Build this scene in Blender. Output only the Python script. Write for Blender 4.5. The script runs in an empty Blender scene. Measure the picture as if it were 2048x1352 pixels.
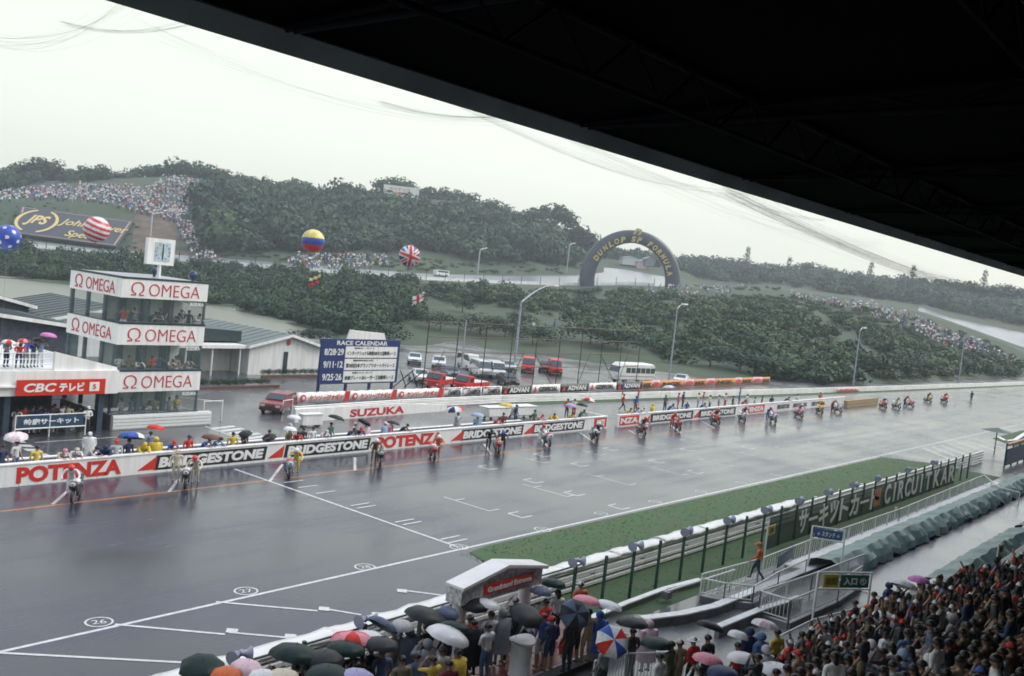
import bpy, bmesh, math, random
import numpy as np
from mathutils import Vector, Matrix
from mathutils.bvhtree import BVHTree
R = math.radians
rnd = random.Random(7)
S = bpy.context.scene
COL = S.collection

# ------------------------------------------------------------------ camera
F_PX, CX, CY = 1960.0, 1024.0, 676.0
HCAM = 12.5
YAW, PITCH, ROLL = R(38.675), R(-3.7), R(6.2)
f0 = Vector((math.cos(YAW), math.sin(YAW), 0)); r0 = Vector((math.sin(YAW), -math.cos(YAW), 0)); u0 = Vector((0, 0, 1))
FW = f0*math.cos(PITCH) + u0*math.sin(PITCH); _u = -f0*math.sin(PITCH) + u0*math.cos(PITCH)
RT = r0*math.cos(ROLL) + _u*math.sin(ROLL); UP = -r0*math.sin(ROLL) + _u*math.cos(ROLL)
CAM = Vector((0, 0, HCAM))
cd = bpy.data.cameras.new('camera'); cam = bpy.data.objects.new('camera', cd); COL.objects.link(cam)
cam.matrix_world = Matrix(((RT.x, UP.x, -FW.x, 0), (RT.y, UP.y, -FW.y, 0), (RT.z, UP.z, -FW.z, HCAM), (0, 0, 0, 1)))
cd.sensor_width = 36; cd.lens = 36*F_PX/2048; cd.clip_start = 0.1; cd.clip_end = 6000
S.camera = cam
S.cycles.pixel_filter_type = 'BLACKMAN_HARRIS'; S.cycles.filter_width = 1.75
S.cycles.max_bounces = 5; S.cycles.diffuse_bounces = 2; S.cycles.glossy_bounces = 3
S.cycles.transmission_bounces = 4; S.cycles.transparent_max_bounces = 12; S.cycles.volume_bounces = 0

# ------------------------------------------------------------------ light: overcast, raining
w = bpy.data.worlds.new('World'); S.world = w; w.use_nodes = True
nt = w.node_tree; nt.nodes.clear()
out = nt.nodes.new('ShaderNodeOutputWorld'); add = nt.nodes.new('ShaderNodeAddShader')
b1 = nt.nodes.new('ShaderNodeBackground'); b2 = nt.nodes.new('ShaderNodeBackground')
sky = nt.nodes.new('ShaderNodeTexSky'); sky.sky_type = 'NISHITA'; sky.sun_disc = False
sky.sun_elevation = R(48); sky.sun_rotation = R(125); sky.dust_density = 5; sky.air_density = 1
nt.links.new(sky.outputs[0], b1.inputs[0]); b1.inputs[1].default_value = 0.05
tc = nt.nodes.new('ShaderNodeTexCoord'); sx = nt.nodes.new('ShaderNodeSeparateXYZ'); cr = nt.nodes.new('ShaderNodeValToRGB')
nt.links.new(tc.outputs['Generated'], sx.inputs[0]); nt.links.new(sx.outputs[2], cr.inputs[0])
cr.color_ramp.elements[0].position = 0.0; cr.color_ramp.elements[0].color = (0.85, 0.868, 0.74, 1)
cr.color_ramp.elements[1].position = 0.35; cr.color_ramp.elements[1].color = (0.76, 0.785, 0.64, 1)
e_ = cr.color_ramp.elements.new(.85); e_.color = (0.66, 0.71, 0.93, 1)
nt.links.new(cr.outputs[0], b2.inputs[0]); b2.inputs[1].default_value = 0.88
nt.links.new(b1.outputs[0], add.inputs[0]); nt.links.new(b2.outputs[0], add.inputs[1]); nt.links.new(add.outputs[0], out.inputs[0])
sd = bpy.data.lights.new('sun', 'SUN'); sun = bpy.data.objects.new('sun', sd); COL.objects.link(sun)
sd.energy = 1.5; sd.angle = R(40); sd.color = (1, 0.97, 0.92); sun.rotation_euler = (0, R(42), R(-35))
S.view_settings.view_transform = 'Standard'; S.view_settings.look = 'None'; S.view_settings.exposure = 0.40
S.view_settings.gamma = 1.0; S.view_settings.use_curve_mapping = False

# ------------------------------------------------------------------ helpers
def ray(px, py):
    return (FW*F_PX + RT*(px-CX) + UP*(CY-py)).normalized()
def at(px, py, z=0.0):                     # where the line of sight meets the level z
    d = ray(px, py); t = (z-HCAM)/d.z; return CAM + d*t
def onplane(px, py, ax, v):
    d = ray(px, py); t = (v-CAM[ax])/d[ax]; return CAM + d*t
def far(px, py, D):                        # at the horizontal distance D
    d = ray(px, py); t = D/math.hypot(d.x, d.y); return CAM + d*t

def tag(o, label=None, cat=None, group=None, kind=None):
    if label: o['label'] = label
    if cat: o['category'] = cat
    if group: o['group'] = group
    if kind: o['kind'] = kind
    return o
def link(o, parent=None):
    COL.objects.link(o)
    if parent: o.parent = parent
    return o
def empty(name, loc=(0, 0, 0), rz=0.0, **k):
    o = bpy.data.objects.new(name, None); o.location = loc; o.rotation_euler = (0, 0, rz); o.empty_display_size = .2
    link(o); tag(o, **k); return o
def mobj(name, me, parent=None, loc=None, rz=None, **k):
    o = bpy.data.objects.new(name, me); link(o, parent)
    if loc is not None: o.location = loc
    if rz is not None: o.rotation_euler = (0, 0, rz)
    tag(o, **k); return o

# materials -----------------------------------------------------------
_M = {}
def mat(name, col, rough=.6, metal=0.0, var=.18, scale=3.0, bump=0.0, spec=.5, alpha=None, trans=0.0, attr=None, col2=None):
    if name in _M: return _M[name]
    m = bpy.data.materials.new(name); m.use_nodes = True; n = m.node_tree; b = n.nodes['Principled BSDF']
    b.inputs['Roughness'].default_value = rough; b.inputs['Metallic'].default_value = metal
    b.inputs['Specular IOR Level'].default_value = spec
    t = n.nodes.new('ShaderNodeTexCoord'); nz = n.nodes.new('ShaderNodeTexNoise')
    nz.inputs['Scale'].default_value = scale; nz.inputs['Detail'].default_value = 4
    n.links.new(t.outputs['Object'], nz.inputs['Vector'])
    mx = n.nodes.new('ShaderNodeMix'); mx.data_type = 'RGBA'
    c = tuple(col); c2 = col2 or tuple(x*(1-var*1.6) for x in c); c1 = c if col2 else tuple(min(1, x*(1+var*.6)) for x in c)
    mx.inputs[6].default_value = (*c1, 1); mx.inputs[7].default_value = (*c2, 1)
    rp = n.nodes.new('ShaderNodeMapRange'); rp.inputs[1].default_value = .3; rp.inputs[2].default_value = .7
    n.links.new(nz.outputs[0], rp.inputs[0]); n.links.new(rp.outputs[0], mx.inputs[0])
    n.links.new(mx.outputs[2], b.inputs['Base Color'])
    if bump:
        bp = n.nodes.new('ShaderNodeBump'); bp.inputs['Strength'].default_value = bump; bp.inputs['Distance'].default_value = .05
        n.links.new(nz.outputs[0], bp.inputs['Height']); n.links.new(bp.outputs[0], b.inputs['Normal'])
    if alpha is not None: b.inputs['Alpha'].default_value = alpha
    if trans: b.inputs['Transmission Weight'].default_value = trans
    _M[name] = m; return m
RGB = dict(white=(.72, .73, .74), cream=(.62, .57, .44), yellow=(.70, .52, .07), red=(.62, .04, .03), orange=(.62, .15, .05), pink=(.72, .28, .34),
    palepink=(.72, .52, .58), navy=(.03, .045, .12), blue=(.05, .12, .42), lightblue=(.30, .42, .60), teal=(.08, .35, .33), green=(.05, .22, .10),
    darkgreen=(.013, .032, .030), black=(.018, .019, .024), grey=(.24, .26, .29), lightgrey=(.45, .46, .48), brown=(.15, .07, .04), tan=(.40, .30, .20),
    olive=(.12, .12, .05), denim=(.10, .18, .34), slate=(.10, .13, .20), lavender=(.40, .38, .62), magenta=(.6, .2, .5), maroon=(.20, .02, .03),
    khaki=(.28, .23, .13), charcoal=(.032, .036, .04), skin=(.31, .185, .135), gold=(.58, .40, .09))
def cloth(c): return mat(c+'_cloth', RGB[c], .75, var=.22, scale=6)
def paint(c, r=.3): return mat(c+'_paint', RGB[c], r, var=.08, scale=1.5)
def nylon(c): return mat('wet_'+c+'_nylon', RGB[c], .42, var=.14, scale=5, spec=.16)
M_WHITE = mat('white_painted_metal', (.80, .81, .79), .35, var=.10, scale=.8)
M_WALL = mat('white_wall_paint', (.82, .83, .81), .5, var=.10, scale=1.3)
n_ = M_WALL.node_tree; t_ = [x for x in n_.nodes if x.type == 'TEX_COORD'][0]; z_ = [x for x in n_.nodes if x.type == 'TEX_NOISE'][0]; mp_ = n_.nodes.new('ShaderNodeMapping'); mp_.inputs['Scale'].default_value = (2.2, 2.2, .25)
n_.links.new(t_.outputs['Object'], mp_.inputs[0]); n_.links.new(mp_.outputs[0], z_.inputs['Vector'])
M_STEEL = mat('galvanised_steel', (.40, .43, .50), .4, .3, var=.2)
M_DARK = mat('dark_steel', (.035, .025, .025), .5, var=.3)
M_GLASS = mat('tinted_glass', (.03, .06, .07), .06, var=.1, spec=.8)
M_TYRE = mat('black_rubber', (.02, .02, .02), .5)
M_CHROME = mat('bright_metal', (.55, .55, .57), .25, .9)
M_SKIN = mat('skin', RGB['skin'], .5, var=.08)
M_HAIR = mat('black_hair', (.012, .01, .01), .4)
M_RED = paint('red'); M_BLK = paint('black', .4)
M_OMEGA = mat('red_sign_paint', (.50, .02, .035), .45, var=.05)
M_GREENP = mat('dark_green_post_paint', (.012, .06, .05), .4)
M_CONC = mat('wet_concrete', (.20, .20, .22), .22, var=.25, scale=1.2, bump=.15)

# mesh building --------------------------------------------------------
class MB:
    def __init__(s): s.v = []; s.f = []; s.m = []; s.sm = []
    def add(s, vs, fs, mi=0, smooth=False):
        o = len(s.v); s.v += [tuple(v) for v in vs]; s.f += [tuple(i+o for i in f) for f in fs]; s.m += [mi]*len(fs); s.sm += [smooth]*len(fs)
        return s
    def box(s, c, d, mi=0, rz=0.0, M=None):
        x, y, z = d[0]/2, d[1]/2, d[2]/2; vs = []
        cs, sn = math.cos(rz), math.sin(rz)
        for i in (-1, 1):
            for j in (-1, 1):
                for k in (-1, 1):
                    a, b_, e = i*x, j*y, k*z
                    p = Vector((c[0]+a*cs-b_*sn, c[1]+a*sn+b_*cs, c[2]+e)); vs.append(M @ p if M else p)
        return s.add(vs, [(0, 1, 3, 2), (4, 6, 7, 5), (0, 4, 5, 1), (2, 3, 7, 6), (0, 2, 6, 4), (1, 5, 7, 3)], mi)
    def tube(s, pts, r, n=6, mi=0, cap=True, smooth=True):
        pts = [Vector(p) for p in pts]; rs = r if isinstance(r, (list, tuple)) else [r]*len(pts); vs = []; fs = []
        for i, p in enumerate(pts):
            t = (pts[min(i+1, len(pts)-1)]-pts[max(i-1, 0)])
            t = t.normalized() if t.length > 1e-9 else Vector((0, 0, 1))
            a = t.cross(Vector((0, 0, 1)) if abs(t.z) < .9 else Vector((1, 0, 0))).normalized(); b_ = t.cross(a)
            for k in range(n):
                an = 2*math.pi*k/n; vs.append(p + (a*math.cos(an)+b_*math.sin(an))*rs[i])
        for i in range(len(pts)-1):
            for k in range(n): fs.append((i*n+k, i*n+(k+1) % n, (i+1)*n+(k+1) % n, (i+1)*n+k))
        s.add(vs, fs, mi, smooth)
        if cap: s.add([vs[k] for k in range(n)], [tuple(range(n))[::-1]], mi); s.add([vs[-n+k] for k in range(n)], [tuple(range(n))], mi)
        return s
    def ball(s, c, r, n=10, m=6, mi=0, fn=None, zmin=-1):
        r = r if isinstance(r, (tuple, list)) else (r, r, r); vs = []; fs = []; ms = []
        for j in range(m+1):
            th = math.pi*j/m; z = max(math.cos(th), zmin)
            for i in range(n):
                ph = 2*math.pi*i/n; vs.append((c[0]+r[0]*math.sin(th)*math.cos(ph), c[1]+r[1]*math.sin(th)*math.sin(ph), c[2]+r[2]*z))
        for j in range(m):
            for i in range(n): 
                fs.append((j*n+i, (j+1)*n+i, (j+1)*n+(i+1) % n, j*n+(i+1) % n))
                if fn:
                    th = math.pi*(j+.5)/m; ph = 2*math.pi*(i+.5)/n
                    ms.append(fn(math.sin(th)*math.cos(ph), math.sin(th)*math.sin(ph), math.cos(th)))
        s.add(vs, fs, mi, True)
        if fn: s.m[-len(fs):] = ms
        return s
    def prism(s, poly, a, b_, axis=1, mi=0):          # polygon in the two other axes, extruded along axis from a to b
        n = len(poly); vs = []
        for q in (a, b_):
            for (p0, p1) in poly:
                vs.append({0: (q, p0, p1), 1: (p0, q, p1), 2: (p0, p1, q)}[axis])
        fs = [tuple(range(n)), tuple(range(2*n-1, n-1, -1))]+[(i, i+n, (i+1) % n+n, (i+1) % n) for i in range(n)]
        return s.add(vs, fs, mi)
    def mesh(s, name, mats):
        me = bpy.data.meshes.new(name); me.from_pydata(s.v, [], s.f)
        for m in (mats if isinstance(mats, (list, tuple)) else [mats]): me.materials.append(m)
        me.polygons.foreach_set('material_index', s.m); me.polygons.foreach_set('use_smooth', s.sm); me.update()
        bm = bmesh.new(); bm.from_mesh(me); bmesh.ops.recalc_face_normals(bm, faces=bm.faces); bm.to_mesh(me); bm.free()
        return me
    def obj(s, name, mats, parent=None, loc=None, rz=None, **k): return mobj(name, s.mesh(name, mats), parent, loc, rz, **k)
def sheet(name, pts, z, m, parent=None, **k):
    me = bpy.data.meshes.new(name); me.from_pydata([(p[0], p[1], z if len(p) < 3 else p[2]) for p in pts], [], [tuple(range(len(pts)))])
    me.materials.append(m); me.update()
    if me.polygons[0].normal.z < 0: me.flip_normals()
    return mobj(name, me, parent, **k)

# lettering: turned into mesh, fitted to width x height, standing in the XZ plane and facing -Y
_T = {}
def text_mesh(s, w_, h, m, bold=.0, depth=.02, shear=0.0):
    key = (s, round(w_, 3), round(h, 3), m.name, bold, depth, shear)
    if key in _T: return _T[key]
    c = bpy.data.curves.new('lettering', 'FONT'); c.body = s; c.size = 1; c.offset = bold; c.extrude = .01; c.shear = shear; c.resolution_u = 3
    o = bpy.data.objects.new('lettering', c); me = bpy.data.meshes.new_from_object(o)
    bpy.data.objects.remove(o); me.name = 'lettering'; me.materials.clear(); me.materials.append(m)
    co = np.empty(len(me.vertices)*3, 'f'); me.vertices.foreach_get('co', co); co = co.reshape(-1, 3)
    if len(co):
        lo, hi = co.min(0), co.max(0); q = np.empty_like(co)
        q[:, 0] = (co[:, 0]-(lo[0]+hi[0])/2)/max(hi[0]-lo[0], 1e-6)*w_; q[:, 2] = (co[:, 1]-(lo[1]+hi[1])/2)/max(hi[1]-lo[1], 1e-6)*h
        q[:, 1] = -(co[:, 2])/.01*depth/2
        me.vertices.foreach_set('co', q.ravel()); me.update()
    _T[key] = me; return me
def letters(s, x, y, z, w_, h, m, parent=None, rz=0.0, bold=.02, depth=.02, shear=0.0, name='lettering'):
    o = mobj(name, text_mesh(s, w_, h, m, bold, depth, shear), parent, (x, y, z), rz); return o
def fit(pts2, ax, v):     # px rectangle on a vertical plane -> (centre, width, height)
    p = [onplane(x, y, ax, v) for x, y in pts2]; return p
# ------------------------------------------------------------------ ground, track, water
def wet_asphalt(name, base, r0_, r1_, sc=(.02, .35, 1)):
    m = bpy.data.materials.new(name); m.use_nodes = True; n = m.node_tree; b = n.nodes['Principled BSDF']
    t = n.nodes.new('ShaderNodeTexCoord'); mp = n.nodes.new('ShaderNodeMapping'); mp.inputs['Scale'].default_value = sc
    n.links.new(t.outputs['Object'], mp.inputs[0])
    a = n.nodes.new('ShaderNodeTexNoise'); a.inputs['Scale'].default_value = 1.6; a.inputs['Detail'].default_value = 5; a.inputs['Roughness'].default_value = .62
    n.links.new(mp.outputs[0], a.inputs['Vector'])
    p = n.nodes.new('ShaderNodeTexNoise'); p.inputs['Scale'].default_value = .16; p.inputs['Detail'].default_value = 3
    n.links.new(t.outputs['Object'], p.inputs['Vector'])
    ad = n.nodes.new('ShaderNodeMath'); ad.operation = 'ADD'; n.links.new(a.outputs[0], ad.inputs[0]); n.links.new(p.outputs[0], ad.inputs[1])
    rr = n.nodes.new('ShaderNodeMapRange'); rr.inputs[1].default_value = .8; rr.inputs[2].default_value = 1.22; rr.inputs[3].default_value = r0_; rr.inputs[4].default_value = r1_
    n.links.new(ad.outputs[0], rr.inputs[0]); n.links.new(rr.outputs[0], b.inputs['Roughness'])
    mx = n.nodes.new('ShaderNodeMix'); mx.data_type = 'RGBA'; mx.inputs[6].default_value = (*[c*.75 for c in base], 1); mx.inputs[7].default_value = (*[c*1.35 for c in base], 1)
    r2 = n.nodes.new('ShaderNodeMapRange'); r2.inputs[1].default_value = .85; r2.inputs[2].default_value = 1.2; n.links.new(ad.outputs[0], r2.inputs[0])
    n.links.new(r2.outputs[0], mx.inputs[0]); n.links.new(mx.outputs[2], b.inputs['Base Color'])
    g = n.nodes.new('ShaderNodeTexNoise'); g.inputs['Scale'].default_value = 5; g.inputs['Detail'].default_value = 6; n.links.new(t.outputs['Object'], g.inputs['Vector'])
    bp = n.nodes.new('ShaderNodeBump'); bp.inputs['Strength'].default_value = .10; bp.inputs['Distance'].default_value = .02
    n.links.new(g.outputs[0], bp.inputs['Height']); n.links.new(bp.outputs[0], b.inputs['Normal'])
    b.inputs['IOR'].default_value = 1.45; b.inputs['Coat Weight'].default_value = .8; b.inputs['Coat Roughness'].default_value = .42; b.inputs['Coat IOR'].default_value = 1.4; b.inputs['Specular Tint'].default_value = (.74, .79, 1, 1)
    return m
M_ASPH = wet_asphalt('wet_asphalt', (.014, .018, .040), .11, .34)
M_PADD = wet_asphalt('wet_paddock_asphalt', (.050, .050, .060), .10, .38, (.12, .12, 1))
M_LINE = mat('worn_white_road_paint', (.62, .63, .64), .25, var=.15, scale=4)
M_ORANGE = mat('orange_road_paint', (.60, .22, .05), .25, var=.2, scale=2)
M_GRASS = mat('wet_grass', (.045, .115, .045), .8, col2=(.085, .105, .045), scale=.9, bump=.6)
M_GRASS2 = mat('meadow_grass', (.030, .060, .038), .9, col2=(.05, .065, .042), scale=.05, bump=.6)
M_DIRT = mat('bare_brown_earth', (.13, .10, .075), .9, var=.3, scale=.4)

sheet('ground', [(-3000, -3000), (3000, -3000), (3000, 3000), (-3000, 3000)], -9, M_GRASS2, kind='structure', label='wide dark green country floor below the circuit')
sheet('paddock_ground', [(-40, -40), (330, -40), (330, 60), (175, 130), (130, 165), (30, 330), (-60, 330)], -0.004, M_PADD, kind='structure', label='wet grey asphalt of the paddock and pit lane')
trk = sheet('race_track', [(-30, 22.6), (420, 22.6), (420, 46.05), (-30, 46.05)], 0.0, M_ASPH, kind='structure', label='wet dark grey racing straight with painted grid')
def strip(name, a, b, wd, m, z=.004, parent=None, **k):
    a, b = Vector((a[0], a[1], 0)), Vector((b[0], b[1], 0)); d = (b-a).normalized(); n = Vector((-d.y, d.x, 0))*wd/2
    return sheet(name, [a-n, b-n, b+n, a+n] if False else [(a-n)[:2], (b-n)[:2], (b+n)[:2], (a+n)[:2]], z, m, parent, **k)
strip('edge_line', (-20, 28.25), (260, 27.2), .15, M_LINE, parent=trk)
strip('orange_line', (-20, 42.35), (160, 42.35), .13, M_ORANGE, parent=trk)
sx_ = 33.15
strip('start_line', (sx_, 28.4), (sx_, 45.3), .15, M_LINE, .008, trk)
for (x, y) in [(750, 572), (860, 612), (1000, 658), (1270, 755), (1320, 775), (1620, 885), (1680, 905), (1980, 1020), (2040, 1048)]:
    p = at(380+x*.2539, 820+y*.2539); strip('grid_tick', (p.x-.05, p.y), (p.x+1.25, p.y), .12, M_LINE, .012, trk)
def bracket(x, y, n=1):                       # the small painted starting-place brackets
    mb = MB()
    for k in range(n): pass
    mb.box((x, y, .004), (.12, 1.0, .002)); mb.box((x+.45, y+.47, .004), (.78, .10, .002)); mb.box((x+.45, y-.47, .004), (.78, .10, .002))
    mb.obj('grid_bracket', M_LINE, trk)
RB = [(430, 170), (60, 255), (680, 235), (365, 345), (640, 430), (940, 520), (270, 575), (1200, 213), (1460, 283), (890, 130), (1410, 135), (1820, 120)]
for (x, y) in RB:
    p = at(950+x*.2979, 860+y*.2979); bracket(p.x, p.y)
for X0 in (39.6, 46.6, 53.4, 60.3, 67.3, 74.3, 81.2, 88.1, 95):
    for Y0, L in ((39.6, 1.6), (33.6, 3.3)):
        if X0 < 48 and Y0 > 38: continue
        strip('grid_line', (X0, Y0-L/2), (X0, Y0+L/2), .10, M_LINE, .008, trk)
        strip('grid_tick', (X0, Y0-L/2), (X0+.8, Y0-L/2), .10, M_LINE, .012, trk)
        strip('grid_tick', (X0, Y0+L/4), (X0+.8, Y0+L/4), .10, M_LINE, .012, trk)
for (x, y) in [(1555, 860+110), (1000, 860)]:
    pass
for i, (x, y) in enumerate([(198, 1244), (492, 1182), (730, 1134), (918, 1094), (1085, 1059)]):
    p = at(x, y); ring = MB(); N = 28; vs = []; fs = []
    for k in range(N):
        a = 2*math.pi*k/N
        for rr_ in (.38, .45): vs.append((p.x+rr_*math.cos(a), p.y+rr_*math.sin(a)*.95, .006))
    for k in range(N): fs.append((2*k, 2*k+1, (2*k+3) % (2*N), (2*k+2) % (2*N)))
    ring.add(vs, fs).obj('number_circle', M_LINE, trk)
    t = mobj('grid_number', text_mesh(str(26+i), .44, .36, M_LINE, .0, .002), trk, (p.x, p.y, .007)); t.rotation_euler = (R(-90), 0, R(-20))
for i in range(5, 14):
    p = Vector((16.36+5.75*i, 28.55, 0)); vs = []; fs = []; N = 20
    for k in range(N):
        a = 2*math.pi*k/N
        for rr_ in (.36, .42): vs.append((p.x+rr_*math.cos(a), p.y+rr_*math.sin(a)*.9, .006))
    for k in range(N): fs.append((2*k, 2*k+1, (2*k+3) % (2*N), (2*k+2) % (2*N)))
    MB().add(vs, fs).obj('number_circle', M_LINE, trk)
    t = mobj('grid_number', text_mesh(str(26+i), .42, .34, M_LINE, .0, .002), trk, (p.x, p.y, .007)); t.rotation_euler = (R(-90), 0, R(-20))
for a, b in (((230, 1249), (450, 1269)), ((432, 1204), (635, 1222)), ((0, 1306), (378, 1326)), ((458, 1265), (590, 1277)), ((645, 1217), (722, 1230)), ((800, 1180), (900, 1193))):
    strip('box_line', at(*a)[:2], at(*b)[:2], .13, M_LINE, .010, trk)
for (x, y) in ((464, 1262), (648, 1218), (804, 1182), (581, 1273), (754, 1229)):
    p = at(x, y); sheet('box_mark', [(p.x-.25, p.y), (p.x, p.y-.27), (p.x+.25, p.y), (p.x, p.y+.27)], .014, M_LINE, trk)
for a, b in (((136, 982), (105, 1009)), ((357, 959), (338, 984)), ((565, 929), (540, 962)), ((710, 915), (710, 941)), ((968, 888), (982, 908)), ((1075, 870), (1095, 893)), ((1160, 865), (1190, 887)), ((1257, 860), (1283, 876)), ((1340, 850), (1362, 867)), ((1405, 843), (1430, 857))):
    strip('slanted_bay_line', at(*a)[:2], at(*b)[:2], .16, M_LINE, .009, trk)
for k in range(7):                             # hatched lines of the far lay-by
    a = at(1846+k*17, 896-k*3); b = at(1905+k*17, 921-k*4); strip('hatch_line', a[:2], b[:2], .25, M_LINE, .008, trk)

# grass verge between the track and the spectator fence
vg = [(33.0, 27.5), (34.5, 27.75), (88.0, 27.4), (91, 22.75), (32.2, 22.75), (32.0, 25)]
M_VERGE = mat('verge_grass', (.044, .110, .040), .85, col2=(.068, .100, .045), scale=.7, bump=.5)
sheet('grass_verge', [(p[0], p[1]) for p in vg], .02, M_VERGE, kind='structure', label='green wet grass verge beside the straight')
sheet('far_grass_verge', [at(1985, 877)[:2], at(2040, 862)[:2], at(2300, 830)[:2], at(2300, 850)[:2], at(2035, 894)[:2]], .03, M_VERGE, kind='structure', label='grass beyond the hatched lay-by')
sheet('fence_grass', [(33, 18.3), (90, 18.15), (90, 22.2), (30, 22.2), (31, 20)], .02, M_VERGE, kind='structure', label='grass strip between barrier and spectator walkway')
vs = []; fs = []; rg = random.Random(3)
for (xa, xb, ya, yb, N) in ((32.4, 90, 22.9, 27.6, 5000), (33, 75, 18.5, 22, 1500)):
    for k in range(N):
        x = rg.uniform(xa, xb)**1.0; x = xa+(xb-xa)*rg.random()**1.5; y = rg.uniform(ya, yb)
        if x < 34 and rg.random() < .6: continue
        a = rg.uniform(0, 6.28); h = rg.uniform(.015, .035); ww = rg.uniform(.03, .07); o = len(vs)
        dx, dy = math.cos(a)*ww, math.sin(a)*ww
        vs += [(x-dx, y-dy, .02), (x+dx, y+dy, .02), (x+rg.uniform(-.10, .10), y+rg.uniform(-.10, .10), .02+h)]; fs.append((o, o+1, o+2))
MB().add(vs, fs).obj('grass', mat('pale_grass_blade', (.085, .16, .065), .8), label='short wet grass blades on the verge and fence strip', cat='grass', kind='stuff')

# zebra crossings in the pit lane
for (c0, n_, dx) in ((at(25, 905), 9, .0), (at(500, 872), 9, .0)):
    pass
def zebra(a, b, c, n_):       # px: a->b one side, c the offset side
    A, B, C = at(*a), at(*b), at(*c)
    for k in range(n_):
        t0, t1 = k/n_, (k+.55)/n_; p, q = A.lerp(B, t0), A.lerp(B, t1); o = C-A
        sheet('crossing_stripe', [p[:2], q[:2], (q+o)[:2], (p+o)[:2]], .004, M_LINE, padd)
padd = bpy.data.objects['paddock_ground']
zebra((0, 872), (95, 925), (30, 873), 6); zebra((420, 856), (540, 892), (465, 851), 7)
strip('painted_line', at(410, 853)[:2], at(560, 905)[:2], .15, M_LINE, .004, padd)
strip('painted_line', at(70, 885)[:2], at(300, 870)[:2], .12, M_LINE, .004, padd)

# lake
mw = bpy.data.materials.new('lake_water'); mw.use_nodes = True; bw = mw.node_tree.nodes['Principled BSDF']
bw.inputs['Base Color'].default_value = (.20, .21, .17, 1); bw.inputs['Roughness'].default_value = .30
_n = mw.node_tree.nodes.new('ShaderNodeTexNoise'); _n.inputs['Scale'].default_value = 1.5; _b = mw.node_tree.nodes.new('ShaderNodeBump'); _b.inputs['Strength'].default_value = .3
mw.node_tree.links.new(_n.outputs[0], _b.inputs['Height']); mw.node_tree.links.new(_b.outputs[0], bw.inputs['Normal'])
shore = [at(x, y) for x, y in ((-350, 520), (-150, 535), (0, 555), (130, 566), (420, 610), (512, 628), (640, 660), (680, 676))]
sheet('lake', [(p+(p-Vector((0, 0, p.z))).normalized()*6)[:2] for p in shore]+[(88, 104), (55, 96), (20, 92), (-60, 110)], .03, mw, kind='structure', label='pale still lake behind the control tower')

# ------------------------------------------------------------------ hills (one terrain mesh in distance rings round the stand)
HOR = lambda x: 440+.1085*x
def knots(kn):
    xs = np.array([k[0] for k in kn], float)
    return lambda x, c: float(np.interp(x, xs, [k[c+1] for k in kn]))
A_ = [(-400, 510), (-150, 540), (0, 560), (130, 572), (420, 618), (512, 635), (640, 668), (700, 690), (820, 700), (1000, 712), (1100, 718), (1400, 758), (1700, 774), (1900, 764), (2048, 757), (2500, 752)]
fA = lambda x: float(np.interp(x, [a[0] for a in A_], [a[1] for a in A_]))
LB = knots([(-400, 450, 300), (0, 489, 300), (220, 511, 300), (440, 529, 290), (640, 545, 290), (840, 560, 300), (1000, 568, 320), (1150, 572, 340), (1250, 570, 350), (1330, 573, 350), (1400, 577, 340), (1560, 580, 330), (1716, 599, 330), (1842, 625, 330), (1960, 665, 330), (2048, 703, 330), (2500, 800, 330)])
LC = knots([(-400, 436, 312), (0, 476, 312), (220, 499, 312), (440, 517, 302), (640, 532, 302), (840, 547, 312), (1000, 552, 334), (1150, 551, 360), (1200, 545, 400), (1240, 541, 420), (1330, 560, 400), (1400, 582, 390), (1560, 586, 390), (1716, 606, 390), (1842, 632, 390), (2048, 711, 390), (2500, 812, 390)])
LE = knots([(-400, 400, 332), (0, 434, 332), (300, 460, 330), (440, 480, 325), (640, 490, 335), (840, 500, 355), (1000, 512, 375), (1150, 535, 400), (1240, 537, 440), (1330, 552, 440), (1400, 574, 440), (1560, 578, 440), (1716, 598, 440), (1842, 621, 440), (1900, 640, 440), (2048, 694, 440), (2500, 800, 440)])
LF = knots([(-400, 380, 350), (0, 402, 350), (270, 415, 350), (440, 430, 365), (640, 440, 400), (840, 445, 400), (1000, 470, 420), (1150, 520, 440), (1240, 530, 470), (1330, 545, 470), (1400, 570, 470), (1560, 574, 470), (1716, 594, 470), (1842, 614, 470), (1900, 634, 470), (2048, 669, 470), (2500, 760, 470)])
LG = knots([(-400, 350, 460), (0, 372, 460), (100, 362, 460), (200, 358, 460), (350, 350, 460), (480, 368, 460), (640, 395, 470), (760, 392, 470), (880, 398, 470), (1000, 432, 470), (1100, 450, 470), (1150, 480, 480), (1200, 512, 520), (1330, 532, 560), (1500, 552, 600), (1650, 562, 600), (1800, 576, 600), (2048, 612, 600), (2500, 680, 600)])
LH = knots([(-400, 325, 560), (0, 352, 560), (200, 362, 560), (350, 352, 540), (480, 370, 540), (640, 400, 540), (1000, 436, 540), (1200, 505, 650), (1330, 520, 760), (1500, 537, 780), (1650, 548, 780), (1800, 562, 780), (2048, 592, 780), (2500, 640, 780)])
def zof(x, y, D): return far(x, y, D).z
def hdir(x):
    d = ray(x, HOR(x)); return Vector((d.x, d.y, 0)).normalized()
cols = list(range(-420, 2500, 14)); NR = 12
tv = []; segs = [('AB', 16), ('BC', 3), ('CE', 5), ('EF', 5), ('FG', 6), ('GH', 5), ('HI', 3)]
nzr = np.random.RandomState(5)
from mathutils import noise as mn
rows = None
allcols = []
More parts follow.
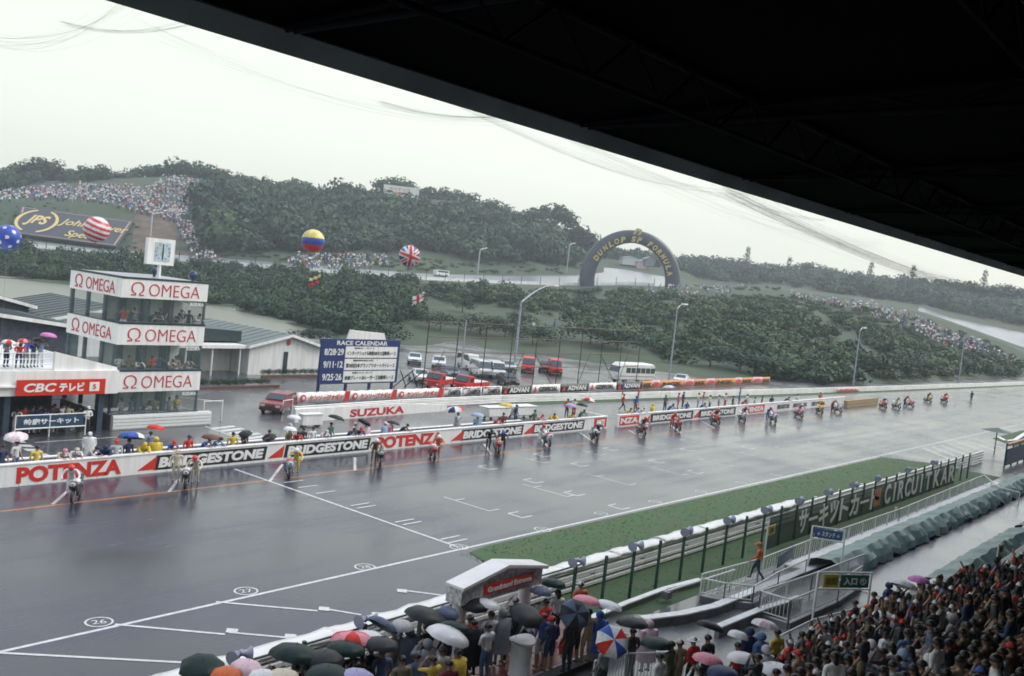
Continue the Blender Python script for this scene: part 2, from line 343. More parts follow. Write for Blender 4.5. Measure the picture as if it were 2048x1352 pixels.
for x in cols:
    ya = fA(x); pa = at(x, ya, 0.0); Da = math.hypot(pa.x, pa.y); pts = [(Da, -.3)]
    for L in (LB, LC, LE, LF, LG, LH):
        D = L(x, 1); pts.append((D, zof(x, L(x, 0), D)))
    pts.append((1200, pts[-1][1]-30)); d = hdir(x); col = []
    for i, (nm, n_) in enumerate(segs):
        (D0, z0), (D1, z1) = pts[i], pts[i+1]
        for k in range(n_):
            t = k/n_; s_ = t*t*(3-2*t) if nm == 'AB' else t; D = D0+(D1-D0)*t; z = z0+(z1-z0)*(.6*t+.4*s_)
            if nm == 'AB': z += (math.sin(t*math.pi))*(3.4*mn.noise(Vector((d.x*D*.035, d.y*D*.035, 0)))+1.6*mn.noise(Vector((d.x*D*.11, d.y*D*.11, 4))))
            if nm in ('EF', 'FG', 'GH') or (nm == 'CE' and k > 1): z += 1.2*mn.noise(Vector((d.x*D*.03, d.y*D*.03, 3)))
            col.append((d.x*D, d.y*D, z))
    D, z = pts[-1]; col.append((d.x*D, d.y*D, z)); allcols.append(col)
NR = len(allcols[0]); tv = [p for c in allcols for p in c]; tf = []; tm = []
rowseg = [];
for i, (nm, n_) in enumerate(segs): rowseg += [i]*n_
for ci in range(len(cols)-1):
    for r_ in range(NR-1):
        tf.append((ci*NR+r_, (ci+1)*NR+r_, (ci+1)*NR+r_+1, ci*NR+r_+1)); x = cols[ci]; sgm = rowseg[r_]; mi = 0
        if sgm == 1 and x < 1335: mi = 1
        if sgm == 2 and 1190 < x < 1345: mi = 1
        if sgm == 3 and x > 1830: mi = 1
        if sgm in (2, 3) and 262 < x < 345: mi = 2
        if sgm == 2 and 345 <= x < 440 : mi = 2 if r_ % 2 else 0
        if sgm >= 5: mi = 3
        if sgm == 4 and not (0 <= x < 500): mi = 3
        tm.append(mi)
M_ROADF = mat('far_wet_track', (.26, .28, .31), .22, var=.12, scale=.1)
M_WOODF = mat('wooded_slope_floor', (.030, .055, .030), .9, col2=(.055, .07, .035), scale=.08, bump=.5)
M_HILL = mat('rough_hill_grass', (.028, .060, .034), .9, col2=(.058, .082, .044), scale=.07, bump=.8)
te = MB(); te.add(tv, tf, 0, True); te.m = tm
terrain = te.obj('hills', [M_HILL, M_ROADF, M_DIRT, M_WOODF], kind='structure', label='green hills rising beyond the paddock and the lake')
BV = BVHTree.FromPolygons([Vector(v) for v in tv], tf)
def hit(px, py):
    r_ = BV.ray_cast(CAM, ray(px, py)); return r_[0]
# ------------------------------------------------------------------ grandstand roof overhead
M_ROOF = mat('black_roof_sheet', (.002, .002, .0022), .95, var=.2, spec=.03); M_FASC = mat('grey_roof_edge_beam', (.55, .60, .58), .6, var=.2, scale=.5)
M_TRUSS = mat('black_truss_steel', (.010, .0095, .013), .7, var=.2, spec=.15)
rf = empty('grandstand_roof', (30, 0, 16), label='huge black grandstand roof filling the top of the view with trusses under it', cat='roof')
RX0, RX1 = -25, 190; RY = 12.4
def ro(mb, name, m): o = mb.obj(name, m, rf); o.location = (-30, 0, -16); return o
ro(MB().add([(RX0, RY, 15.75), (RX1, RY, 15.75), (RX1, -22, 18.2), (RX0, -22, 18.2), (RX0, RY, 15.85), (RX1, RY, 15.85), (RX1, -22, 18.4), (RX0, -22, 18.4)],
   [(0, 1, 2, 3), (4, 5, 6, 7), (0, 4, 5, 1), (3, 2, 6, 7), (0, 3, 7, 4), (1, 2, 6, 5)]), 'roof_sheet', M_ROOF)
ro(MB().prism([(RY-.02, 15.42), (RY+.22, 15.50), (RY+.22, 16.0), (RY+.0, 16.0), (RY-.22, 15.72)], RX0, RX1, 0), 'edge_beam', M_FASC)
ro(MB().box(((RX0+RX1)/2, -22, 9), (RX1-RX0, .3, 22)), 'back_wall', M_ROOF)
for x in np.arange(RX0+4, RX1, 7.5):
    mb = MB(); x = float(x)
    mb.tube([(x, RY-.4, 15.7), (x, -20, 18.0)], .07, 5); mb.tube([(x, RY-.6, 15.66), (x, -20, 16.6)], .07, 5)
    ys = np.linspace(RY-.6, -20, 15)
    for a, b in zip(ys[:-1], ys[1:]):
        tz = lambda y: 15.7+(RY-.4-y)/32*2.3; bz = lambda y: 15.66+(RY-.6-y)/32*.94
        mb.tube([(x, a, bz(a)), (x, (a+b)/2, tz((a+b)/2))], .05, 4); mb.tube([(x, (a+b)/2, tz((a+b)/2)), (x, b, bz(b))], .05, 4)
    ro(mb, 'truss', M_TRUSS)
for y in (8, 3, -3, -9, -15):
    mb = MB(); zz = 15.7+(RY-y)/32*2.2
    mb.tube([(RX0, y, zz), (RX1, y, zz)], .07, 4); mb.tube([(RX0, y, zz-.7), (RX1, y, zz-.7)], .05, 4)
    xs = np.arange(RX0, RX1, 1.9)
    for a in xs[:110]: mb.tube([(a, y, zz-.7), (a+.95, y, zz)], .03, 3, cap=False); mb.tube([(a+.95, y, zz), (a+1.9, y, zz-.7)], .03, 3, cap=False)
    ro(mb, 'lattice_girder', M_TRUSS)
# the sagging bird net under the roof edge
M_NET = mat('violet_grey_net_thread', (.50, .48, .58), .7)
net = empty('roof_net', (20, 16, 16), label='thin sagging net gathered in folds below the edge of the roof', cat='net')
rn = random.Random(11)
def net_fold(p0, p1, sag, n, spread, rad=.0007):
    mb = MB(); p0 = Vector(p0); p1 = Vector(p1)
    for k in range(n):
        o0 = Vector((rn.gauss(0, 1), rn.gauss(0, .4), rn.gauss(0, .5)))*spread; o1 = Vector((rn.gauss(0, 1), rn.gauss(0, .4), rn.gauss(0, .5)))*spread; sg = sag*rn.uniform(.75, 1.1)
        pts = []
        for i in range(15):
            t = i/14; p = p0.lerp(p1, t)+o0*(1-t)+o1*t*1.2; p.z -= sg*4*t*(1-t); pts.append(p)
        mb.tube(pts, rad, 3, cap=False)
    o = mb.obj('net_fold', M_NET, net); o.location = (-20, -16, -16)
def fp(x, y, Y=12.2): return onplane(x, y, 1, Y)
net_fold(fp(-60, 70), fp(270, -10), .35, 14, .08); net_fold(fp(120, 45), fp(400, 38), .15, 12, .04)
net_fold(fp(300, 60), fp(1040, 240), .4, 9, .11); net_fold(fp(760, 205), fp(1010, 232), .12, 18, .04)
net_fold(fp(900, 190), fp(1400, 370), .4, 7, .10); net_fold(fp(1150, 285), fp(1760, 490), .55, 14, .15); net_fold(fp(1450, 380), fp(2060, 590), .7, 50, .28, .0018)
for a, b in (((900, 200), (1500, 390)), ((1000, 215), (1650, 440))): net_fold(fp(*a), fp(*b), .4, 12, .06)

# ------------------------------------------------------------------ pit wall with its painted boards
def board_run(name, X0, X1, Y, z0, z1, th, label, zf=None, cat='wall'):
    o = empty(name, (X0, Y, 0), label=label, cat=cat); b = MB().box(((X1-X0)/2, th/2, (z0+z1)/2), (X1-X0, th, z1-z0)).obj('wall_panel', M_WALL, o); return o
YW = 46.2
def XW(px, z=.55):   # x on the pit wall face
    lo, hi = 5., 200.
    for _ in range(40):
        m_ = (lo+hi)/2; v = Vector((m_, YW, z))-CAM
        if CX+F_PX*v.dot(RT)/v.dot(FW) < px: lo = m_
        else: hi = m_
    return lo
pw = empty('pit_wall', (10, YW, 0), label='long low white pit wall with tyre maker lettering beside the orange line', cat='wall')
XE = XW(1215); nseg = 16; xs = np.linspace(10, XE, nseg+1)
for a, b in zip(xs[:-1], xs[1:]):
    MB().box(((a+b)/2-10, .13, .52), (b-a-.02, .26, 1.04)).obj('wall_panel', M_WALL, pw)
    MB().box(((a+b)/2-10, .13, 1.06), (b-a-.02, .34, .06)).obj('coping', M_WALL, pw)
MB().box((XE-10-.1, 1.5, .54), (.2, 2.7, 1.08)).obj('return_panel', M_WALL, pw)
def lw(s, a, b, m, zc=.52, h=.80, bold=.03, **k):
    xa, xb = XW(a), XW(b); letters(s, (xa+xb)/2-10, -.012, zc, xb-xa, h, m, pw, bold=bold, **k)
def blk(px0, px1, par=None):
    xa, xb = XW(px0), XW(px1); q = [(xa-10, .14), (xb-10-.12, .14), (xb-10, .93), (xa-10+.12, .93)]
    MB().prism([(p[0], p[1]) for p in q], -.010, 0, 1).obj('black_board', M_BLK, pw)
    # white outline + letters
    w_ = xb-xa; letters('BRIDGESTONE', (xa+xb)/2-10, -.02, .535, w_*.93, .56, M_WALL, pw, bold=.05, shear=.12)
def tri(px0, px1):
    xa, xb = XW(px0)-10, XW(px1)-10
    MB().prism([(xa, .18), (xb, .18), (xb+.08, .90)], -.012, 0, 1).obj('red_triangle', M_RED, pw)
lw('POTENZA', 33, 243, M_RED, bold=.045); tri(275, 311); blk(308, 534); tri(536, 566); blk(568, 741); lw('POTENZA', 752, 886, M_RED, bold=.045)
tri(902, 925); blk(921, 1047); tri(1047, 1066); blk(1064, 1169)
MB().box(((XW(1186)+XE)/2-10, -.006, .55), (XE-XW(1186)-.3, .012, .8)).obj('red_board', M_RED, pw)
letters('POTE', (XW(1187)+XE)/2-10, -.02, .55, XE-XW(1186)-1, .55, M_WALL, pw, bold=.05)
pw2 = empty('pit_wall', (XW(1236), YW, 0), label='second white pit wall stretch beyond the gap with red and black lettering', cat='wall')
X2 = XW(1236); X3 = XW(1690); xs = np.linspace(X2, X3, 15)
for a, b in zip(xs[:-1], xs[1:]):
    MB().box(((a+b)/2-X2, .13, .52), (b-a-.02, .26, 1.04)).obj('wall_panel', M_WALL, pw2); MB().box(((a+b)/2-X2, .13, 1.06), (b-a-.02, .34, .06)).obj('coping', M_WALL, pw2)
def rb(s, a, b, bg, fg, parent=pw2, x0=X2):
    xa, xb = XW(a), XW(b); MB().box(((xa+xb)/2-x0, -.008, .53), (xb-xa, .014, .82)).obj('painted_board', bg, parent)
    letters(s, (xa+xb)/2-x0, -.022, .53, (xb-xa)*.9, .52, fg, parent, bold=.05)
rb('NZA', 1239, 1278, M_RED, M_WALL); rb('BRIDGESTONE', 1301, 1386, M_BLK, M_WALL); rb('BRIDGESTONE', 1398, 1471, M_BLK, M_WALL); rb('ENZA', 1497, 1529, M_RED, M_WALL)
for a, b in ((1553, 1580), (1585, 1615), (1622, 1650)): rb('BRIDGESTONE', a, b, M_WALL, M_BLK)
for a, b in ((1287, 1299), (1386, 1398)):
    xa, xb = XW(a)-X2, XW(b)-X2; MB().prism([(xa, .18), (xb, .18), (xb+.08, .90)], -.012, 0, 1).obj('red_triangle', M_RED, pw2)
M_HAY = mat('straw_bale', (.42, .31, .17), .9, var=.3, scale=5)
hb0 = at(1690, 815); hb1 = at(1752, 808)
for k in range(16):
    t = (k+.5)/16; p = hb0.lerp(hb1, t); L = (hb1-hb0).length/16
    for j in range(2):
        tag(MB().box((0, 0, 0), (L*.95, .5, .43)).obj('straw_bale', M_HAY, loc=(p.x, p.y, .23+j*.45), rz=math.atan2(hb1.y-hb0.y, hb1.x-hb0.x)+rnd.uniform(-.02, .02)),
            'tan straw bale %s where the white pit wall ends' % ('on top of the stack' if j else 'at the foot of the stack'), 'bale', 'straw bales at the end of the pit wall')
# low inner kerb wall of the signalling stand
ik = empty('signalling_kerb', (20, 50, 0), label='low dark kerb with a white top behind the pit wall crews', cat='kerb')
for k in range(20):
    MB().box((k*2.6-6, -.1, .2), (2.58, .25, .4)).obj('kerb_stone', M_CONC, ik); MB().box((k*2.6-6, -.1, .43), (2.58, .3, .06)).obj('kerb_top', M_WALL, ik)

# ------------------------------------------------------------------ SUZUKA wall and the long guard rail behind the pit lane
a, b = at(590, 846), at(893, 822); an = math.atan2(b.y-a.y, b.x-a.x); L = (b-a).length
sw = empty('lettered_wall', a, an, label='white wall with big red circuit name lettering behind the crews', cat='wall')
MB().prism([(0, 0), (L, 0), (L, .55), (L*.62, .95), (0, 1.0)], 0, .2, 1).obj('wall_panel', M_WALL, sw)
letters('SUZUKA', L*.50, -.012, .42, L*.36, .62, M_OMEGA, sw, bold=.035)
pts = [at(588, 833), at(800, 817), at(1004, 806), at(1320, 796), at(1528, 790), at(1750, 782), at(2048, 770), at(2300, 762)]
for a, b in zip(pts[2:-1], pts[3:]): sheet('grass_edge', [(a.x, a.y-1.3), (b.x, b.y-1.3), (b.x, b.y), (a.x, a.y)], .02, M_VERGE, padd)
gr = empty('guard_rail', pts[0], label='long white ribbed guard rail running along the far side of the pit lane', cat='guard rail')
for a, b in zip(pts[:-1], pts[1:]):
    n_ = max(1, int((b-a).length/9))
    for k in range(n_):
        p, q = a.lerp(b, k/n_)-pts[0], a.lerp(b, (k+.995)/n_)-pts[0]; mb = MB(); d = (q-p).normalized(); nn = Vector((d.y, -d.x, 0))
        for z in (.14, .40, .66):
            poly = [(0, -.12), (.06, -.07), (.0, 0), (.06, .07), (.0, .12), (-.03, .12), (-.03, -.12)]; vs = [p+nn*u_+Vector((0, 0, z+v_)) for u_, v_ in poly]+[q+nn*u_+Vector((0, 0, z+v_)) for u_, v_ in poly]; m_ = len(poly)
            mb.add(vs, [(i, (i+1) % m_, (i+1) % m_+m_, i+m_) for i in range(m_)]+[tuple(range(m_)), tuple(range(2*m_-1, m_-1, -1))])
        mb.obj('rail_beam', M_WHITE, gr)
        MB().box((p.x, p.y+.12, .4), (.12, .12, .8)).obj('rail_post', M_WHITE, gr)
# banners hanging behind the rail
def banner(pa, pb, h, bg, s, fg, label, z0=.05, extra=None, bold=.04):
    a, b = pa, pb; an = math.atan2(b.y-a.y, b.x-a.x); L = (b-a).length
    o = empty('banner', (a.x, a.y, 0), an, label=label, cat='banner')
    mb = MB(); n_ = 14; vs = []
    for i in range(n_+1):
        x = L*i/n_; y = .04*math.sin(i*1.7+a.x); vs += [(x, y, z0), (x, y*.5, z0+h+.03*math.sin(i*2.3))]
    mb.add(vs, [(2*i, 2*i+2, 2*i+3, 2*i+1) for i in range(n_)], 0, True); me_o = mb.obj('banner_cloth', bg, o)
    md = me_o.modifiers.new('thickness', 'SOLIDIFY'); md.thickness = .01
    if s: letters(s, L*(.5 if not extra else .56), -.09, z0+h/2, L*(.8 if not extra else .66), h*.55, fg, o, bold=bold)
    if extra == 'spot':
        MB().ball((L*.12, -.06, z0+h/2), (h*.32, .02, h*.32), 14, 8).obj('emblem', M_RED, o); MB().ball((L*.12, -.075, z0+h/2), (h*.16, .02, h*.16), 10, 6).obj('emblem_centre', M_WALL, o)
        MB().prism([(L*.90, z0+.05), (L*1.0, z0+.05), (L*1.02, z0+h), (L*.93, z0+h)], -.08, -.06, 1).obj('red_corner', M_RED, o)
    if extra == 'tri':
        MB().prism([(L*.05, z0+.15), (L*.17, z0+.15), (L*.11, z0+h-.15)], -.08, -.06, 1).obj('red_triangle', M_RED, o)
    if extra == 'bow':
        for zz, c in ((z0+h-.12, M_BLK), (z0+.12, M_BLK)):
            MB().prism([(L*.1, zz-.05), (L*.5, zz), (L*.9, zz-.05), (L*.9, zz+.05), (L*.5, zz+.03), (L*.1, zz+.05)], -.08, -.06, 1).obj('bow_bar', c, o)
        MB().prism([(L*.02, z0+h-.2), (L*.10, z0+h-.2), (L*.10, z0+h-.02), (L*.02, z0+h-.02)], -.08, -.06, 1).obj('red_flash', M_RED, o)
    return o
P1 = lambda x: onplane(x, 0, 1, 63.)    # helper: x on the banner line
def BX(px, z=.6):
    lo, hi = 30., 400.
    for _ in range(40):
        m_ = (lo+hi)/2; v = Vector((m_, 63., z))-CAM
        if CX+F_PX*v.dot(RT)/v.dot(FW) < px: lo = m_
        else: hi = m_
    return Vector((lo, 63., 0))
for i, (x0, x1) in enumerate(((593, 697), (698, 791), (791, 884))):
    banner(BX(x0), BX(x1), .95, M_WALL, 'ケンソープナギナ', M_RED, 'white sponsor banner with red katakana and a red ring, %s of the three left banners' % ('leftmost', 'middle', 'rightmost')[i], extra='spot', bold=.03)
for i, (x0, x1) in enumerate(((887, 924), (926, 964), (966, 1003))):
    banner(BX(x0), BX(x1), .95, M_WALL, 'CHAMPION', M_BLK, 'small white spark plug banner with bow shaped bars, %s of three' % ('leftmost', 'middle', 'rightmost')[i], extra='bow', bold=.02)
for (x0, x1, bg, s, fg, lb) in ((1004, 1063, M_BLK, 'ADVAN', M_WALL, 'leftmost black tyre banner with white letters and red triangle'), (1064, 1120, M_WALL, 'GZSPECIAL', M_BLK, 'left white banner with black letters between two black ones'),
     (1121, 1177, M_BLK, 'ADVAN', M_WALL, 'middle black tyre banner with white letters and red triangle'), (1178, 1232, M_WALL, 'GZSPECIAL', M_BLK, 'right white banner with black letters between two black ones'), (1233, 1284, M_BLK, 'ADVAN', M_WALL, 'rightmost black tyre banner beside the orange ones')):
    banner(BX(x0), BX(x1), .95, bg, s, fg, lb, extra='tri')
M_ORB = mat('orange_banner_cloth', (.72, .30, .07), .6); M_PINKB = mat('pale_pink_banner_cloth', (.72, .50, .52), .6)
xs = [1285, 1303, 1320, 1368, 1388, 1412, 1430, 1470, 1483, 1505, 1524, 1540]
for i in range(len(xs)-1):
    od = ('first', 'second', 'third', 'fourth', 'fifth', 'sixth')[i//2]
    if i % 2 == 0: banner(BX(xs[i]), BX(xs[i+1]), 1.0, M_ORB, 'NGK', M_BLK, '%s plain orange sponsor banner on the rail behind the pit lane' % od)
    else: banner(BX(xs[i]), BX(xs[i+1]), 1.05, M_PINKB, '●', M_RED, '%s pink banner with a red disc between orange banners' % od)
pb = at(1680, 792, .3); q = banner(at(1673, 786), at(1718, 784), .7, M_PINKB, 'SUZUKA', M_RED, 'faded pink board with red lettering on the far guard rail')

# ------------------------------------------------------------------ race control tower
TX0, TX1, TY0, TY1 = 32.5, 38.7, 57.6, 64.2
tw = empty('control_tower', (TX0, TY0, 0), label='white race control tower with three glazed floors, clock and red lettering', cat='tower')
W, D = TX1-TX0, TY1-TY0
def tb(name, c, d, m, mb=None): return MB().box(c, d).obj(name, m, tw)
M_SLAT = mat('white_ribbed_cladding', (.72, .74, .73), .4, var=.05)
for nm, z0, z1 in (('sign_band', 8.42, 9.62), ('sign_band', 5.42, 6.75), ('sign_band', 2.38, 3.70)):
    o = tb(nm, (W/2, D/2, (z0+z1)/2), (W, D, z1-z0), M_WALL)
    letters('OMEGA', W*.60, -.012, (z0+z1)/2-.03, W*.60, .80, M_OMEGA, tw, bold=-.012)
    letters('Ω', W*.175, -.012, (z0+z1)/2, W*.145, .86, M_OMEGA, tw, bold=-.012)
    if z0 > 4:
        letters('OMEGA', -.012, D*.40, (z0+z1)/2-.05, D*.56, .80, M_OMEGA, tw, rz=R(-90), bold=.0)
        letters('Ω', -.012, D*.82, (z0+z1)/2, D*.15, .88, M_OMEGA, tw, rz=R(-90), bold=.0)
    tb('dark_strip', (W/2, D/2, z1+.03), (W+.06, D+.06, .06), mat('dark_trim', (.03, .06, .07), .4))  # thin dark strip along the top of each sign band
    letters('SUZUKA', W*.88, .02, z0-.22, W*.17, .20, M_WALL, tw, bold=.03)
tb('roof_slab', (W/2, D/2, 9.66), (W-.3, D-.3, .10), mat('pale_roof_membrane', (.40, .40, .47), .3, col2=(.22, .24, .30), scale=.5))
tb('parapet', (W/2, -.0+.06, 9.70), (W, .12, .10), mat('dark_trim', (.03, .06, .07), .4)); tb('parapet', (.06, D/2, 9.70), (.12, D, .10), mat('dark_trim', (.03, .06, .07), .4))
M_COLM = mat('slate_column', (.05, .075, .11), .4); M_INT = mat('pale_interior_wall', (.75, .80, .78), .7, var=.3, scale=.6); M_FLR = mat('dark_floor', (.06, .06, .06), .6)
mg = bpy.data.materials.new('window_glass'); mg.use_nodes = True; bg_ = mg.node_tree.nodes['Principled BSDF']
bg_.inputs['Base Color'].default_value = (.20, .27, .26, 1); bg_.inputs['Roughness'].default_value = .03; bg_.inputs['Alpha'].default_value = .13; bg_.inputs['Specular IOR Level'].default_value = .6
for z0, z1, fz in ((6.82, 8.42, 6.0), (3.77, 5.42, 2.9), (.95, 2.38, .1)):
    h = z1-z0; zc = (z0+z1)/2
    for x in (.12, W*.33, W*.62, W-.12):
        tb('column', (x, .55 if 0 < x < W-.3 else .12, zc), (.28 if .2 < x < W-.3 else .12, .28 if .2 < x < W-.3 else .12, h), M_COLM)
    for y in (D*.33, D*.66, D-.12): tb('column', (.18, y, zc), (.2, .22, h), M_COLM)
    n_ = 5
    for k in range(n_): tb('window_pane', ((k+.5)*W/n_, .03, zc), (W/n_-.04, .015, h), mg)
    for k in range(4): tb('window_pane', (.03, (k+.5)*D/4, zc), (.015, D/4-.04, h), mg)
    for k in range(3): tb('window_pane', (W-.03, (k+.5)*D/3, zc), (.015, D/3-.04, h), mg)
    tb('window_sill', (W/2, -.02, z0+.03), (W+.02, .08, .06), M_COLM)
    if fz > 1: tb('floor_slab', (W/2, D/2, fz-.05), (W-.3, D-.3, .08), M_FLR)
    tb('inner_wall', (W*.5, D*.36, zc), (W*.9, .1, h), M_INT); tb('counter', (W/2, .75, z0+.02), (W-.5, .5, .05), M_CONC)
    for k in range(3): tb('door', (W*(.22+.27*k), D*.36-.08, zc-.1), (.7, .05, h-.2), M_COLM)
b0 = tb('ribbed_base', (W/2+.45, -.10, .46), (W+.95, .35, .92), M_SLAT)
for k in range(4): MB().box((W/2+.45, -.30, .14+k*.21), (W+.95, .05, .13)).obj('rib', M_SLAT, tw)
tb('base_side', (.06, D/2, .46), (.2, D, .92), M_CONC)
tb('stair_wall', (.03, D+3.2, 3.0), (.2, 6.4, 1.35), M_WALL); tb('stair_column', (.1, D+6, 1.2), (.2, .2, 2.4), M_COLM)
# clock
ck = MB().tube([(3.9, 2.4, 9.6), (3.9, 2.4, 10.6)], .13, 8).obj('clock_pole', M_WALL, tw)
MB().box((3.85, 2.4, 11.45), (2.0, .35, 1.75)).obj('clock_case', M_WALL, tw)
fc = MB().box((3.95, 2.21, 11.45), (1.15, .03, 1.25)).obj('clock_face', mat('pale_blue_clock_face', (.50, .62, .66), .3, var=.2), tw)
mb = MB()
for k in range(12):
    a = k*math.pi/6; mb.box((3.95+.50*math.sin(a), 2.185, 11.45+.50*math.cos(a)), (.07, .02, .07))
mb.obj('hour_marks', mat('slate_mark', (.10, .16, .20), .5), tw)
MB().box((3.96, 2.17, 11.60), (.05, .02, .75)).box((3.95, 2.17, 11.22), (.07, .02, .45)).obj('clock_hand', M_BLK, tw)
for x, y, rr_ in ((4.3, 3.6, .24), (5.75, 1.2, .30)):
    MB().ball((x, y, 10.1), rr_, 12, 8).tube([(x, y, 9.7), (x, y, 9.95)], .10, 6).obj('roof_vent_ball', mat('dark_blue_dome', (.03, .05, .12), .3), tw)
# wire gate beside the tower
gt = empty('wire_gate', at(408, 845), 0, label='white tubular wire mesh gate beside the tower base', cat='gate')
for x, h in ((0, 1.5), (1.5, 1.5)): MB().tube([(x, .2, 0), (x, .2, h)], .05, 6).obj('gate_post', M_WHITE, gt)
MB().tube([(0, .2, 1.45), (1.5, .2, 1.45)], .035, 6).tube([(-1.2, 2.5, 1.5), (1.5, .2, 1.35)], .025, 5).obj('gate_rail', M_WHITE, gt)

# ------------------------------------------------------------------ annex with balcony and red television sign
ax_ = empty('pit_annex', (14, 57, 0), label='white pit annex with a balcony, railing and open ground floor left of the tower', cat='building')
MB().box((6.5, 6.5, 3.15), (23.9, 13, 1.45)).obj('balcony_slab', M_WALL, ax_)
MB().box((0, 6.5, 3.0), (24.3, 13.4, .1)).obj('slab_edge', M_WALL, ax_)
MB().box((3, 3.5, 1.2), (26, .2, 2.4)).obj('back_wall', mat('painted_shade_wall', (.06, .08, .11), .6, var=.3), ax_)  # dark colour paints in the shade under the balcony deck
for x in (-2, 3, 7.5, 11.9, 17.6): MB().box((x, .5, 1.2), (.35, .35, 2.4)).obj('column', M_COLM, ax_)
mb = MB()
for z in (4.25, 4.55, 4.9): mb.tube([(-4, .25, z), (14.4, .25, z)], .025, 5)
mb.obj('railing', M_WHITE, ax_)
for k in range(12): MB().tube([(-4+k*1.6, .25, 3.8), (-4+k*1.6, .25, 4.9)], .03, 5).obj('railing_post', M_WHITE, ax_)
MB().prism([(14.4, 3.87), (18.4, 3.87), (18.4, 4.05), (14.4, 5.0)], .2, .4, 1).obj('parapet', M_WALL, ax_)
sg = empty('television_sign', (26.1, 56.85, 0), label='red sign with white television station lettering under the balcony', cat='sign')
MB().box((2.68, -.05, 2.93), (5.36, .1, .92)).obj('sign_board', mat('red_sign_board', (.62, .035, .015), .35, var=.05), sg)
letters('CBC', 1.35, -.115, 2.93, 1.9, .52, M_WALL, sg, bold=.03, shear=.2); letters('テレビ', 3.25, -.115, 2.93, 1.55, .56, M_WALL, sg, bold=.05)
MB().box((4.65, -.115, 2.93), (.62, .03, .56)).obj('logo_plate', M_WALL, sg); letters('5', 4.65, -.14, 2.93, .2, .3, M_RED, sg)
bn = empty('circuit_banner', (26.2, 56.6, 0), label='dark blue banner with white Japanese lettering on the white rail under the annex', cat='banner')
MB().box((2.0, 0, .95), (3.9, .04, .66)).obj('banner_cloth', mat('dark_teal_cloth', (.02, .07, .13), .5), bn)
letters('鈴鹿サーキット', 2.0, -.03, .95, 3.3, .36, M_WALL, bn, bold=.03)
MB().tube([(-.1, .0, 1.34), (4.1, 0, 1.34)], .035, 6).tube([(-.1, 0, .55), (4.1, 0, .55)], .05, 6).obj('rail', M_WHITE, bn)
for x in (-.1, 1.9, 4.1): MB().tube([(x, 0, 0), (x, 0, 1.34)], .04, 6).obj('rail_post', M_WHITE, bn)

# ------------------------------------------------------------------ low green-roofed buildings
M_GROOF = mat('green_roof_sheet', (.085, .125, .128), .4, col2=(.115, .155, .158), scale=.6); M_GROOF2 = mat('dark_green_roof_sheet', (.030, .052, .058), .4, var=.2)
def gable(name, x0, x1, y0, y1, ze, zr, label, ov=.5, roofm=M_GROOF, walls=True, xr=None):
    o = empty(name, (x0, y0, 0), label=label, cat='building'); w_, d_ = x1-x0, y1-y0; xr = (xr-x0) if xr is not None else w_/2
    if walls: MB().prism([(0, 0), (w_, 0), (w_, ze), (xr, zr-.12), (0, ze)], 0, d_, 1).obj('wall', M_WALL, o)
    for s, (xa, za) in ((0, (-ov, ze-.2)), (1, (w_+ov, ze-.2))):
        vs = [(xa, -ov, za), (xr, -ov, zr), (xr, d_+ov, zr), (xa, d_+ov, za)]
        MB().add(vs+[(v[0], v[1], v[2]+.1) for v in vs], [(0, 1, 2, 3), (4, 5, 6, 7), (0, 1, 5, 4), (1, 2, 6, 5), (2, 3, 7, 6), (3, 0, 4, 7)]).obj('roof', roofm, o)
        n_ = int(d_/1.2); mb = MB()
        for k in range(n_+1):
            y = -ov+(d_+2*ov)*k/n_; mb.tube([(xa, y, za+.12), (xr, y, zr+.12)], .035, 4, cap=False)
        mb.obj('roof_seam', roofm, o)
        MB().box(((xa+xr)/2, -ov-.03, 0), (.01, .01, .01))
        mb = MB(); mb.prism([(xa, za-.16), (xr, zr-.16), (xr, zr+.12), (xa, za+.12)], -ov-.06, -ov-.005, 1); mb.obj('fascia', M_WALL, o)
    MB().box((-ov-.03, d_/2, ze-.22), (.06, d_+2*ov, .26)).obj('eave', M_WALL, o)
    return o
hl = gable('clubhouse', 58.3, 67.0, 79, 104, 3.0, 4.0, 'white gabled clubhouse with a pale green roof right of the tower', xr=63)
MB().box((4.4, -.03, 1.2), (.5, .06, 2.2)).obj('dark_slit_window', M_GLASS, hl); MB().ball((4.6, -.08, 3.25), (.26, .05, .3), 10, 6).obj('red_emblem', M_RED, hl)
ph = empty('porch_building', (51.0, 79.5, 0), label='white porch with flat canopy and glass doors between tower and clubhouse', cat='building')
MB().box((3.6, 2.5, 1.5), (7.2, .2, 3.0)).obj('wall', M_WALL, ph); MB().box((3.2, .9, 2.75), (7.6, 3.2, .32)).obj('canopy', M_WALL, ph)
MB().prism([(-1, 3.1), (7.3, 3.1), (7.3, 4.1), (-1, 4.5)], 1.0, 14, 1).obj('roof', M_GROOF2, ph)
for k in range(3): MB().box((1.6+k*.9, 2.36, 1.1), (.82, .05, 2.2)).obj('glass_door', M_GLASS, ph)
for x in (.4, 3.2, 6.3): MB().tube([(x, -.4, 0), (x, -.4, 2.6)], .09, 6).obj('column', M_WHITE, ph)
g1 = gable('green_roofed_hall', 38, 56, 84, 96, 3.9, 5.6, 'long low hall with green roof partly hidden behind the tower', roofm=M_GROOF2)
g2 = gable('green_roofed_hall', 12, 38.5, 74, 84, 4.9, 6.4, 'dark green roofed hall behind the annex balcony', roofm=M_GROOF2)
g3 = gable('green_roofed_hall', 20, 41, 88, 100, 5.2, 7.6, 'farther dark roofed hall at the left edge by the lake', roofm=M_GROOF2)
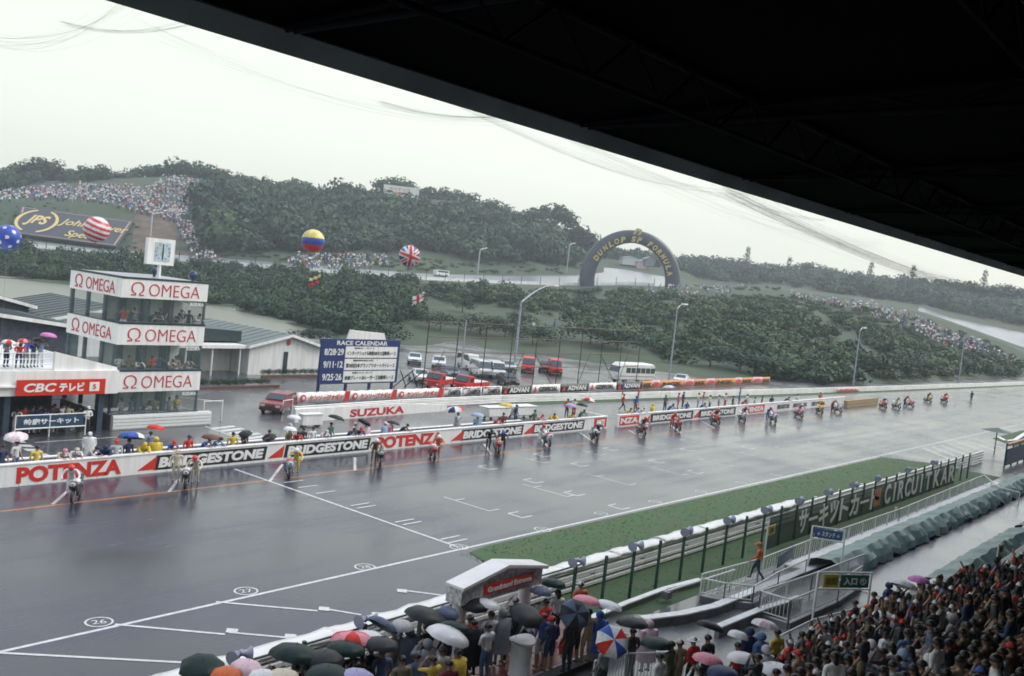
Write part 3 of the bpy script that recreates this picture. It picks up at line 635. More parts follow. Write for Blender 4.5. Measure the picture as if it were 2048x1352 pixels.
for o_ in (g2, g3):
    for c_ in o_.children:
        if c_.name.startswith('wall'): c_.data.materials[0] = mat('painted_shade_wall', (.06, .08, .11), .6, var=.3)  # walls coloured dark, the shade of an open veranda painted in
gf = empty('yard_gate', at(563, 842), R(20), label='small white tubular frame gate beside the dark red wagon', cat='gate')
MB().tube([(0, 0, 0), (0, 0, 1.5), (1.3, 0, 1.5), (1.3, 0, 0)], .045, 6).obj('gate_frame', M_WHITE, gf); MB().box((.65, .02, .75), (1.1, .02, 1.2)).obj('gate_mesh', mg, gf)

# ------------------------------------------------------------------ race calendar board
cb = empty('race_calendar_board', (58.5, 68.8, 0), label='big navy race calendar board with three white date panels', cat='sign')
M_NAVYP = mat('navy_board_paint', (.015, .035, .15), .4, var=.1)
MB().box((4.95, 0, 2.75), (9.9, .25, 4.2)).obj('board', M_NAVYP, cb)
for x in (.3, 9.6, 3.6, 6.6): MB().box((x, .25, 1.3), (.22, .22, 2.6)).obj('board_leg', M_NAVYP, cb)
letters('RACE CALENDAR', 4.95, -.14, 4.50, 6.4, .42, M_WALL, cb, bold=.02)
rows_ = (('8/28·29', 'インターナショナル鈴鹿300キロ自動車レース', '鈴鹿サーキット'), ('9/11·12', '第20回日本グランプリオートバイレース', '国際格式'), ('9/25·26', '鈴鹿グレート20レーサーズ自動車レース', '鈴鹿シルバーカップ'))
for k, (dt, tx, sm) in enumerate(rows_):
    z = 3.65-k*1.17; MB().box((6.2, -.14, z), (6.7, .03, 1.06)).obj('date_panel', M_WALL, cb)
    letters(dt, 1.5, -.14, z, 2.3, .62, M_WALL, cb, bold=.02); letters(tx, 6.2, -.165, z-.1, 6.3, .42, M_BLK, cb, bold=.02); letters(sm, 5.2, -.165, z+.38, 2.6, .16, M_BLK, cb)
MB().prism([(3.0, 4.87), (7.9, 4.87), (7.6, 5.5), (5.4, 5.62), (3.3, 5.75)], -.1, .1, 1).obj('top_panel', M_WALL, cb)
for s in (0, 1):
    mb = MB(); x = 10.6+s*1.6; mb.tube([(x, 1, 0), (x+1.8, .2, 1.8)], .06, 5).tube([(x+1.8, 1, 0), (x, .2, 1.8)], .06, 5); mb.obj('brace', M_DARK, cb)

# ------------------------------------------------------------------ tall scaffold frame
sf = empty('scaffold_frame', (68.3, 65, 0), label='tall bare dark scaffold frame behind the banners and in front of the cars', cat='frame')
nx = 10; Wf = 39.
for k in range(nx):
    x = Wf*k/(nx-1); MB().tube([(x, 0, 0), (x, 0, 7.2 if k < 9 else 6.8)], .055, 5).obj('upright', M_DARK, sf)
M_RUST = mat('rusty_pipe', (.14, .08, .075), .5, var=.3)
for z in (7.15, 5.7, 4.15, 2.6): MB().tube([(0, -.05, z), (Wf, -.05, z)], .045, 5).obj('crossbar', M_RUST, sf)
for k in (0, 3, 6, 8): MB().tube([(Wf*k/9, .1, 0), (Wf*(k+1)/9, 1.6, 4.1)], .045, 5).obj('stay', M_DARK, sf)
for k in (4, 7): MB().tube([(Wf*k/9, .1, 4.1), (Wf*(k+1)/9, .1, 0)], .045, 5).obj('stay', M_DARK, sf)

# ------------------------------------------------------------------ lamp posts
def lamp(px, py, Y, top, label, arm=(7, 2.2), r_=.16, heads=1):
    base = onplane(px, py, 1, Y); base.z = 0
    o = empty('street_lamp', base, label=label, cat='street lamp', group='tall lamp posts round the paddock')
    MB().tube([(0, 0, 0), (0, 0, top*.45), (0, 0, top)], [r_, r_*.8, r_*.55], 8).obj('pole', M_STEEL, o)
    if arm:
        pts = [(0, 0, top)]+[(arm[0]*t, 0, top+arm[1]*math.sin(t*math.pi/2)) for t in (.12, .3, .5, .75, 1)]
        MB().tube(pts, [r_*.55]*3+[r_*.4]*3, 6).obj('arm', M_STEEL, o)
        MB().box((arm[0]+.4, 0, top+arm[1]), (1.3, .35, .2)).obj('lamp_head', M_WHITE, o)
    return o
lamp(1030, 720, 89, 8.6, 'tall lamp post with a long curved arm behind the scaffold frame', (7.5, 2.9), .22)
lamp(1338, 758, 69.6, 10.2, 'lamp post with a short arm beside the minibus', (1.6, .7), .15)
lamp(1706, 770, 58.5, 9.4, 'lamp post beyond the far guard rail, second from the right', (1.4, .5), .15)
lamp(1917, 765, 55, 9.2, 'rightmost lamp post beyond the far guard rail', None, .15)
lamp(920, 760, 73, 6.8, 'plain pale pole without an arm among the parked cars', None, .12)
M_HPOLE = mat('pale_far_pole', (.40, .42, .44), .5)
for i, (x, y, y2) in enumerate(((955, 548, 500), (1133, 545, 490), (297, 515, 435))):
    p = hit(x, y); h = math.hypot(p.x, p.y)*(y-y2)/F_PX
    tag(MB().tube([(0, 0, 0), (0, 0, h), (.1, 0, h+.2), (3.5, 0, h+1)], .22, 6).obj('street_lamp', M_HPOLE, loc=p), 'thin pale lamp post on the grass %s' % ('above the middle of the upper track', 'just left of the black arch', 'right of the tobacco billboard')[i], 'street lamp', 'lamp posts along the upper track')
# ------------------------------------------------------------------ upper track furniture
ut = empty('upper_track_rail', hit(300, 510), label='pale guard rail and fence posts along the upper track', cat='guard rail')
def rail_line(xs, fy, h, name='rail_beam', m=M_WHITE, posts=True):
    P = [hit(x, fy(x)) for x in xs]; P = [p for p in P if p]; o = ut.location
    for a, b in zip(P[:-1], P[1:]):
        if (b-a).length > 60: continue
        a2, b2 = a-o, b-o; z = Vector((0, 0, h)); MB().add([a2, b2, b2+z, a2+z, a2+Vector((0, .3, 0)), b2+Vector((0, .3, 0)), b2+z+Vector((0, .3, 0)), a2+z+Vector((0, .3, 0))], [(0, 1, 2, 3), (4, 5, 6, 7), (3, 2, 6, 7), (0, 1, 5, 4)]).obj(name, m, ut)
    if posts:
        for p in P: MB().tube([p-o, p-o+Vector((0, 0, 2.6))], .12, 4).obj('fence_post', M_DARK, ut)
rail_line(range(-60, 1330, 38), lambda x: LB(x, 0)-1.2, .9)
# white van on the upper track
p = hit(882, 552); q = empty('white_van', p, R(170), label='tiny white van driving on the upper track', cat='van')
MB().box((0, 0, 1.1), (5, 2, 1.6)).obj('body', M_WHITE, q); MB().box((0, 0, 1.45), (4.2, 2.06, .5)).obj('window_band', M_GLASS, q)
for sx2 in (-1.5, 1.5):
    for sy in (-.9, .9): MB().tube([(sx2, sy-.1, .35), (sx2, sy+.1, .35)], .35, 10).obj('wheel', M_TYRE, q)

# ------------------------------------------------------------------ tobacco billboard lying on the slope
pBL, pBR = hit(34, 468), hit(234, 496); pTM = (hit(120, 424)+hit(210, 437))/2
ex = (pBR-pBL).normalized(); ey = pTM-pBL; ey = (ey-ex*ey.dot(ex)).normalized(); en = ex.cross(ey)
if en.dot(CAM-pBL) < 0: en = -en
Oc = (pBL+pBR)/2+en*1.3+ey*5
jb = bpy.data.objects.new('hillside_billboard', None); link(jb); jb.matrix_world = Matrix(((ex.x, -en.x, ey.x, Oc.x), (ex.y, -en.y, ey.y, Oc.y), (ex.z, -en.z, ey.z, Oc.z), (0, 0, 0, 1)))
tag(jb, 'black and gold tobacco billboard laid on the grass slope', 'billboard')
def onb(px, py):
    d = ray(px, py); t = (Oc-CAM).dot(en)/d.dot(en); v = CAM+d*t-Oc; return Vector((v.dot(ex), v.dot(ey)))
M_GOLD = mat('gold_sign_paint', (.60, .46, .16), .5, var=.1); M_BLKB = mat('black_billboard_paint', (.025, .03, .045), .5); M_TANB = mat('tan_border_paint', (.36, .27, .19), .6)
ins = [onb(40, 412), onb(268, 443), onb(234, 493), onb(28, 466)]
MB().prism([tuple(c) for c in ins], 0, .5, 1).obj('board', M_BLKB, jb)
cen = sum(ins, Vector((0, 0)))/4; mb = MB(); i2 = [cen+(c-cen)*.95 for c in ins]; i3 = [cen+(c-cen)*.92 for c in ins]
for k in range(4):
    a, b, c, d = i2[k], i2[(k+1) % 4], i3[(k+1) % 4], i3[k]; mb.prism([tuple(a), tuple(b), tuple(c), tuple(d)], -.05, 0, 1)
mb.obj('border', M_TANB, jb)
ec = onb(74, 442); erx = (onb(118, 448)-onb(31, 437)).length/2; erz = (onb(78, 416)-onb(70, 470)).length/2*.98; N = 40
MB().prism([(ec.x+erx*1.0*math.cos(2*math.pi*k/N), ec.y+erz*math.sin(2*math.pi*k/N)) for k in range(N)], -.06, .4, 1).obj('emblem_disc', M_BLKB, jb)
for s in (-1, 1):
    vs = []; fs = []; N = 26
    for k in range(N+1):
        a = (-1.2+2.4*k/N)+(0 if s > 0 else math.pi); t = 1-abs(k/N-.5)*.9
        for rr_ in (.80, .80+.16*t): vs.append((ec.x+rr_*erx*math.cos(a), -.10, ec.y+rr_*erz*math.sin(a)))
    for k in range(N): fs.append((2*k, 2*k+1, 2*k+3, 2*k+2))
    MB().add(vs, fs).obj('laurel_branch', M_GOLD, jb)
letters('JPS', ec.x, -.12, ec.y, erx*1.0, erz*.85, M_GOLD, jb, bold=.03, shear=.2)
q0, q1 = onb(118, 446), onb(256, 462); letters('John Player', (q0.x+q1.x)/2, -.10, (q0.y+q1.y)/2, (q1-q0).length, (onb(160, 432)-onb(157, 458)).length*.62, M_GOLD, jb, bold=.01, shear=.3)
q0, q1 = onb(130, 468), onb(205, 478); letters('Special', (q0.x+q1.x)/2, -.10, (q0.y+q1.y)/2, (q1-q0).length, (onb(160, 450)-onb(157, 476)).length*.60, M_GOLD, jb, bold=.01, shear=.3)

# ------------------------------------------------------------------ white hilltop sign
a, b = far(766, 390, 434), far(837, 398, 434)
hs = empty('hilltop_sign', a, math.atan2(b.y-a.y, b.x-a.x), label='white hoarding with red lettering standing on the wooded hilltop', cat='sign')
L = (b-a).xy.length; hs['label'] = 'white hoarding with red lettering standing on the wooded hilltop'
MB().box((L/2, 0, 2.4), (L, .3, 4.6)).obj('board', M_WALL, hs); letters('ユニテック', L*.45, -.2, 3.3, L*.6, 1.2, M_RED, hs); letters('自動車部品', L*.58, -.2, 1.6, L*.5, 1.1, M_RED, hs)
for k in range(5): MB().box((L*(k+.5)/5, .2, -1), (.3, .3, 5)).obj('sign_leg', M_STEEL, hs)

# ------------------------------------------------------------------ black tyre arch over the upper track
AL, AR, AT = far(1176, 538, 340), far(1343, 588, 340), far(1254, 472, 340)
mid = (AL+AR)/2; exx = (AR-AL); exx.z = 0; Wd = exx.length; exx.normalize(); Hh = AT.z-mid.z
ar = empty('tyre_arch', (mid.x, mid.y, mid.z), math.atan2(exx.y, exx.x), label='huge black tyre shaped advertising arch over the upper track', cat='arch')
N = 40; n2 = 14; vs = []; fs = []; Rx, Rz = Wd/2, Hh; sl = (AR.z-AL.z)/Wd
for k in range(N+1):
    t = k/N; a = math.pi*(1-t)*1.16-.16*math.pi*.5; wth = 2.2+.45*abs(math.cos(a))
    c = Vector((Rx*math.cos(a)*1.0, 0, Rz*math.sin(a))); nrm = Vector((math.cos(a), 0, math.sin(a)))
    for j in range(n2):
        b_ = 2*math.pi*j/n2; vs.append(c+nrm*math.cos(b_)*wth+Vector((0, math.sin(b_)*1.7, 0)))
for k in range(N):
    for j in range(n2): fs.append((k*n2+j, k*n2+(j+1) % n2, (k+1)*n2+(j+1) % n2, (k+1)*n2+j))
M_ARCH = mat('dark_arch_skin', (.045, .052, .085), .35, var=.25, scale=.3)  # grey-blue rather than black: distance haze put into the skin colour
MB().add(vs, fs, 0, True).obj('arch_body', M_ARCH, ar)
def arc_text(s, a0, a1, h, m, wch):
    for i, ch in enumerate(s):
        if ch == ' ': continue
        a = a0+(a1-a0)*i/(len(s)-1); o = mobj('lettering', text_mesh(ch, wch, h, m, .05, .1, .15), ar)
        o.matrix_local = Matrix.Translation((Rx*math.cos(a)*.94, -1.80, Rz*math.sin(a)*.94)) @ Matrix.Rotation(-(a-math.pi/2), 4, 'Y')
arc_text('DUNLOP', R(152), R(106), 1.9, M_GOLD, 1.75); arc_text('SP FORMULA', R(91), R(17), 1.9, M_GOLD, 1.6)
o = mobj('logo', text_mesh('D', 3.4, 2.9, M_GOLD, .06, .1, .5), ar); o.location = (.6, -1.5, Rz+1.4)

# ------------------------------------------------------------------ balloons and flags
M_STR = mat('thin_cord', (.25, .25, .28), .6)
def balloon(px, py, D, r_, mats, fn, label, flag=None):
    p = far(px, py, D); o = empty('advertising_balloon', p, YAW-math.pi/2, label=label, cat='balloon', group='tethered balloons above the paddock')
    MB().ball((0, 0, 0), r_, 110, 70, fn=fn).obj('envelope', mats, o)
    MB().tube([(0, 0, -r_), (0, .1, -r_-.15)], .05, 6).obj('nozzle', mats[0], o)
    MB().tube([(0, 0, -r_), (.1, 0, -p.z*.5), (.3, 0, -p.z+.05)], .006, 4).obj('tether', M_STR, o)
Bl = mat('blue_balloon', (.03, .08, .42), .3); Wh = mat('white_balloon', (.72, .70, .72), .3); Rd = mat('red_balloon', (.60, .05, .06), .3); Yl = mat('yellow_balloon', (.72, .60, .18), .3); Nv = mat('navy_balloon', (.03, .04, .16), .3)
stars = [Vector((math.cos(k*2.4)*math.sqrt(1-((k+.5)/15-1)**2) if False else math.cos(k*2.39996)*math.sqrt(max(0, 1-(1-(k+.5)/11)**2)), math.sin(k*2.39996)*math.sqrt(max(0, 1-(1-(k+.5)/11)**2)), 1-(k+.5)/11)) for k in range(22)]
balloon(15, 475, 70, .80, [Bl, Wh], lambda x, y, z: 1 if any((Vector((x, y, z))-s).length < .15 for s in stars) else 0, 'blue balloon with white stars at the left edge')
tl = Vector((.35, 0, 1)).normalized()
balloon(193, 459, 90, 1.08, [Rd, Wh], lambda x, y, z: int(math.floor((Vector((x, y, z)).dot(tl)+1)*5.0)) % 2, 'balloon with red and white stripes before the billboard')
balloon(626, 482, 90, 1.04, [Yl, Bl, Rd], lambda x, y, z: 0 if z > .28 else (1 if z > -.3 else 2), 'yellow, blue and red banded balloon above the upper track')
def uj(x, y, z):
    u_, v_ = (x*.95+y*.2), z*.9+x*.25
    if abs(u_) < .13 or abs(v_) < .13: return 2
    if abs(u_) < .24 or abs(v_) < .24: return 1
    if abs(abs(u_)-abs(v_)) < .10: return 2 if (u_*v_ > 0) else 1
    if abs(abs(u_)-abs(v_)) < .2: return 1
    return 0
balloon(819, 512, 90, .98, [Nv, Wh, Rd], uj, 'balloon painted with the British flag')
def flag(px, py, D, w_, h, mats, fn, label, tilt):
    p = far(px, py, D); o = empty('flag', p, YAW-math.pi/2, label=label, cat='flag'); nx, nz = 18, 12; vs = []; fs = []; ms = []
    for i in range(nx+1):
        for j in range(nz+1):
            x = (i/nx-.5)*w_; z = (j/nz-.5)*h; vs.append((x, .06*math.sin(i*.8+j*.4)*w_, z+x*tilt+.05*math.sin(i*.9)*h))
    for i in range(nx):
        for j in range(nz): fs.append((i*(nz+1)+j, (i+1)*(nz+1)+j, (i+1)*(nz+1)+j+1, i*(nz+1)+j+1)); ms.append(fn((i+.5)/nx-.5, (j+.5)/nz-.5))
    mb = MB().add(vs, fs, 0, True); mb.m = ms; fo = mb.obj('cloth', mats, o); md = fo.modifiers.new('t', 'SOLIDIFY'); md.thickness = .01
    MB().tube([(0, 0, h*.5), (0, 0, 2.6)], .006, 4).obj('cord', M_STR, o)
flag(629, 562, 88, .95, .75, [Yl, Nv, Rd], lambda u, v: 0 if v > .16 else (1 if v > -.12 else 2), 'small yellow, blue and red flag hanging under the banded balloon', .5)
def ujf(u, v):
    if abs(u) < .09 or abs(v) < .11: return 2
    if abs(abs(u)-abs(v)) < .12: return 1
    return 0 if (u*v > .09) else 1
flag(836, 598, 88, 1.0, .8, [Nv, Wh, Rd], ujf, 'small British flag hanging under its balloon', .6)

# ------------------------------------------------------------------ vegetation
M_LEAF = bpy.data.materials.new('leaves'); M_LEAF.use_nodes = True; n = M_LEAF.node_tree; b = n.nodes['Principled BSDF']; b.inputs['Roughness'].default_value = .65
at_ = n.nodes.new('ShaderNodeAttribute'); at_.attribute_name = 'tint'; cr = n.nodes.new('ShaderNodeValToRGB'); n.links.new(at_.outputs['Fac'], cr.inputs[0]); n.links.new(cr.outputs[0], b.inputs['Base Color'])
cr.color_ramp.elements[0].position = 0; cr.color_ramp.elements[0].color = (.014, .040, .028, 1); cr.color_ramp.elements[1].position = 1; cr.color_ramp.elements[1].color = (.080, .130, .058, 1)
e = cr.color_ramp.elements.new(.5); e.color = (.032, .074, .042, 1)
b.inputs['Specular IOR Level'].default_value = .25; b.inputs['Transmission Weight'].default_value = 0; b.inputs['Subsurface Weight'].default_value = 0
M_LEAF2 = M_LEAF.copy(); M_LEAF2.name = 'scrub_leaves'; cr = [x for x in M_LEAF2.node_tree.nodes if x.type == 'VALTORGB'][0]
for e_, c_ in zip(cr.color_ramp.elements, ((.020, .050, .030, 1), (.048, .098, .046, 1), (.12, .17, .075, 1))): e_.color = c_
M_BARK = mat('bark', (.09, .07, .055), .9, var=.3)
def crown_arrays(seed, nclump, nleaf, leaf, cone=False, flat=.8):
    g = np.random.RandomState(seed); cs = []
    for k in range(nclump):
        v = g.normal(size=3); v /= np.linalg.norm(v); v[2] = abs(v[2])*1.1-.25; rr = .45+.35*g.rand(); c = v*rr; c[2] = c[2]*flat
        if cone: c = np.array([v[0]*.35*(1-k/nclump), v[1]*.35*(1-k/nclump), -.6+1.7*k/nclump])
        cs.append((c, (.38+.2*g.rand())*(1-.6*k/nclump if cone else 1)))
    V = []; T = []
    for c, r_ in cs:
        tint = g.rand()*.5
        for _ in range(nleaf):
            d = g.normal(size=3); d /= np.linalg.norm(d); rad = r_*(.75+.3*g.rand()); p = c+d*rad*np.array([1, 1, .85])
            nrm = d+g.normal(size=3)*.28; nrm /= np.linalg.norm(nrm); t = np.cross(nrm, g.normal(size=3)); t /= np.linalg.norm(t); q = np.cross(nrm, t); s_ = leaf*(.6+.8*g.rand())
            V += [p-t*s_, p-q*s_*.7, p+t*s_, p+q*s_*.7]; T.append(np.clip(tint+.14*g.rand()+.22*d[2], 0, 1))  # leaf tint rises toward clump tops: light from above put into the colour
    return np.array(V), np.array(T)
CR = [crown_arrays(10+i, 11, 36, .115) for i in range(6)]; CRS = [crown_arrays(90+i, 7, 30, .135) for i in range(6)]; CRC = crown_arrays(40, 12, 26, .07, True)
CRH = [crown_arrays(60+i, 14, 75, .055) for i in range(4)]
def leaf_mesh(name, V, T, m_=None):
    nq = len(V)//4; me = bpy.data.meshes.new(name); me.vertices.add(len(V)); me.vertices.foreach_set('co', V.astype('f').ravel())
    me.loops.add(len(V)); me.loops.foreach_set('vertex_index', np.arange(len(V), dtype='i')); me.polygons.add(nq)
    me.polygons.foreach_set('loop_start', np.arange(0, len(V), 4, dtype='i')); me.polygons.foreach_set('loop_total', np.full(nq, 4, 'i'))
    me.update(calc_edges=True); a = me.attributes.new('tint', 'FLOAT', 'POINT'); a.data.foreach_set('value', np.repeat(T, 4).astype('f')); me.materials.append(m_ or M_LEAF); return me
def scatter_mesh(items, lib, m_=None):
    Vs = []; Ts = []; g = np.random.RandomState(9)
    for (p, r_, h, k) in items:
        V, T = lib[k % len(lib)]; a = g.rand()*6.28; c, s = math.cos(a), math.sin(a)
        q = V*np.array([r_, r_, h]); q = np.stack([q[:, 0]*c-q[:, 1]*s, q[:, 0]*s+q[:, 1]*c, q[:, 2]], 1)+np.array([p[0], p[1], p[2]+h*.45]); Vs.append(q); Ts.append(np.clip(T+g.uniform(-.38, .38), 0, 1))
    return leaf_mesh('foliage', np.concatenate(Vs), np.concatenate(Ts), m_)
def inpoly(x, y, P):
    c = False; j = len(P)-1
    for i in range(len(P)):
        if (P[i][1] > y) != (P[j][1] > y) and x < (P[j][0]-P[i][0])*(y-P[i][1])/(P[j][1]-P[i][1])+P[i][0]: c = not c
        j = i
    return c
rv = random.Random(21)
def fill(poly, step, rmin, rmax, hf=1.0, dens=1.0, patchy=False):
    xs = [p[0] for p in poly]; ys = [p[1] for p in poly]; out = []; y = min(ys)
    while y < max(ys):
        x = min(xs)+rv.random()*step
        while x < max(xs):
            u_, v_ = x+rv.uniform(-.5, .5)*step, y+rv.uniform(-.5, .5)*step*.6
            if inpoly(u_, v_, poly) and rv.random() < dens:
                p = hit(u_, v_)
                if p and patchy and mn.noise(Vector((p.x*.045, p.y*.045, 7)))+.5*mn.noise(Vector((p.x*.13, p.y*.13, 2))) < -.10+rv.uniform(-.12, .12): p = None
                if p: r_ = rv.uniform(rmin, rmax); out.append(((p.x, p.y, p.z), r_, r_*hf*rv.uniform(.7, 1.35), rv.randrange(6)))
            x += step
        y += step*.6
    return out
wood = []
wood += fill([(395, 392), (480, 385), (640, 402), (1000, 442), (1150, 490), (1175, 540), (1000, 530), (850, 500), (770, 500), (590, 505), (480, 505), (430, 500), (395, 440)], 23, 4.6, 8.4, .85)
wood += fill([(-40, 372), (0, 365), (60, 372), (0, 385), (-40, 392)], 14, 3, 5); wood += fill([(0, 352), (200, 352), (200, 366), (100, 366), (40, 372), (0, 372)], 14, 3, 5)
wood += fill([(395, 400), (480, 395), (640, 412), (1000, 452), (1150, 500), (1170, 540), (850, 505), (590, 510), (430, 505)], 30, 2.5, 4.5, 1.0)
for x in range(-30, 1190, 9):
    if 380 > x > 270: continue
    D = LG(x, 1)+rv.uniform(2, 14); p = far(x+rv.uniform(-4, 4), LG(x, 0)+6, D); wood.append(((p.x, p.y, p.z-1), rv.uniform(3.2, 5.6), rv.uniform(3, 5), rv.randrange(6)))
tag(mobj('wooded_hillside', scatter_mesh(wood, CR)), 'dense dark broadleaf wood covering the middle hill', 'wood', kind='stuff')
bank = fill([(-60, 500), (0, 500), (220, 520), (440, 538), (640, 554), (840, 570), (840, 640), (700, 672), (640, 662), (512, 625), (420, 606), (130, 562), (0, 552), (-60, 548)], 13, 1.5, 2.8, .9)
tag(mobj('lakeside_thicket', scatter_mesh(bank, CR)), 'dark green thicket on the far bank of the lake below the upper track', 'thicket', kind='stuff')
slope = fill([(840, 572), (1300, 590), (1400, 600), (1700, 650), (1850, 700), (2060, 760), (2060, 750), (1900, 755), (1650, 765), (1400, 752), (1300, 700), (1120, 640), (980, 610), (840, 600)], 11, 1.2, 3.2, .7, .8, True)
slope += fill([(1400, 650), (1700, 665), (1850, 720), (2060, 750), (1900, 757), (1640, 768), (1400, 750)], 13, 1.6, 3.6, .75, .7, True)
slope += fill([(1180, 600), (1400, 600), (1560, 598), (1700, 632), (1850, 705), (2040, 760), (1700, 690), (1400, 665), (1280, 640)], 9, 1.0, 2.3, .55, .8, True)
slope += fill([(1380, 588), (1560, 592), (1716, 612), (1842, 640), (1960, 680), (2040, 715), (2040, 748), (1850, 702), (1700, 642), (1400, 607)], 9, .7, 1.6, .55, .6)
slope += fill([(1345, 566), (1400, 572), (1560, 578), (1560, 584), (1400, 580)], 9, .7, 1.5, .6, .6)
slope += fill([(900, 575), (1300, 590), (1300, 625), (1100, 615), (900, 600)], 10, .8, 2.2, .7, .7, True)
slope += fill([(430, 500), (840, 515), (1130, 540), (1130, 549), (1000, 549), (840, 543), (640, 529), (440, 514)], 9, .7, 1.6, .5, .45)
slope += fill([(-30, 406), (100, 404), (260, 432), (290, 470), (290, 500), (240, 500), (0, 472), (-30, 470)], 12, .5, 1.1, .4, .25)
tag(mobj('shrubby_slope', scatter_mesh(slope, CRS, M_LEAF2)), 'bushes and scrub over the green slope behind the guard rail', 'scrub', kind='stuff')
backw = []
for x in range(1195, 2120, 7):
    D = LG(x, 1)+rv.uniform(-8, 14); p = far(x+rv.uniform(-4, 4), LG(x, 0)+3, D); backw.append(((p.x, p.y, p.z-1.5), rv.uniform(3.5, 6.5), rv.uniform(4, 8), rv.randrange(6)))
backw += fill([(1180, 505), (1350, 522), (1500, 545), (1700, 566), (1900, 590), (2060, 612), (2060, 655), (1850, 612), (1700, 590), (1560, 572), (1400, 560), (1340, 540), (1200, 522)], 12, 3.5, 6, .8, .8)
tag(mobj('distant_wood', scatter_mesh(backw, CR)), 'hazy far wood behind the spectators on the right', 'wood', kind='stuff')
# hedges and trees one can tell apart
def mtree(p, r_, h, k, label, lib=CRH, trunk=True, name='tree', grp=None, cat='tree'):
    o = empty(name, p, rv.uniform(0, 6), label=label, cat=cat, group=grp)
    V, T = lib[k % len(lib)]; key = ('crown', id(lib), k % len(lib))
    if key not in _T: _T[key] = leaf_mesh('crown', V, T)
    c = mobj('crown', _T[key], o); c.scale = (r_*(1.25 if lib is CR else 1.05), r_*(1.25 if lib is CR else 1.05), h*.58); c.location = (0, 0, h*.42)
    if lib is not CR and lib is not CRH: c.scale = (r_*2.2, r_*2.2, h*.6)
    if trunk:
        mb = MB().tube([(0, 0, -.5), (.1, 0, h*.25), (0, .1, h*.6)], [h*.035, h*.028, h*.012], 6)
        for a in (0, 2.1, 4.2): mb.tube([(0.05, 0, h*.28), (math.cos(a)*r_*.45, math.sin(a)*r_*.45, h*.6)], [h*.018, h*.006], 5)
        mb.obj('trunk', M_BARK, o)
    return o
SK = [(20, 345, 6), (48, 338, 7), (78, 335, 7.5), (108, 340, 7), (135, 346, 5), (160, 350, 5), (182, 350, 7), (215, 355, 5), (245, 358, 5), (262, 352, 6), (285, 350, 7), (310, 348, 7), (335, 346, 7), (352, 340, 8.5), (372, 340, 7), (398, 342, 7), (425, 348, 7), (450, 352, 6), (478, 358, 6), (500, 364, 6), (528, 370, 6),
      (560, 374, 5), (585, 374, 7), (612, 384, 4.5), (640, 384, 6), (668, 384, 6), (692, 380, 7), (718, 382, 6), (745, 386, 5), (775, 378, 8.5), (805, 376, 8.5), (838, 388, 6), (862, 388, 7), (890, 392, 7), (918, 396, 7), (945, 402, 7), (975, 412, 7), (1000, 420, 7), (1030, 432, 6), (1058, 434, 7), (1085, 432, 8), (1110, 432, 9), (1130, 444, 8), (1148, 462, 7), (1165, 476, 7), (1182, 488, 7)]
U_ = 'zeroth first second third fourth fifth sixth seventh eighth ninth tenth eleventh twelfth thirteenth fourteenth fifteenth sixteenth seventeenth eighteenth nineteenth'.split()
nth_ = lambda n: U_[n] if n < 20 else (('twentieth', 'thirtieth', 'fortieth')[n//10-2] if n % 10 == 0 else ('twenty', 'thirty', 'forty')[n//10-2]+' '+U_[n % 10])
for i, (x, y, h) in enumerate(SK):
    D = LG(x, 1)+8 if x < 1120 else 440; p = far(x, y+10, D); p.z -= 1.5
    nb = 'above the left crowd' if x < 400 else ('beside the hilltop sign' if 700 < x < 880 else ('near the arch' if x > 1050 else 'on the middle ridge'))
    mtree(p, h*.75, h*1.25, i, '%s %s broadleaf tree %s, %s tree from the left' % (('low', 'tall', 'round')[i % 3], ('dark', 'dull green', 'bushy', 'ragged', 'dense')[i % 5], nb, nth_(i+1)), CR, grp='trees along the skyline')
FS = [(1340, 520), (1375, 516), (1400, 518), (1430, 522), (1455, 524), (1480, 526), (1492, 520), (1520, 532), (1545, 536), (1575, 540), (1598, 536), (1620, 534), (1645, 540), (1675, 548), (1710, 558), (1738, 552), (1765, 562), (1800, 560), (1822, 558), (1850, 566), (1880, 568), (1910, 572), (1940, 574), (1965, 570), (1995, 578), (2030, 582)]
for i, (x, y) in enumerate(FS):
    p = far(x, y+16, 628); cn = i in (6, 9, 15, 18, 23)
    mtree(p, 6 if not cn else 2.6, 9 if not cn else 12.5, i, '%s %s, number %s from the arch on the far right skyline' % (('hazy', 'small', 'broad', 'pale', 'blurred', 'low')[i % 6], 'pointed conifer' if cn else ('round tree', 'bushy tree')[i % 2], 'one two three four five six seven eight nine ten eleven twelve thirteen fourteen fifteen sixteen seventeen eighteen nineteen twenty twenty-one twenty-two twenty-three twenty-four twenty-five twenty-six'.split()[i]), [CRC] if cn else CR, grp='trees on the far right skyline')
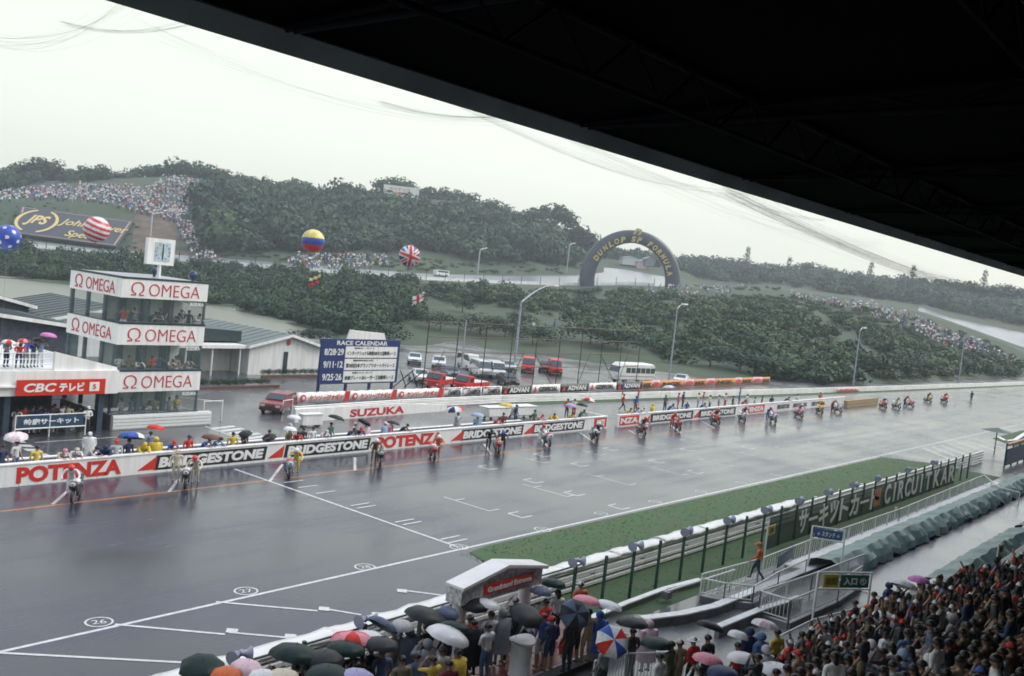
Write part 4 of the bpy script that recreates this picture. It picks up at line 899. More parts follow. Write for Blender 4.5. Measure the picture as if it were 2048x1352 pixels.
for i, (x, y, r_, h, lb) in enumerate([(760, 690, 4.5, 4.5, 'dark bush behind the race calendar board'), (925, 625, 2.6, 4.6, 'round dark tree on the meadow above the car park'), (880, 660, 4, 4.2, 'broad bush left of the tall white pole'), (960, 670, 4.5, 5, 'dark bush behind the white vans'),
        (1010, 675, 4, 4.6, 'bush just left of the curved lamp post'), (1065, 690, 4.5, 4.5, 'bush behind the red vans'), (1180, 690, 6, 5.5, 'big dark green tree behind the scaffold frame'), (1235, 700, 5, 5, 'dark tree left of the minibus'), (1420, 735, 5.5, 5.2, 'dark bush right of the minibus lamp post'), (1480, 740, 4.5, 4.4, 'bush behind the orange banners'),
        (1545, 752, 4.5, 4.4, 'bush near the end of the orange banners'), (1040, 655, 3.4, 3.8, 'small tree at the meadow edge'), (640, 672, 2.5, 2.6, 'round bush beside the clubhouse roof'), (605, 668, 2.0, 2.2, 'small yellowish shrub behind the clubhouse'), (1620, 748, 5, 4.5, 'wide bush at the foot of the right slope'), (1790, 742, 5.5, 4.8, 'dark shrub below the far right crowd'), (1960, 730, 5.5, 5, 'shrub near the rightmost lamp post')]):
    p = hit(x, y) or at(x, y)
    if i in (12, 13): p = at(x, y+14); 
    mtree(p, r_, h, i, lb, CRH, trunk=True, name='shrub', cat='bush')
# clipped hedges by the clubhouse
hd = empty('clipped_hedge', (59.3, 77.6, 0), label='row of round clipped bushes along the clubhouse wall', cat='hedge')
for k in range(11):
    c = mobj('hedge_bush', _T[('crown', id(CRH), k % 4)] if ('crown', id(CRH), k % 4) in _T else leaf_mesh('crown', *CRH[k % 4]), hd, (k*.78, 0, .45)); c.scale = (.5, .5, .5)
MB().box((3.9, -.7, .08), (9.6, .25, .35)).obj('kerb', mat('brown_kerb', (.14, .08, .06), .6), hd)
h2 = empty('clipped_hedge', (48.5, 72.5, 0), label='low dark hedge with a brown kerb beside the tower', cat='hedge')
for k in range(9):
    c = mobj('hedge_bush', _T[('crown', id(CRH), k % 4)], h2, (k*.85, rv.uniform(-.2, .2), .4)); c.scale = (.65, .65, .5)
MB().box((3.6, -1.0, .08), (8.4, .25, .3)).obj('kerb', mat('brown_kerb', (.14, .08, .06), .6), h2)

# ------------------------------------------------------------------ crowds on the hills
cc = [RGB[k] for k in ('white', 'white', 'palepink', 'white', 'red', 'blue', 'lightblue', 'lightgrey', 'black', 'grey', 'palepink', 'lightgrey', 'lavender', 'navy', 'cream', 'white', 'slate', 'white', 'denim')]
M_CROWD = bpy.data.materials.new('crowd_clothes'); M_CROWD.use_nodes = True; n = M_CROWD.node_tree; a = n.nodes.new('ShaderNodeAttribute'); a.attribute_name = 'tone'; n.links.new(a.outputs['Color'], n.nodes['Principled BSDF'].inputs['Base Color']); n.nodes['Principled BSDF'].inputs['Roughness'].default_value = .7
def figure_mass(pts, name, label, sit=False, umb=.1, sc=1.0, dark=False):
    cc = [RGB[k] for k in ('white', 'black', 'black', 'navy', 'charcoal', 'grey', 'black', 'slate', 'red', 'white', 'tan', 'charcoal', 'black', 'navy', 'olive', 'maroon')] if dark else globals()['cc']  # dark list puts the roof's shade into the stand crowd's clothes
    V = []; Fc = []; C = []; g = random.Random(5)
    for p in pts:
        s = g.uniform(.92, 1.06)*sc; top = g.choice(cc); bot = g.choice([RGB['denim'], RGB['black'], RGB['navy'], RGB['grey'], RGB['khaki']]); a0 = g.uniform(0, 6); lean = g.uniform(-.06, .06); wd = 1.25 if sc > 1 else 1
        prof = [(0, .13, bot), (.5, .14, bot), (.88, .17, bot), (.9, .19, top), (1.25, .23, top), (1.42, .20, top), (1.48, .07, RGB['skin']), (1.52, .10, g.choice([RGB['skin'], (.012, .01, .01), (.012, .01, .01), RGB['brown']])), (1.64, .11, g.choice([(.012, .01, .01)]*7+[RGB['white'], RGB['red']])), (1.74, .04, None)]
        if sit: prof = [(max(0, z-.5), r_, c) for z, r_, c in prof[2:]]
        base = len(V); nn = 6
        for (z, r_, c) in prof:
            for k in range(nn): V.append((p[0]+math.cos(a0+k*1.047)*r_*wd*s*1.15+lean*z, p[1]+math.sin(a0+k*1.047)*r_*wd*s*.9, p[2]+z*s))
        for j in range(len(prof)-1):
            c = prof[j][2] if prof[j+1][2] is None or True else 0
            for k in range(nn): Fc.append((base+j*nn+k, base+j*nn+(k+1) % nn, base+(j+1)*nn+(k+1) % nn, base+(j+1)*nn+k)); C.append(prof[j][2] or RGB['black'])
        for sd in (-1, 1):                       # arms
            b2 = len(V); ax2 = a0+sd*1.57; up = g.random() < .25
            sh = Vector((p[0]+math.cos(ax2)*.23*s, p[1]+math.sin(ax2)*.2*s, p[2]+(1.38-(.5 if sit else 0))*s)); el = sh+Vector((math.cos(ax2)*.1, math.sin(ax2)*.1, (.18 if up else -.3)*s)); ha = el+Vector((math.cos(a0)*.15, math.sin(a0)*.15, (.22 if up else -.2)*s))
            for q, r_ in ((sh, .06), (el, .05), (ha, .035)): V += [(q.x-r_, q.y, q.z), (q.x+r_*.5, q.y+r_, q.z), (q.x+r_*.5, q.y-r_, q.z)]
            for j in (0, 1):
                for k in range(3): Fc.append((b2+j*3+k, b2+j*3+(k+1) % 3, b2+j*3+3+(k+1) % 3, b2+j*3+3+k)); C.append(top if j == 0 else RGB['skin'])
        if g.random() < umb:
            b2 = len(V); uc = g.choice(cc); h0 = p[2]+(1.85 if not sit else 1.35)*s
            for rr, zz in ((.55, 0), (.35, .16), (.02, .24)):
                for k in range(8): V.append((p[0]+math.cos(k*.785)*rr, p[1]+math.sin(k*.785)*rr, h0+zz))
            for j in (0, 1):
                for k in range(8): Fc.append((b2+j*8+k, b2+j*8+(k+1) % 8, b2+j*8+8+(k+1) % 8, b2+j*8+8+k)); C.append(uc)
    me = bpy.data.meshes.new(name); me.from_pydata(V, [], Fc); at2 = me.attributes.new('tone', 'FLOAT_COLOR', 'CORNER'); me.materials.append(M_CROWD)
    arr = np.ones((len(me.loops), 4), 'f'); ls = np.zeros(len(Fc), 'i'); me.polygons.foreach_get('loop_start', ls); lt = np.zeros(len(Fc), 'i'); me.polygons.foreach_get('loop_total', lt)
    arr[:, :3] = np.repeat(np.array(C, 'f'), lt, axis=0); at2.data.foreach_set('color', arr.ravel()); me.update()
    return mobj(name, me, None, label=label, cat='crowd', kind='stuff')
def scatter_px(poly, n_):
    xs = [p[0] for p in poly]; ys = [p[1] for p in poly]; out = []
    while len(out) < n_:
        x, y = rv.uniform(min(xs), max(xs)), rv.uniform(min(ys), max(ys))
        if inpoly(x, y, poly):
            p = hit(x, y)
            if p: out.append(p)
            else: n_ -= 1
    return out
figure_mass(scatter_px([(-30, 392), (60, 380), (150, 372), (230, 374), (280, 380), (330, 362), (370, 356), (430, 366), (485, 380), (480, 394), (420, 400), (375, 425), (350, 446), (290, 432), (200, 410), (100, 402), (0, 405), (-30, 408)], 1150)
    + scatter_px([(345, 415), (372, 420), (385, 460), (425, 506), (430, 522), (390, 520), (368, 490), (352, 450)], 130), 'hillside_crowd', 'dense crowd with umbrellas on the left hill above the billboard', sc=1.05)
figure_mass(scatter_px([(570, 528), (600, 512), (770, 514), (780, 536), (690, 542), (580, 534)], 170), 'trackside_crowd', 'crowd on the grass behind the upper track', umb=.15)
figure_mass(scatter_px([(1290, 572), (1340, 572), (1440, 578), (1500, 570), (1440, 596), (1370, 600), (1290, 592)], 75), 'arch_crowd', 'people standing by the foot of the black arch', umb=.15)
figure_mass(scatter_px([(1560, 590), (1640, 598), (1720, 608), (1800, 625), (1870, 652), (1960, 690), (2040, 725), (2040, 745), (1960, 715), (1880, 695), (1790, 650), (1700, 622), (1600, 604)], 330), 'right_slope_crowd', 'spectators strung along the crest of the right slope', umb=.1)
figure_mass([far(x, y, 150) for x, y in ()] + scatter_px([(790, 640), (1300, 660), (1300, 700), (900, 660)], 9), 'meadow_people', 'a few people walking on the meadow above the car park', umb=.2)
# far buildings and cars
for i, (x, y, wd, c) in enumerate([(1245, 522, 14, 'white'), (1275, 530, 10, 'palepink'), (1290, 524, 8, 'grey')]):
    wd *= .55; p = far(x, y, 462); o = empty('far_house', p, rv.uniform(-.4, .2)-.6, label='%s far %s roofed shed among hazy trees%s' % (('tiny', 'small', 'low', 'wide', 'faint')[i % 5], ('white', 'pinkish', 'grey')[('white', 'palepink', 'grey', 'lightgrey').index(c) % 3], ' seen through the arch' if x < 1300 else (' at the right edge' if x > 1880 else ' right of the arch')), cat='shed')
    MB().prism([(0, -1.5), (wd, -1.5), (wd, 1.6), (wd/2, 2.4), (0, 1.6)], 0, 7, 1).obj('wall', cloth(c), o)
    MB().prism([(-.4, 1.5), (wd/2, 2.5), (wd+.4, 1.5), (wd+.4, 1.7), (wd/2, 2.75), (-.4, 1.7)], -.4, 7.4, 1).obj('roof', M_STEEL, o)
# ------------------------------------------------------------------ vehicles
def wheel(o, x, y, r_=.31, w_=.2):
    t = MB().tube([(0, -w_/2, 0), (0, w_/2, 0)], r_, 14).obj('wheel', M_TYRE, o); t.location = (x, y, r_)
    rm = MB().tube([(0, -w_/2-.01, 0), (0, w_/2+.01, 0)], r_*.6, 10).obj('rim', M_CHROME, t); return t
M_HEAD = mat('headlight_glass', (.7, .7, .65), .1); M_TAIL = mat('tail_lamp', (.5, .02, .02), .2); M_BUMP = mat('dark_bumper', (.04, .04, .045), .5)
def car(px, py, label, col='white', kind='sedan', head=0, Y=None):
    """head: direction the nose points, degrees from +X"""
    p = at(px, py); o = empty('parked_car' if kind != 'van' else 'parked_van', p, R(head), label=label, cat='van' if kind == 'van' else 'car', group='vehicles parked in the paddock'); P = paint(col, .22)
    if kind == 'sedan': L, W_, prof = 4.3, 1.66, [(-2.15, .30), (-2.15, .78), (-1.9, .90), (-1.35, .93), (-.95, 1.33), (.35, 1.36), (.95, .95), (2.0, .80), (2.15, .62), (2.15, .30)]; cab = ((-1.30, .95), (-.97, 1.30), (.40, 1.33), (.92, .98))
    elif kind == 'wagon': L, W_, prof = 4.4, 1.68, [(-2.2, .30), (-2.2, .9), (-2.0, 1.36), (.35, 1.42), (.95, .98), (2.05, .84), (2.2, .62), (2.2, .30)]; cab = ((-2.12, .98), (-2.0, 1.33), (.41, 1.38), (.93, 1.01))
    else: L, W_, prof = 4.4, 1.72, [(-2.2, .30), (-2.2, 1.0), (-2.05, 1.92), (1.25, 1.98), (1.95, 1.15), (2.2, .95), (2.2, .30)]; cab = ((-2.14, 1.1), (-2.04, 1.78), (1.32, 1.88), (1.92, 1.19))
    n_ = len(prof); vs = []
    for sd in (-1, 1):
        for x, z in prof: vs.append((x, sd*(W_/2-(.14 if z > 1.0 else 0)-(.03 if z < .35 else 0)), z))
    mb = MB(); mb.add(vs, [tuple(range(n_)), tuple(range(2*n_-1, n_-1, -1))]+[(i, (i+1) % n_, (i+1) % n_+n_, i+n_) for i in range(n_)])
    b = mb.obj('body', P, o); md = b.modifiers.new('soft_edges', 'BEVEL'); md.width = .05; md.segments = 2
    for sd in (-1, 1):
        yb = sd*(W_/2-.065); yt = sd*(W_/2-.125); a, b_, c, d = cab; xm = (a[0]+d[0])/2
        for q in ([(a[0]+.06, a[1]), (b_[0]+.05, b_[1]), (xm-.05, c[1]-.02), (xm-.05, d[1])], [(xm+.05, d[1]), (xm+.05, c[1]-.02), (c[0]-.06, c[1]), (d[0]-.08, d[1])]):
            v2 = [(x, (sd*(W_/2-.13) if z > 1.15 else sd*(W_/2-.06)), z) for x, z in q]; v3 = [(x, y+sd*.012, z) for x, y, z in v2]
            MB().add(v2+v3, [(0, 1, 2, 3), (4, 5, 6, 7), (0, 1, 5, 4), (1, 2, 6, 5), (2, 3, 7, 6), (3, 0, 4, 7)]).obj('side_window', M_GLASS, o)
        MB().box((2.17 if kind != 'sedan' else 2.13, sd*.58, .68), (.06, .34, .16)).obj('headlight', M_HEAD, o); MB().box((-2.17, sd*.62, .72), (.06, .24, .14)).obj('tail_light', M_TAIL, o)
        for x in (-1.3, 1.35): wheel(o, x, sd*(W_/2-.10))
    (x0, z0), (x1, z1) = cab[3], cab[2]; e = .03; yw = W_/2-.2
    MB().add([(x0+e+.03, -yw-.04, z0+e), (x1+e, -yw, z1+e*.3), (x1+e, yw, z1+e*.3), (x0+e+.03, yw+.04, z0+e), (x0+.0, -yw-.04, z0), (x1, -yw, z1-.03), (x1, yw, z1-.03), (x0, yw+.04, z0)], [(0, 1, 2, 3), (4, 5, 6, 7), (0, 1, 5, 4), (2, 3, 7, 6), (0, 3, 7, 4), (1, 2, 6, 5)]).obj('windscreen', M_GLASS, o)
    (x0, z0), (x1, z1) = cab[0], cab[1]
    MB().add([(x0-e-.05, -yw-.04, z0+e), (x1-e-.02, -yw, z1), (x1-e-.02, yw, z1), (x0-e-.05, yw+.04, z0+e), (x0, -yw-.04, z0), (x1, -yw, z1-.03), (x1, yw, z1-.03), (x0, yw+.04, z0)], [(0, 1, 2, 3), (4, 5, 6, 7), (0, 1, 5, 4), (2, 3, 7, 6), (0, 3, 7, 4), (1, 2, 6, 5)]).obj('rear_window', M_GLASS, o)
    for x in (-2.2, 2.2): MB().box((x, 0, .42), (.12, W_-.04, .16)).obj('bumper', M_BUMP, o)
    MB().box((2.2, 0, .66), (.04, .7, .14)).obj('grille', M_BUMP, o)
    return o
car(556, 822, 'dark red wagon on the wet tarmac left of the calendar board', 'maroon', 'wagon', 215)
car(828, 727, 'white sedan in the back row right of the calendar board', 'white', 'sedan', 226); car(877, 735, 'white hatchback between the pale pole and the back row sedan', 'white', 'wagon', 222)
car(838, 763, 'white sedan in the front row at the foot of the calendar board', 'white', 'sedan', 240); car(900, 755, 'grey blue sedan mostly hidden behind the red pickup', 'slate', 'sedan', 235)
car(936, 738, 'slanted white van left of the twin white vans', 'white', 'van', 245); car(960, 752, 'white van in the middle of the white van group', 'white', 'van', 238); car(990, 755, 'rightmost white van next to the silver car', 'white', 'van', 232)
car(1015, 742, 'silver sedan behind the black car', 'lightgrey', 'sedan', 230); car(1014, 770, 'black sedan parked behind the middle banners', 'black', 'sedan', 235)
car(1055, 744, 'red van just right of the curved lamp post', 'red', 'van', 218); car(1090, 742, 'faded maroon sedan between the two red vans', 'maroon', 'sedan', 215); car(1108, 748, 'rightmost red van in the wet car park', 'red', 'van', 222)
car(1362, 768, 'white sedan behind the orange banners', 'white', 'sedan', 200)
def truck(px, py, label, head):
    p = at(px, py); o = empty('pickup_truck', p, R(head), label=label, cat='truck', group='vehicles parked in the paddock'); P = paint('red', .25)
    MB().prism([(.7, .35), (.7, 1.65), (1.5, 1.68), (2.05, 1.05), (2.25, .9), (2.25, .35)], -.82, .82, 1).obj('cab', P, o)
    MB().box((-.9, 0, .72), (3.1, 1.66, .5)).obj('bed', P, o); MB().box((-.9, 0, .99), (2.8, 1.45, .06)).obj('bed_cover', M_WHITE, o)
    MB().prism([(1.58, 1.60), (2.05, 1.12), (2.10, 1.15), (1.63, 1.65)], -.72, .72, 1).obj('windscreen', M_GLASS, o)
    for sd in (-1, 1):
        MB().box((1.2, sd*.825, 1.3), (.7, .02, .42)).obj('side_window', M_GLASS, o)
        MB().box((2.27, sd*.6, .62), (.05, .25, .16)).obj('headlight', M_HEAD, o)
        for x in (-1.5, 1.4): wheel(o, x, sd*.74)
    for k in range(3): MB().box((-.2-k*.8, 0, 1.03), (.12, 1.45, .04)).obj('bed_bar', M_WHITE, o)
truck(880, 776, 'red pickup with a white bed at the right foot of the calendar board', 200); truck(940, 782, 'second red pickup with a striped bed behind the small banners', 190)
# minibus
pb_ = at(1262, 765); bo = empty('minibus', pb_, R(168), label='white minibus with a row of dark windows parked behind the banners', cat='bus')
b = MB().prism([(-3.4, .4), (-3.45, 1.4), (-3.3, 2.35), (-2.9, 2.62), (2.5, 2.62), (3.1, 2.2), (3.5, 1.35), (3.55, .4)], -1, 1, 1).obj('body', M_WHITE, bo); md = b.modifiers.new('soft', 'BEVEL'); md.width = .18; md.segments = 3
for sd in (-1, 1):
    for k in range(6): MB().box((-2.85+k*.92, sd*1.0, 1.72), (.80, .03, .68)).obj('side_window', M_GLASS, bo)
    for x in (-2.1, 2.2): wheel(bo, x, sd*.85, .4, .25)
    MB().box((0, sd*1.005, .95), (6.6, .02, .10)).obj('stripe', paint('grey'), bo)
MB().prism([(3.13, 2.15), (3.48, 1.45), (3.53, 1.47), (3.18, 2.2)], -.85, .85, 1).obj('windscreen', M_GLASS, bo); MB().box((-3.42, 0, 1.75), (.05, 1.5, .6)).obj('rear_window', M_GLASS, bo)
for y in (-.7, .7): MB().box((3.56, y, .9), (.05, .3, .2)).obj('headlight', M_HEAD, bo)
# white bath-shaped car covers / skips in the pit lane
for i, (x, y) in enumerate(((990, 838), (1040, 835))):
    p = at(x, y); o = empty('covered_cart', p, R(-6), label='%s white covered cart standing in the pit lane behind the wall crews' % ('left', 'right')[i], cat='cart')
    b = MB().prism([(-1.25, .25), (-1.45, 1.0), (1.45, 1.05), (1.2, .25)], -.55, .55, 1).obj('cart_body', M_WALL, o); md = b.modifiers.new('soft', 'BEVEL'); md.width = .1; md.segments = 3
    MB().box((0, 0, 1.08), (3.0, 1.2, .06)).obj('lid', M_WHITE, o)
    for xx in (-.9, .9):
        for yy in (-.4, .4): MB().tube([(xx, yy-.05, .14), (xx, yy+.05, .14)], .14, 8).obj('wheel', M_TYRE, o)
p = at(620, 852); o = empty('covered_cart', p, R(-4), label='pale grey box shaped cart left of the circuit name lettering', cat='cart'); MB().box((0, 0, .5), (1.7, .6, .75)).obj('cart_body', M_WALL, o); MB().box((0, 0, .90), (1.8, .7, .06)).obj('lid', M_WHITE, o)
for xx in (-.6, .6): MB().tube([(xx, -.28, .1), (xx, .28, .1)], .1, 8).obj('wheel', M_TYRE, o)

# ------------------------------------------------------------------ motorcycles
_bk = {}
def torus(mb, c, R_, r_, n=22, m=8, mi=0):
    vs = []; fs = []
    for i in range(n):
        a = 2*math.pi*i/n
        for j in range(m):
            b = 2*math.pi*j/m; q = R_+r_*math.cos(b); vs.append((c[0]+q*math.cos(a), c[1]+r_*1.2*math.sin(b), c[2]+q*math.sin(a)))
    for i in range(n):
        for j in range(m): fs.append((i*m+j, i*m+(j+1) % m, ((i+1) % n)*m+(j+1) % m, ((i+1) % n)*m+j))
    return mb.add(vs, fs, mi, True)
def loft(mb, secs, n=12, mi=0):       # secs: (x, zc, half width, half height)
    vs = []; fs = []
    for (x, zc, hw, hh) in secs:
        for k in range(n):
            a = 2*math.pi*k/n; vs.append((x, hw*math.copysign(abs(math.cos(a))**.8, math.cos(a)), zc+hh*math.copysign(abs(math.sin(a))**.8, math.sin(a))))
    for i in range(len(secs)-1):
        for k in range(n): fs.append((i*n+k, i*n+(k+1) % n, (i+1)*n+(k+1) % n, (i+1)*n+k))
    fs += [tuple(range(n)), tuple(range(len(secs)*n-1, (len(secs)-1)*n-1, -1))]
    return mb.add(vs, fs, mi, True)
def bike_meshes():
    B = _bk
    B['tyre'] = torus(MB(), (0, 0, 0), .25, .055).mesh('tyre', M_TYRE)
    mb = torus(MB(), (0, 0, 0), .195, .018, 20, 5)
    for k in range(3):
        a = k*math.pi/3; mb.tube([(-.19*math.cos(a), 0, -.19*math.sin(a)), (.19*math.cos(a), 0, .19*math.sin(a))], .015, 4)
    mb.tube([(0, -.06, 0), (0, .06, 0)], .13, 14); B['rim'] = mb.mesh('rim', M_CHROME)
    B['fairing'] = loft(MB(), [(.92, .86, .05, .07), (.84, .84, .17, .14), (.66, .78, .20, .22), (.45, .68, .19, .30), (.15, .50, .17, .24), (-.08, .44, .12, .16)]).mesh('fairing', M_WHITE)
    B['screen'] = MB().ball((.62, 0, 1.02), (.22, .16, .14), 12, 6).mesh('windscreen', mg)
    B['tank'] = loft(MB(), [(.38, .84, .10, .10), (.25, .90, .17, .14), (.0, .88, .17, .13), (-.15, .82, .10, .08)]).mesh('fuel_tank', M_WHITE)
    B['seat'] = loft(MB(), [(-.12, .80, .12, .05), (-.4, .80, .14, .06), (-.7, .90, .13, .09), (-.88, .98, .08, .06)]).mesh('seat_cowl', M_WHITE)
    B['frame'] = MB().tube([(.48, .10, .85), (.0, .16, .62), (-.15, .12, .36)], .03, 6).tube([(.48, -.10, .85), (.0, -.16, .62), (-.15, -.12, .36)], .03, 6).box((.12, 0, .45), (.42, .34, .36)).tube([(-.15, .10, .38), (-.68, .09, .30)], .028, 6).tube([(-.15, -.10, .38), (-.68, -.09, .30)], .028, 6).mesh('frame', M_DARK)
    B['fork'] = MB().tube([(.44, .09, .92), (.70, .09, .30)], .026, 6).tube([(.44, -.09, .92), (.70, -.09, .30)], .026, 6).tube([(.40, .34, .90), (.46, .10, .93), (.46, -.10, .93), (.40, -.34, .90)], .016, 6).mesh('fork', M_CHROME)
    B['exhaust'] = MB().tube([(.35, -.12, .32), (.1, -.16, .22), (-.25, -.18, .30), (-.80, -.20, .52)], [.025, .03, .045, .06], 8).mesh('exhaust', M_BLK)
    B['plate'] = MB().ball((.90, 0, .90), (.03, .13, .11), 14, 8).mesh('number_plate', M_WALL)
    B['mud'] = torus(MB(), (0, 0, 0), .30, .02, 22, 4).mesh('mudguard', M_BLK)
bike_meshes()
def objm(o, *ms):
    for i, m in enumerate(ms): o.material_slots[i].link = 'OBJECT'; o.material_slots[i].material = m
    return o
def motorcycle(p, head, c1, c2, num, label):
    o = empty('racing_motorcycle', p, head, label=label, cat='motorcycle', group='racing motorcycles lined up along the pit wall')
    for x in (.70, -.68):
        t = mobj('wheel', _bk['tyre'], o, (x, 0, .305)); mobj('rim', _bk['rim'], t)
    objm(mobj('fairing', _bk['fairing'], o), paint(c1, .25)); mobj('windscreen', _bk['screen'], o); objm(mobj('fuel_tank', _bk['tank'], o), paint(c2, .25)); objm(mobj('seat_cowl', _bk['seat'], o), paint(c1, .25))
    for k in ('frame', 'fork', 'exhaust'): mobj(k, _bk[k], o)
    pl = mobj('number_plate', _bk['plate'], o); t = mobj('race_number', text_mesh(str(num), .14, .13, M_BLK, .03, .004), o, (.935, 0, .90)); t.rotation_euler = (0, 0, R(90))
    o.rotation_euler = (0, R(0), head)
    return o
# ------------------------------------------------------------------ people: one continuous skinned body per pose
def skin_body(name, P):
    """P: joint positions. Grows one surface; faces get 0 skin 1 shirt 2 thigh 3 shin 4 shoe 5 forearm 6 features"""
    V = []; E = []; Rr = []; Rg = []
    def v(p, r_, g): V.append(Vector(p)); Rr.append(r_ if isinstance(r_, tuple) else (r_, r_)); Rg.append(g); return len(V)-1
    pel = v(P['pelvis'], (.145, .11), 2); wa = v(P['waist'], (.135, .10), 1); ch = v(P['chest'], (.165, .115), 1); nb = v(P['neck'], (.075, .065), 1)
    nk = v(Vector(P['neck'])*.45+Vector(P['head'])*.55-Vector((0, 0, .03)), .052, 0); h = Vector(P['head']); up = (h-Vector(P['neck'])).normalized()
    h1 = v(h, (.078, .085), 0); h2 = v(h+up*.085, (.080, .092), 0); h3 = v(h+up*.145, .05, 0); E += [(pel, wa), (wa, ch), (ch, nb), (nb, nk), (nk, h1), (h1, h2), (h2, h3)]
    fwd = Vector(P.get('look', (0, -1, 0))).normalized(); nose = v(h+fwd*.095-up*.005, .016, 0); E.append((h1, nose))
    sd = fwd.cross(Vector((0, 0, 1))).normalized()
    for s in (-1, 1):
        e_ = v(h+sd*s*.090+up*.02, .018, 0); E.append((h1, e_))
    for s, k in ((-1, 'R'), (1, 'L')):
        sh, el, wr = Vector(P['sh'+k]), Vector(P['el'+k]), Vector(P['wr'+k]); a = v(sh, .068, 1); b = v(sh.lerp(el, .5), .056, 1); c = v(el, .046, 1); d = v(el.lerp(wr, .5), .040, 5); e = v(wr, .028, 5)
        hd = (wr-el).normalized(); pl = v(wr+hd*.055, (.040, .02), 0); E += [(ch, a), (a, b), (b, c), (c, d), (d, e), (e, pl)]
        side = hd.cross(Vector((0, 0, 1)) if abs(hd.z) < .8 else Vector((0, 1, 0))).normalized(); nrm = hd.cross(side)*(1 if s > 0 else -1)
        for i, off in enumerate((-.028, -.009, .010, .028)):
            L = (.062, .078, .072, .055)[i]; f1 = v(wr+hd*.10+side*off*1.15, .0095, 0); f2 = v(wr+hd*(.10+L*.55)+side*off*1.3+nrm*.012, .0088, 0); f3 = v(wr+hd*(.10+L*.9)+side*off*1.3+nrm*.034, .007, 0); E += [(pl, f1), (f1, f2), (f2, f3)]
        t1 = v(wr+hd*.045+side*-.045, .012, 0); t2 = v(wr+hd*.085+side*-.062+nrm*.015, .009, 0); E += [(pl, t1), (t1, t2)]
        hp, kn, an = Vector(P['hip'+k]), Vector(P['kn'+k]), Vector(P['an'+k]); a = v(hp, .095, 2); b = v(hp.lerp(kn, .5), .080, 2); c = v(kn, .060, 2); d = v(kn.lerp(an, .4), .055, 3); e = v(an, .038, 3); fd = Vector(P.get('foot', (0, -1, 0)))
        f = v(an+fd*.13+Vector((0, 0, -.045)), (.04, .03), 4); g = v(an+fd*-.04+Vector((0, 0, -.045)), .035, 4); E += [(pel, a), (a, b), (b, c), (c, d), (d, e), (e, f), (e, g)]
    me = bpy.data.meshes.new('tmp'); me.from_pydata(V, E, []); o = bpy.data.objects.new('tmp', me); COL.objects.link(o)
    md = o.modifiers.new('skin', 'SKIN'); md.branch_smoothing = .3
    sv = me.skin_vertices[0].data
    for i, r_ in enumerate(Rr): sv[i].radius = r_; sv[i].use_root = (i == pel)
    ms = o.modifiers.new('sub', 'SUBSURF'); ms.levels = 1; ms.render_levels = 1
    bpy.context.view_layer.update(); dg = bpy.context.evaluated_depsgraph_get(); m2 = bpy.data.meshes.new_from_object(o.evaluated_get(dg)); bpy.data.objects.remove(o); bpy.data.meshes.remove(me)
    m2.name = name; VV = np.array([tuple(x) for x in V]); seg0 = np.array([VV[a] for a, b in E]); seg1 = np.array([VV[b] for a, b in E]); rg = [max(Rg[a], Rg[b]) if {Rg[a], Rg[b]} != {1, 2} and {Rg[a], Rg[b]} != {0, 1} else (1) for a, b in E]
    rg = [(Rg[b]) if {Rg[a], Rg[b]} in ({5, 0},) else r_ for (a, b), r_ in zip(E, rg)]
    rg = [2 if {Rg[a], Rg[b]} == {2, 1} else r_ for (a, b), r_ in zip(E, rg)]
    for i, (a, b) in enumerate(E):
        if {Rg[a], Rg[b]} == {5, 1}: rg[i] = 5
        if {Rg[a], Rg[b]} == {2, 3}: rg[i] = 3
        if (a, b) == (nb, nk): rg[i] = 0
        if (a, b) == (pel, wa): rg[i] = 1
    mt = []
    dd = seg1-seg0; L2 = (dd**2).sum(1)+1e-9
    for p in m2.polygons:
        c = np.array(p.center); t = np.clip(((c-seg0)*dd).sum(1)/L2, 0, 1); ds = (((seg0+dd*t[:, None])-c)**2).sum(1); mt.append(rg[int(ds.argmin())])
    for s in ('skin', 'shirt', 'thigh', 'shin', 'shoe', 'forearm', 'features'): m2.materials.append(M_SKIN)
    m2.polygons.foreach_set('material_index', mt); m2.polygons.foreach_set('use_smooth', [True]*len(mt))
    # eyes and mouth: small dark patches set in the face of the same mesh
    bm = bmesh.new(); bm.from_mesh(m2)
    for off in (sd*.032+up*.028, -sd*.032+up*.028, up*-.045):
        r_ = bmesh.ops.create_icosphere(bm, subdivisions=1, radius=.011); 
        for q in r_['verts']:
            q.co = Vector((q.co.x, q.co.y, q.co.z))+h+fwd*.082+off
            for fc in q.link_faces: fc.material_index = 6
    bm.to_mesh(m2); bm.free(); m2.update(); return m2
def pose(**k):
    P = dict(pelvis=(0, 0, .93), waist=(0, .01, 1.08), chest=(0, .01, 1.30), neck=(0, 0, 1.47), head=(0, -.02, 1.585), shR=(-.20, 0, 1.41), shL=(.20, 0, 1.41), elR=(-.26, .03, 1.14), elL=(.26, .03, 1.14), wrR=(-.25, -.10, .90), wrL=(.25, -.10, .90),
             hipR=(-.095, 0, .88), hipL=(.095, 0, .88), knR=(-.11, -.02, .49), knL=(.11, -.02, .49), anR=(-.12, .02, .09), anL=(.12, .02, .09))
    P.update(k); return P
LEAN = dict(pelvis=(0, .10, .90), waist=(0, .04, 1.05), chest=(0, -.12, 1.22), neck=(0, -.25, 1.33), head=(0, -.34, 1.43), shR=(-.20, -.20, 1.30), shL=(.20, -.20, 1.30), elR=(-.25, -.38, 1.12), elL=(.25, -.38, 1.12), wrR=(-.16, -.58, 1.10), wrL=(.16, -.58, 1.10), hipR=(-.095, .10, .86), hipL=(.095, .10, .86), knR=(-.11, .03, .48), knL=(.11, .10, .48), anR=(-.12, .05, .09), anL=(.12, .22, .09))
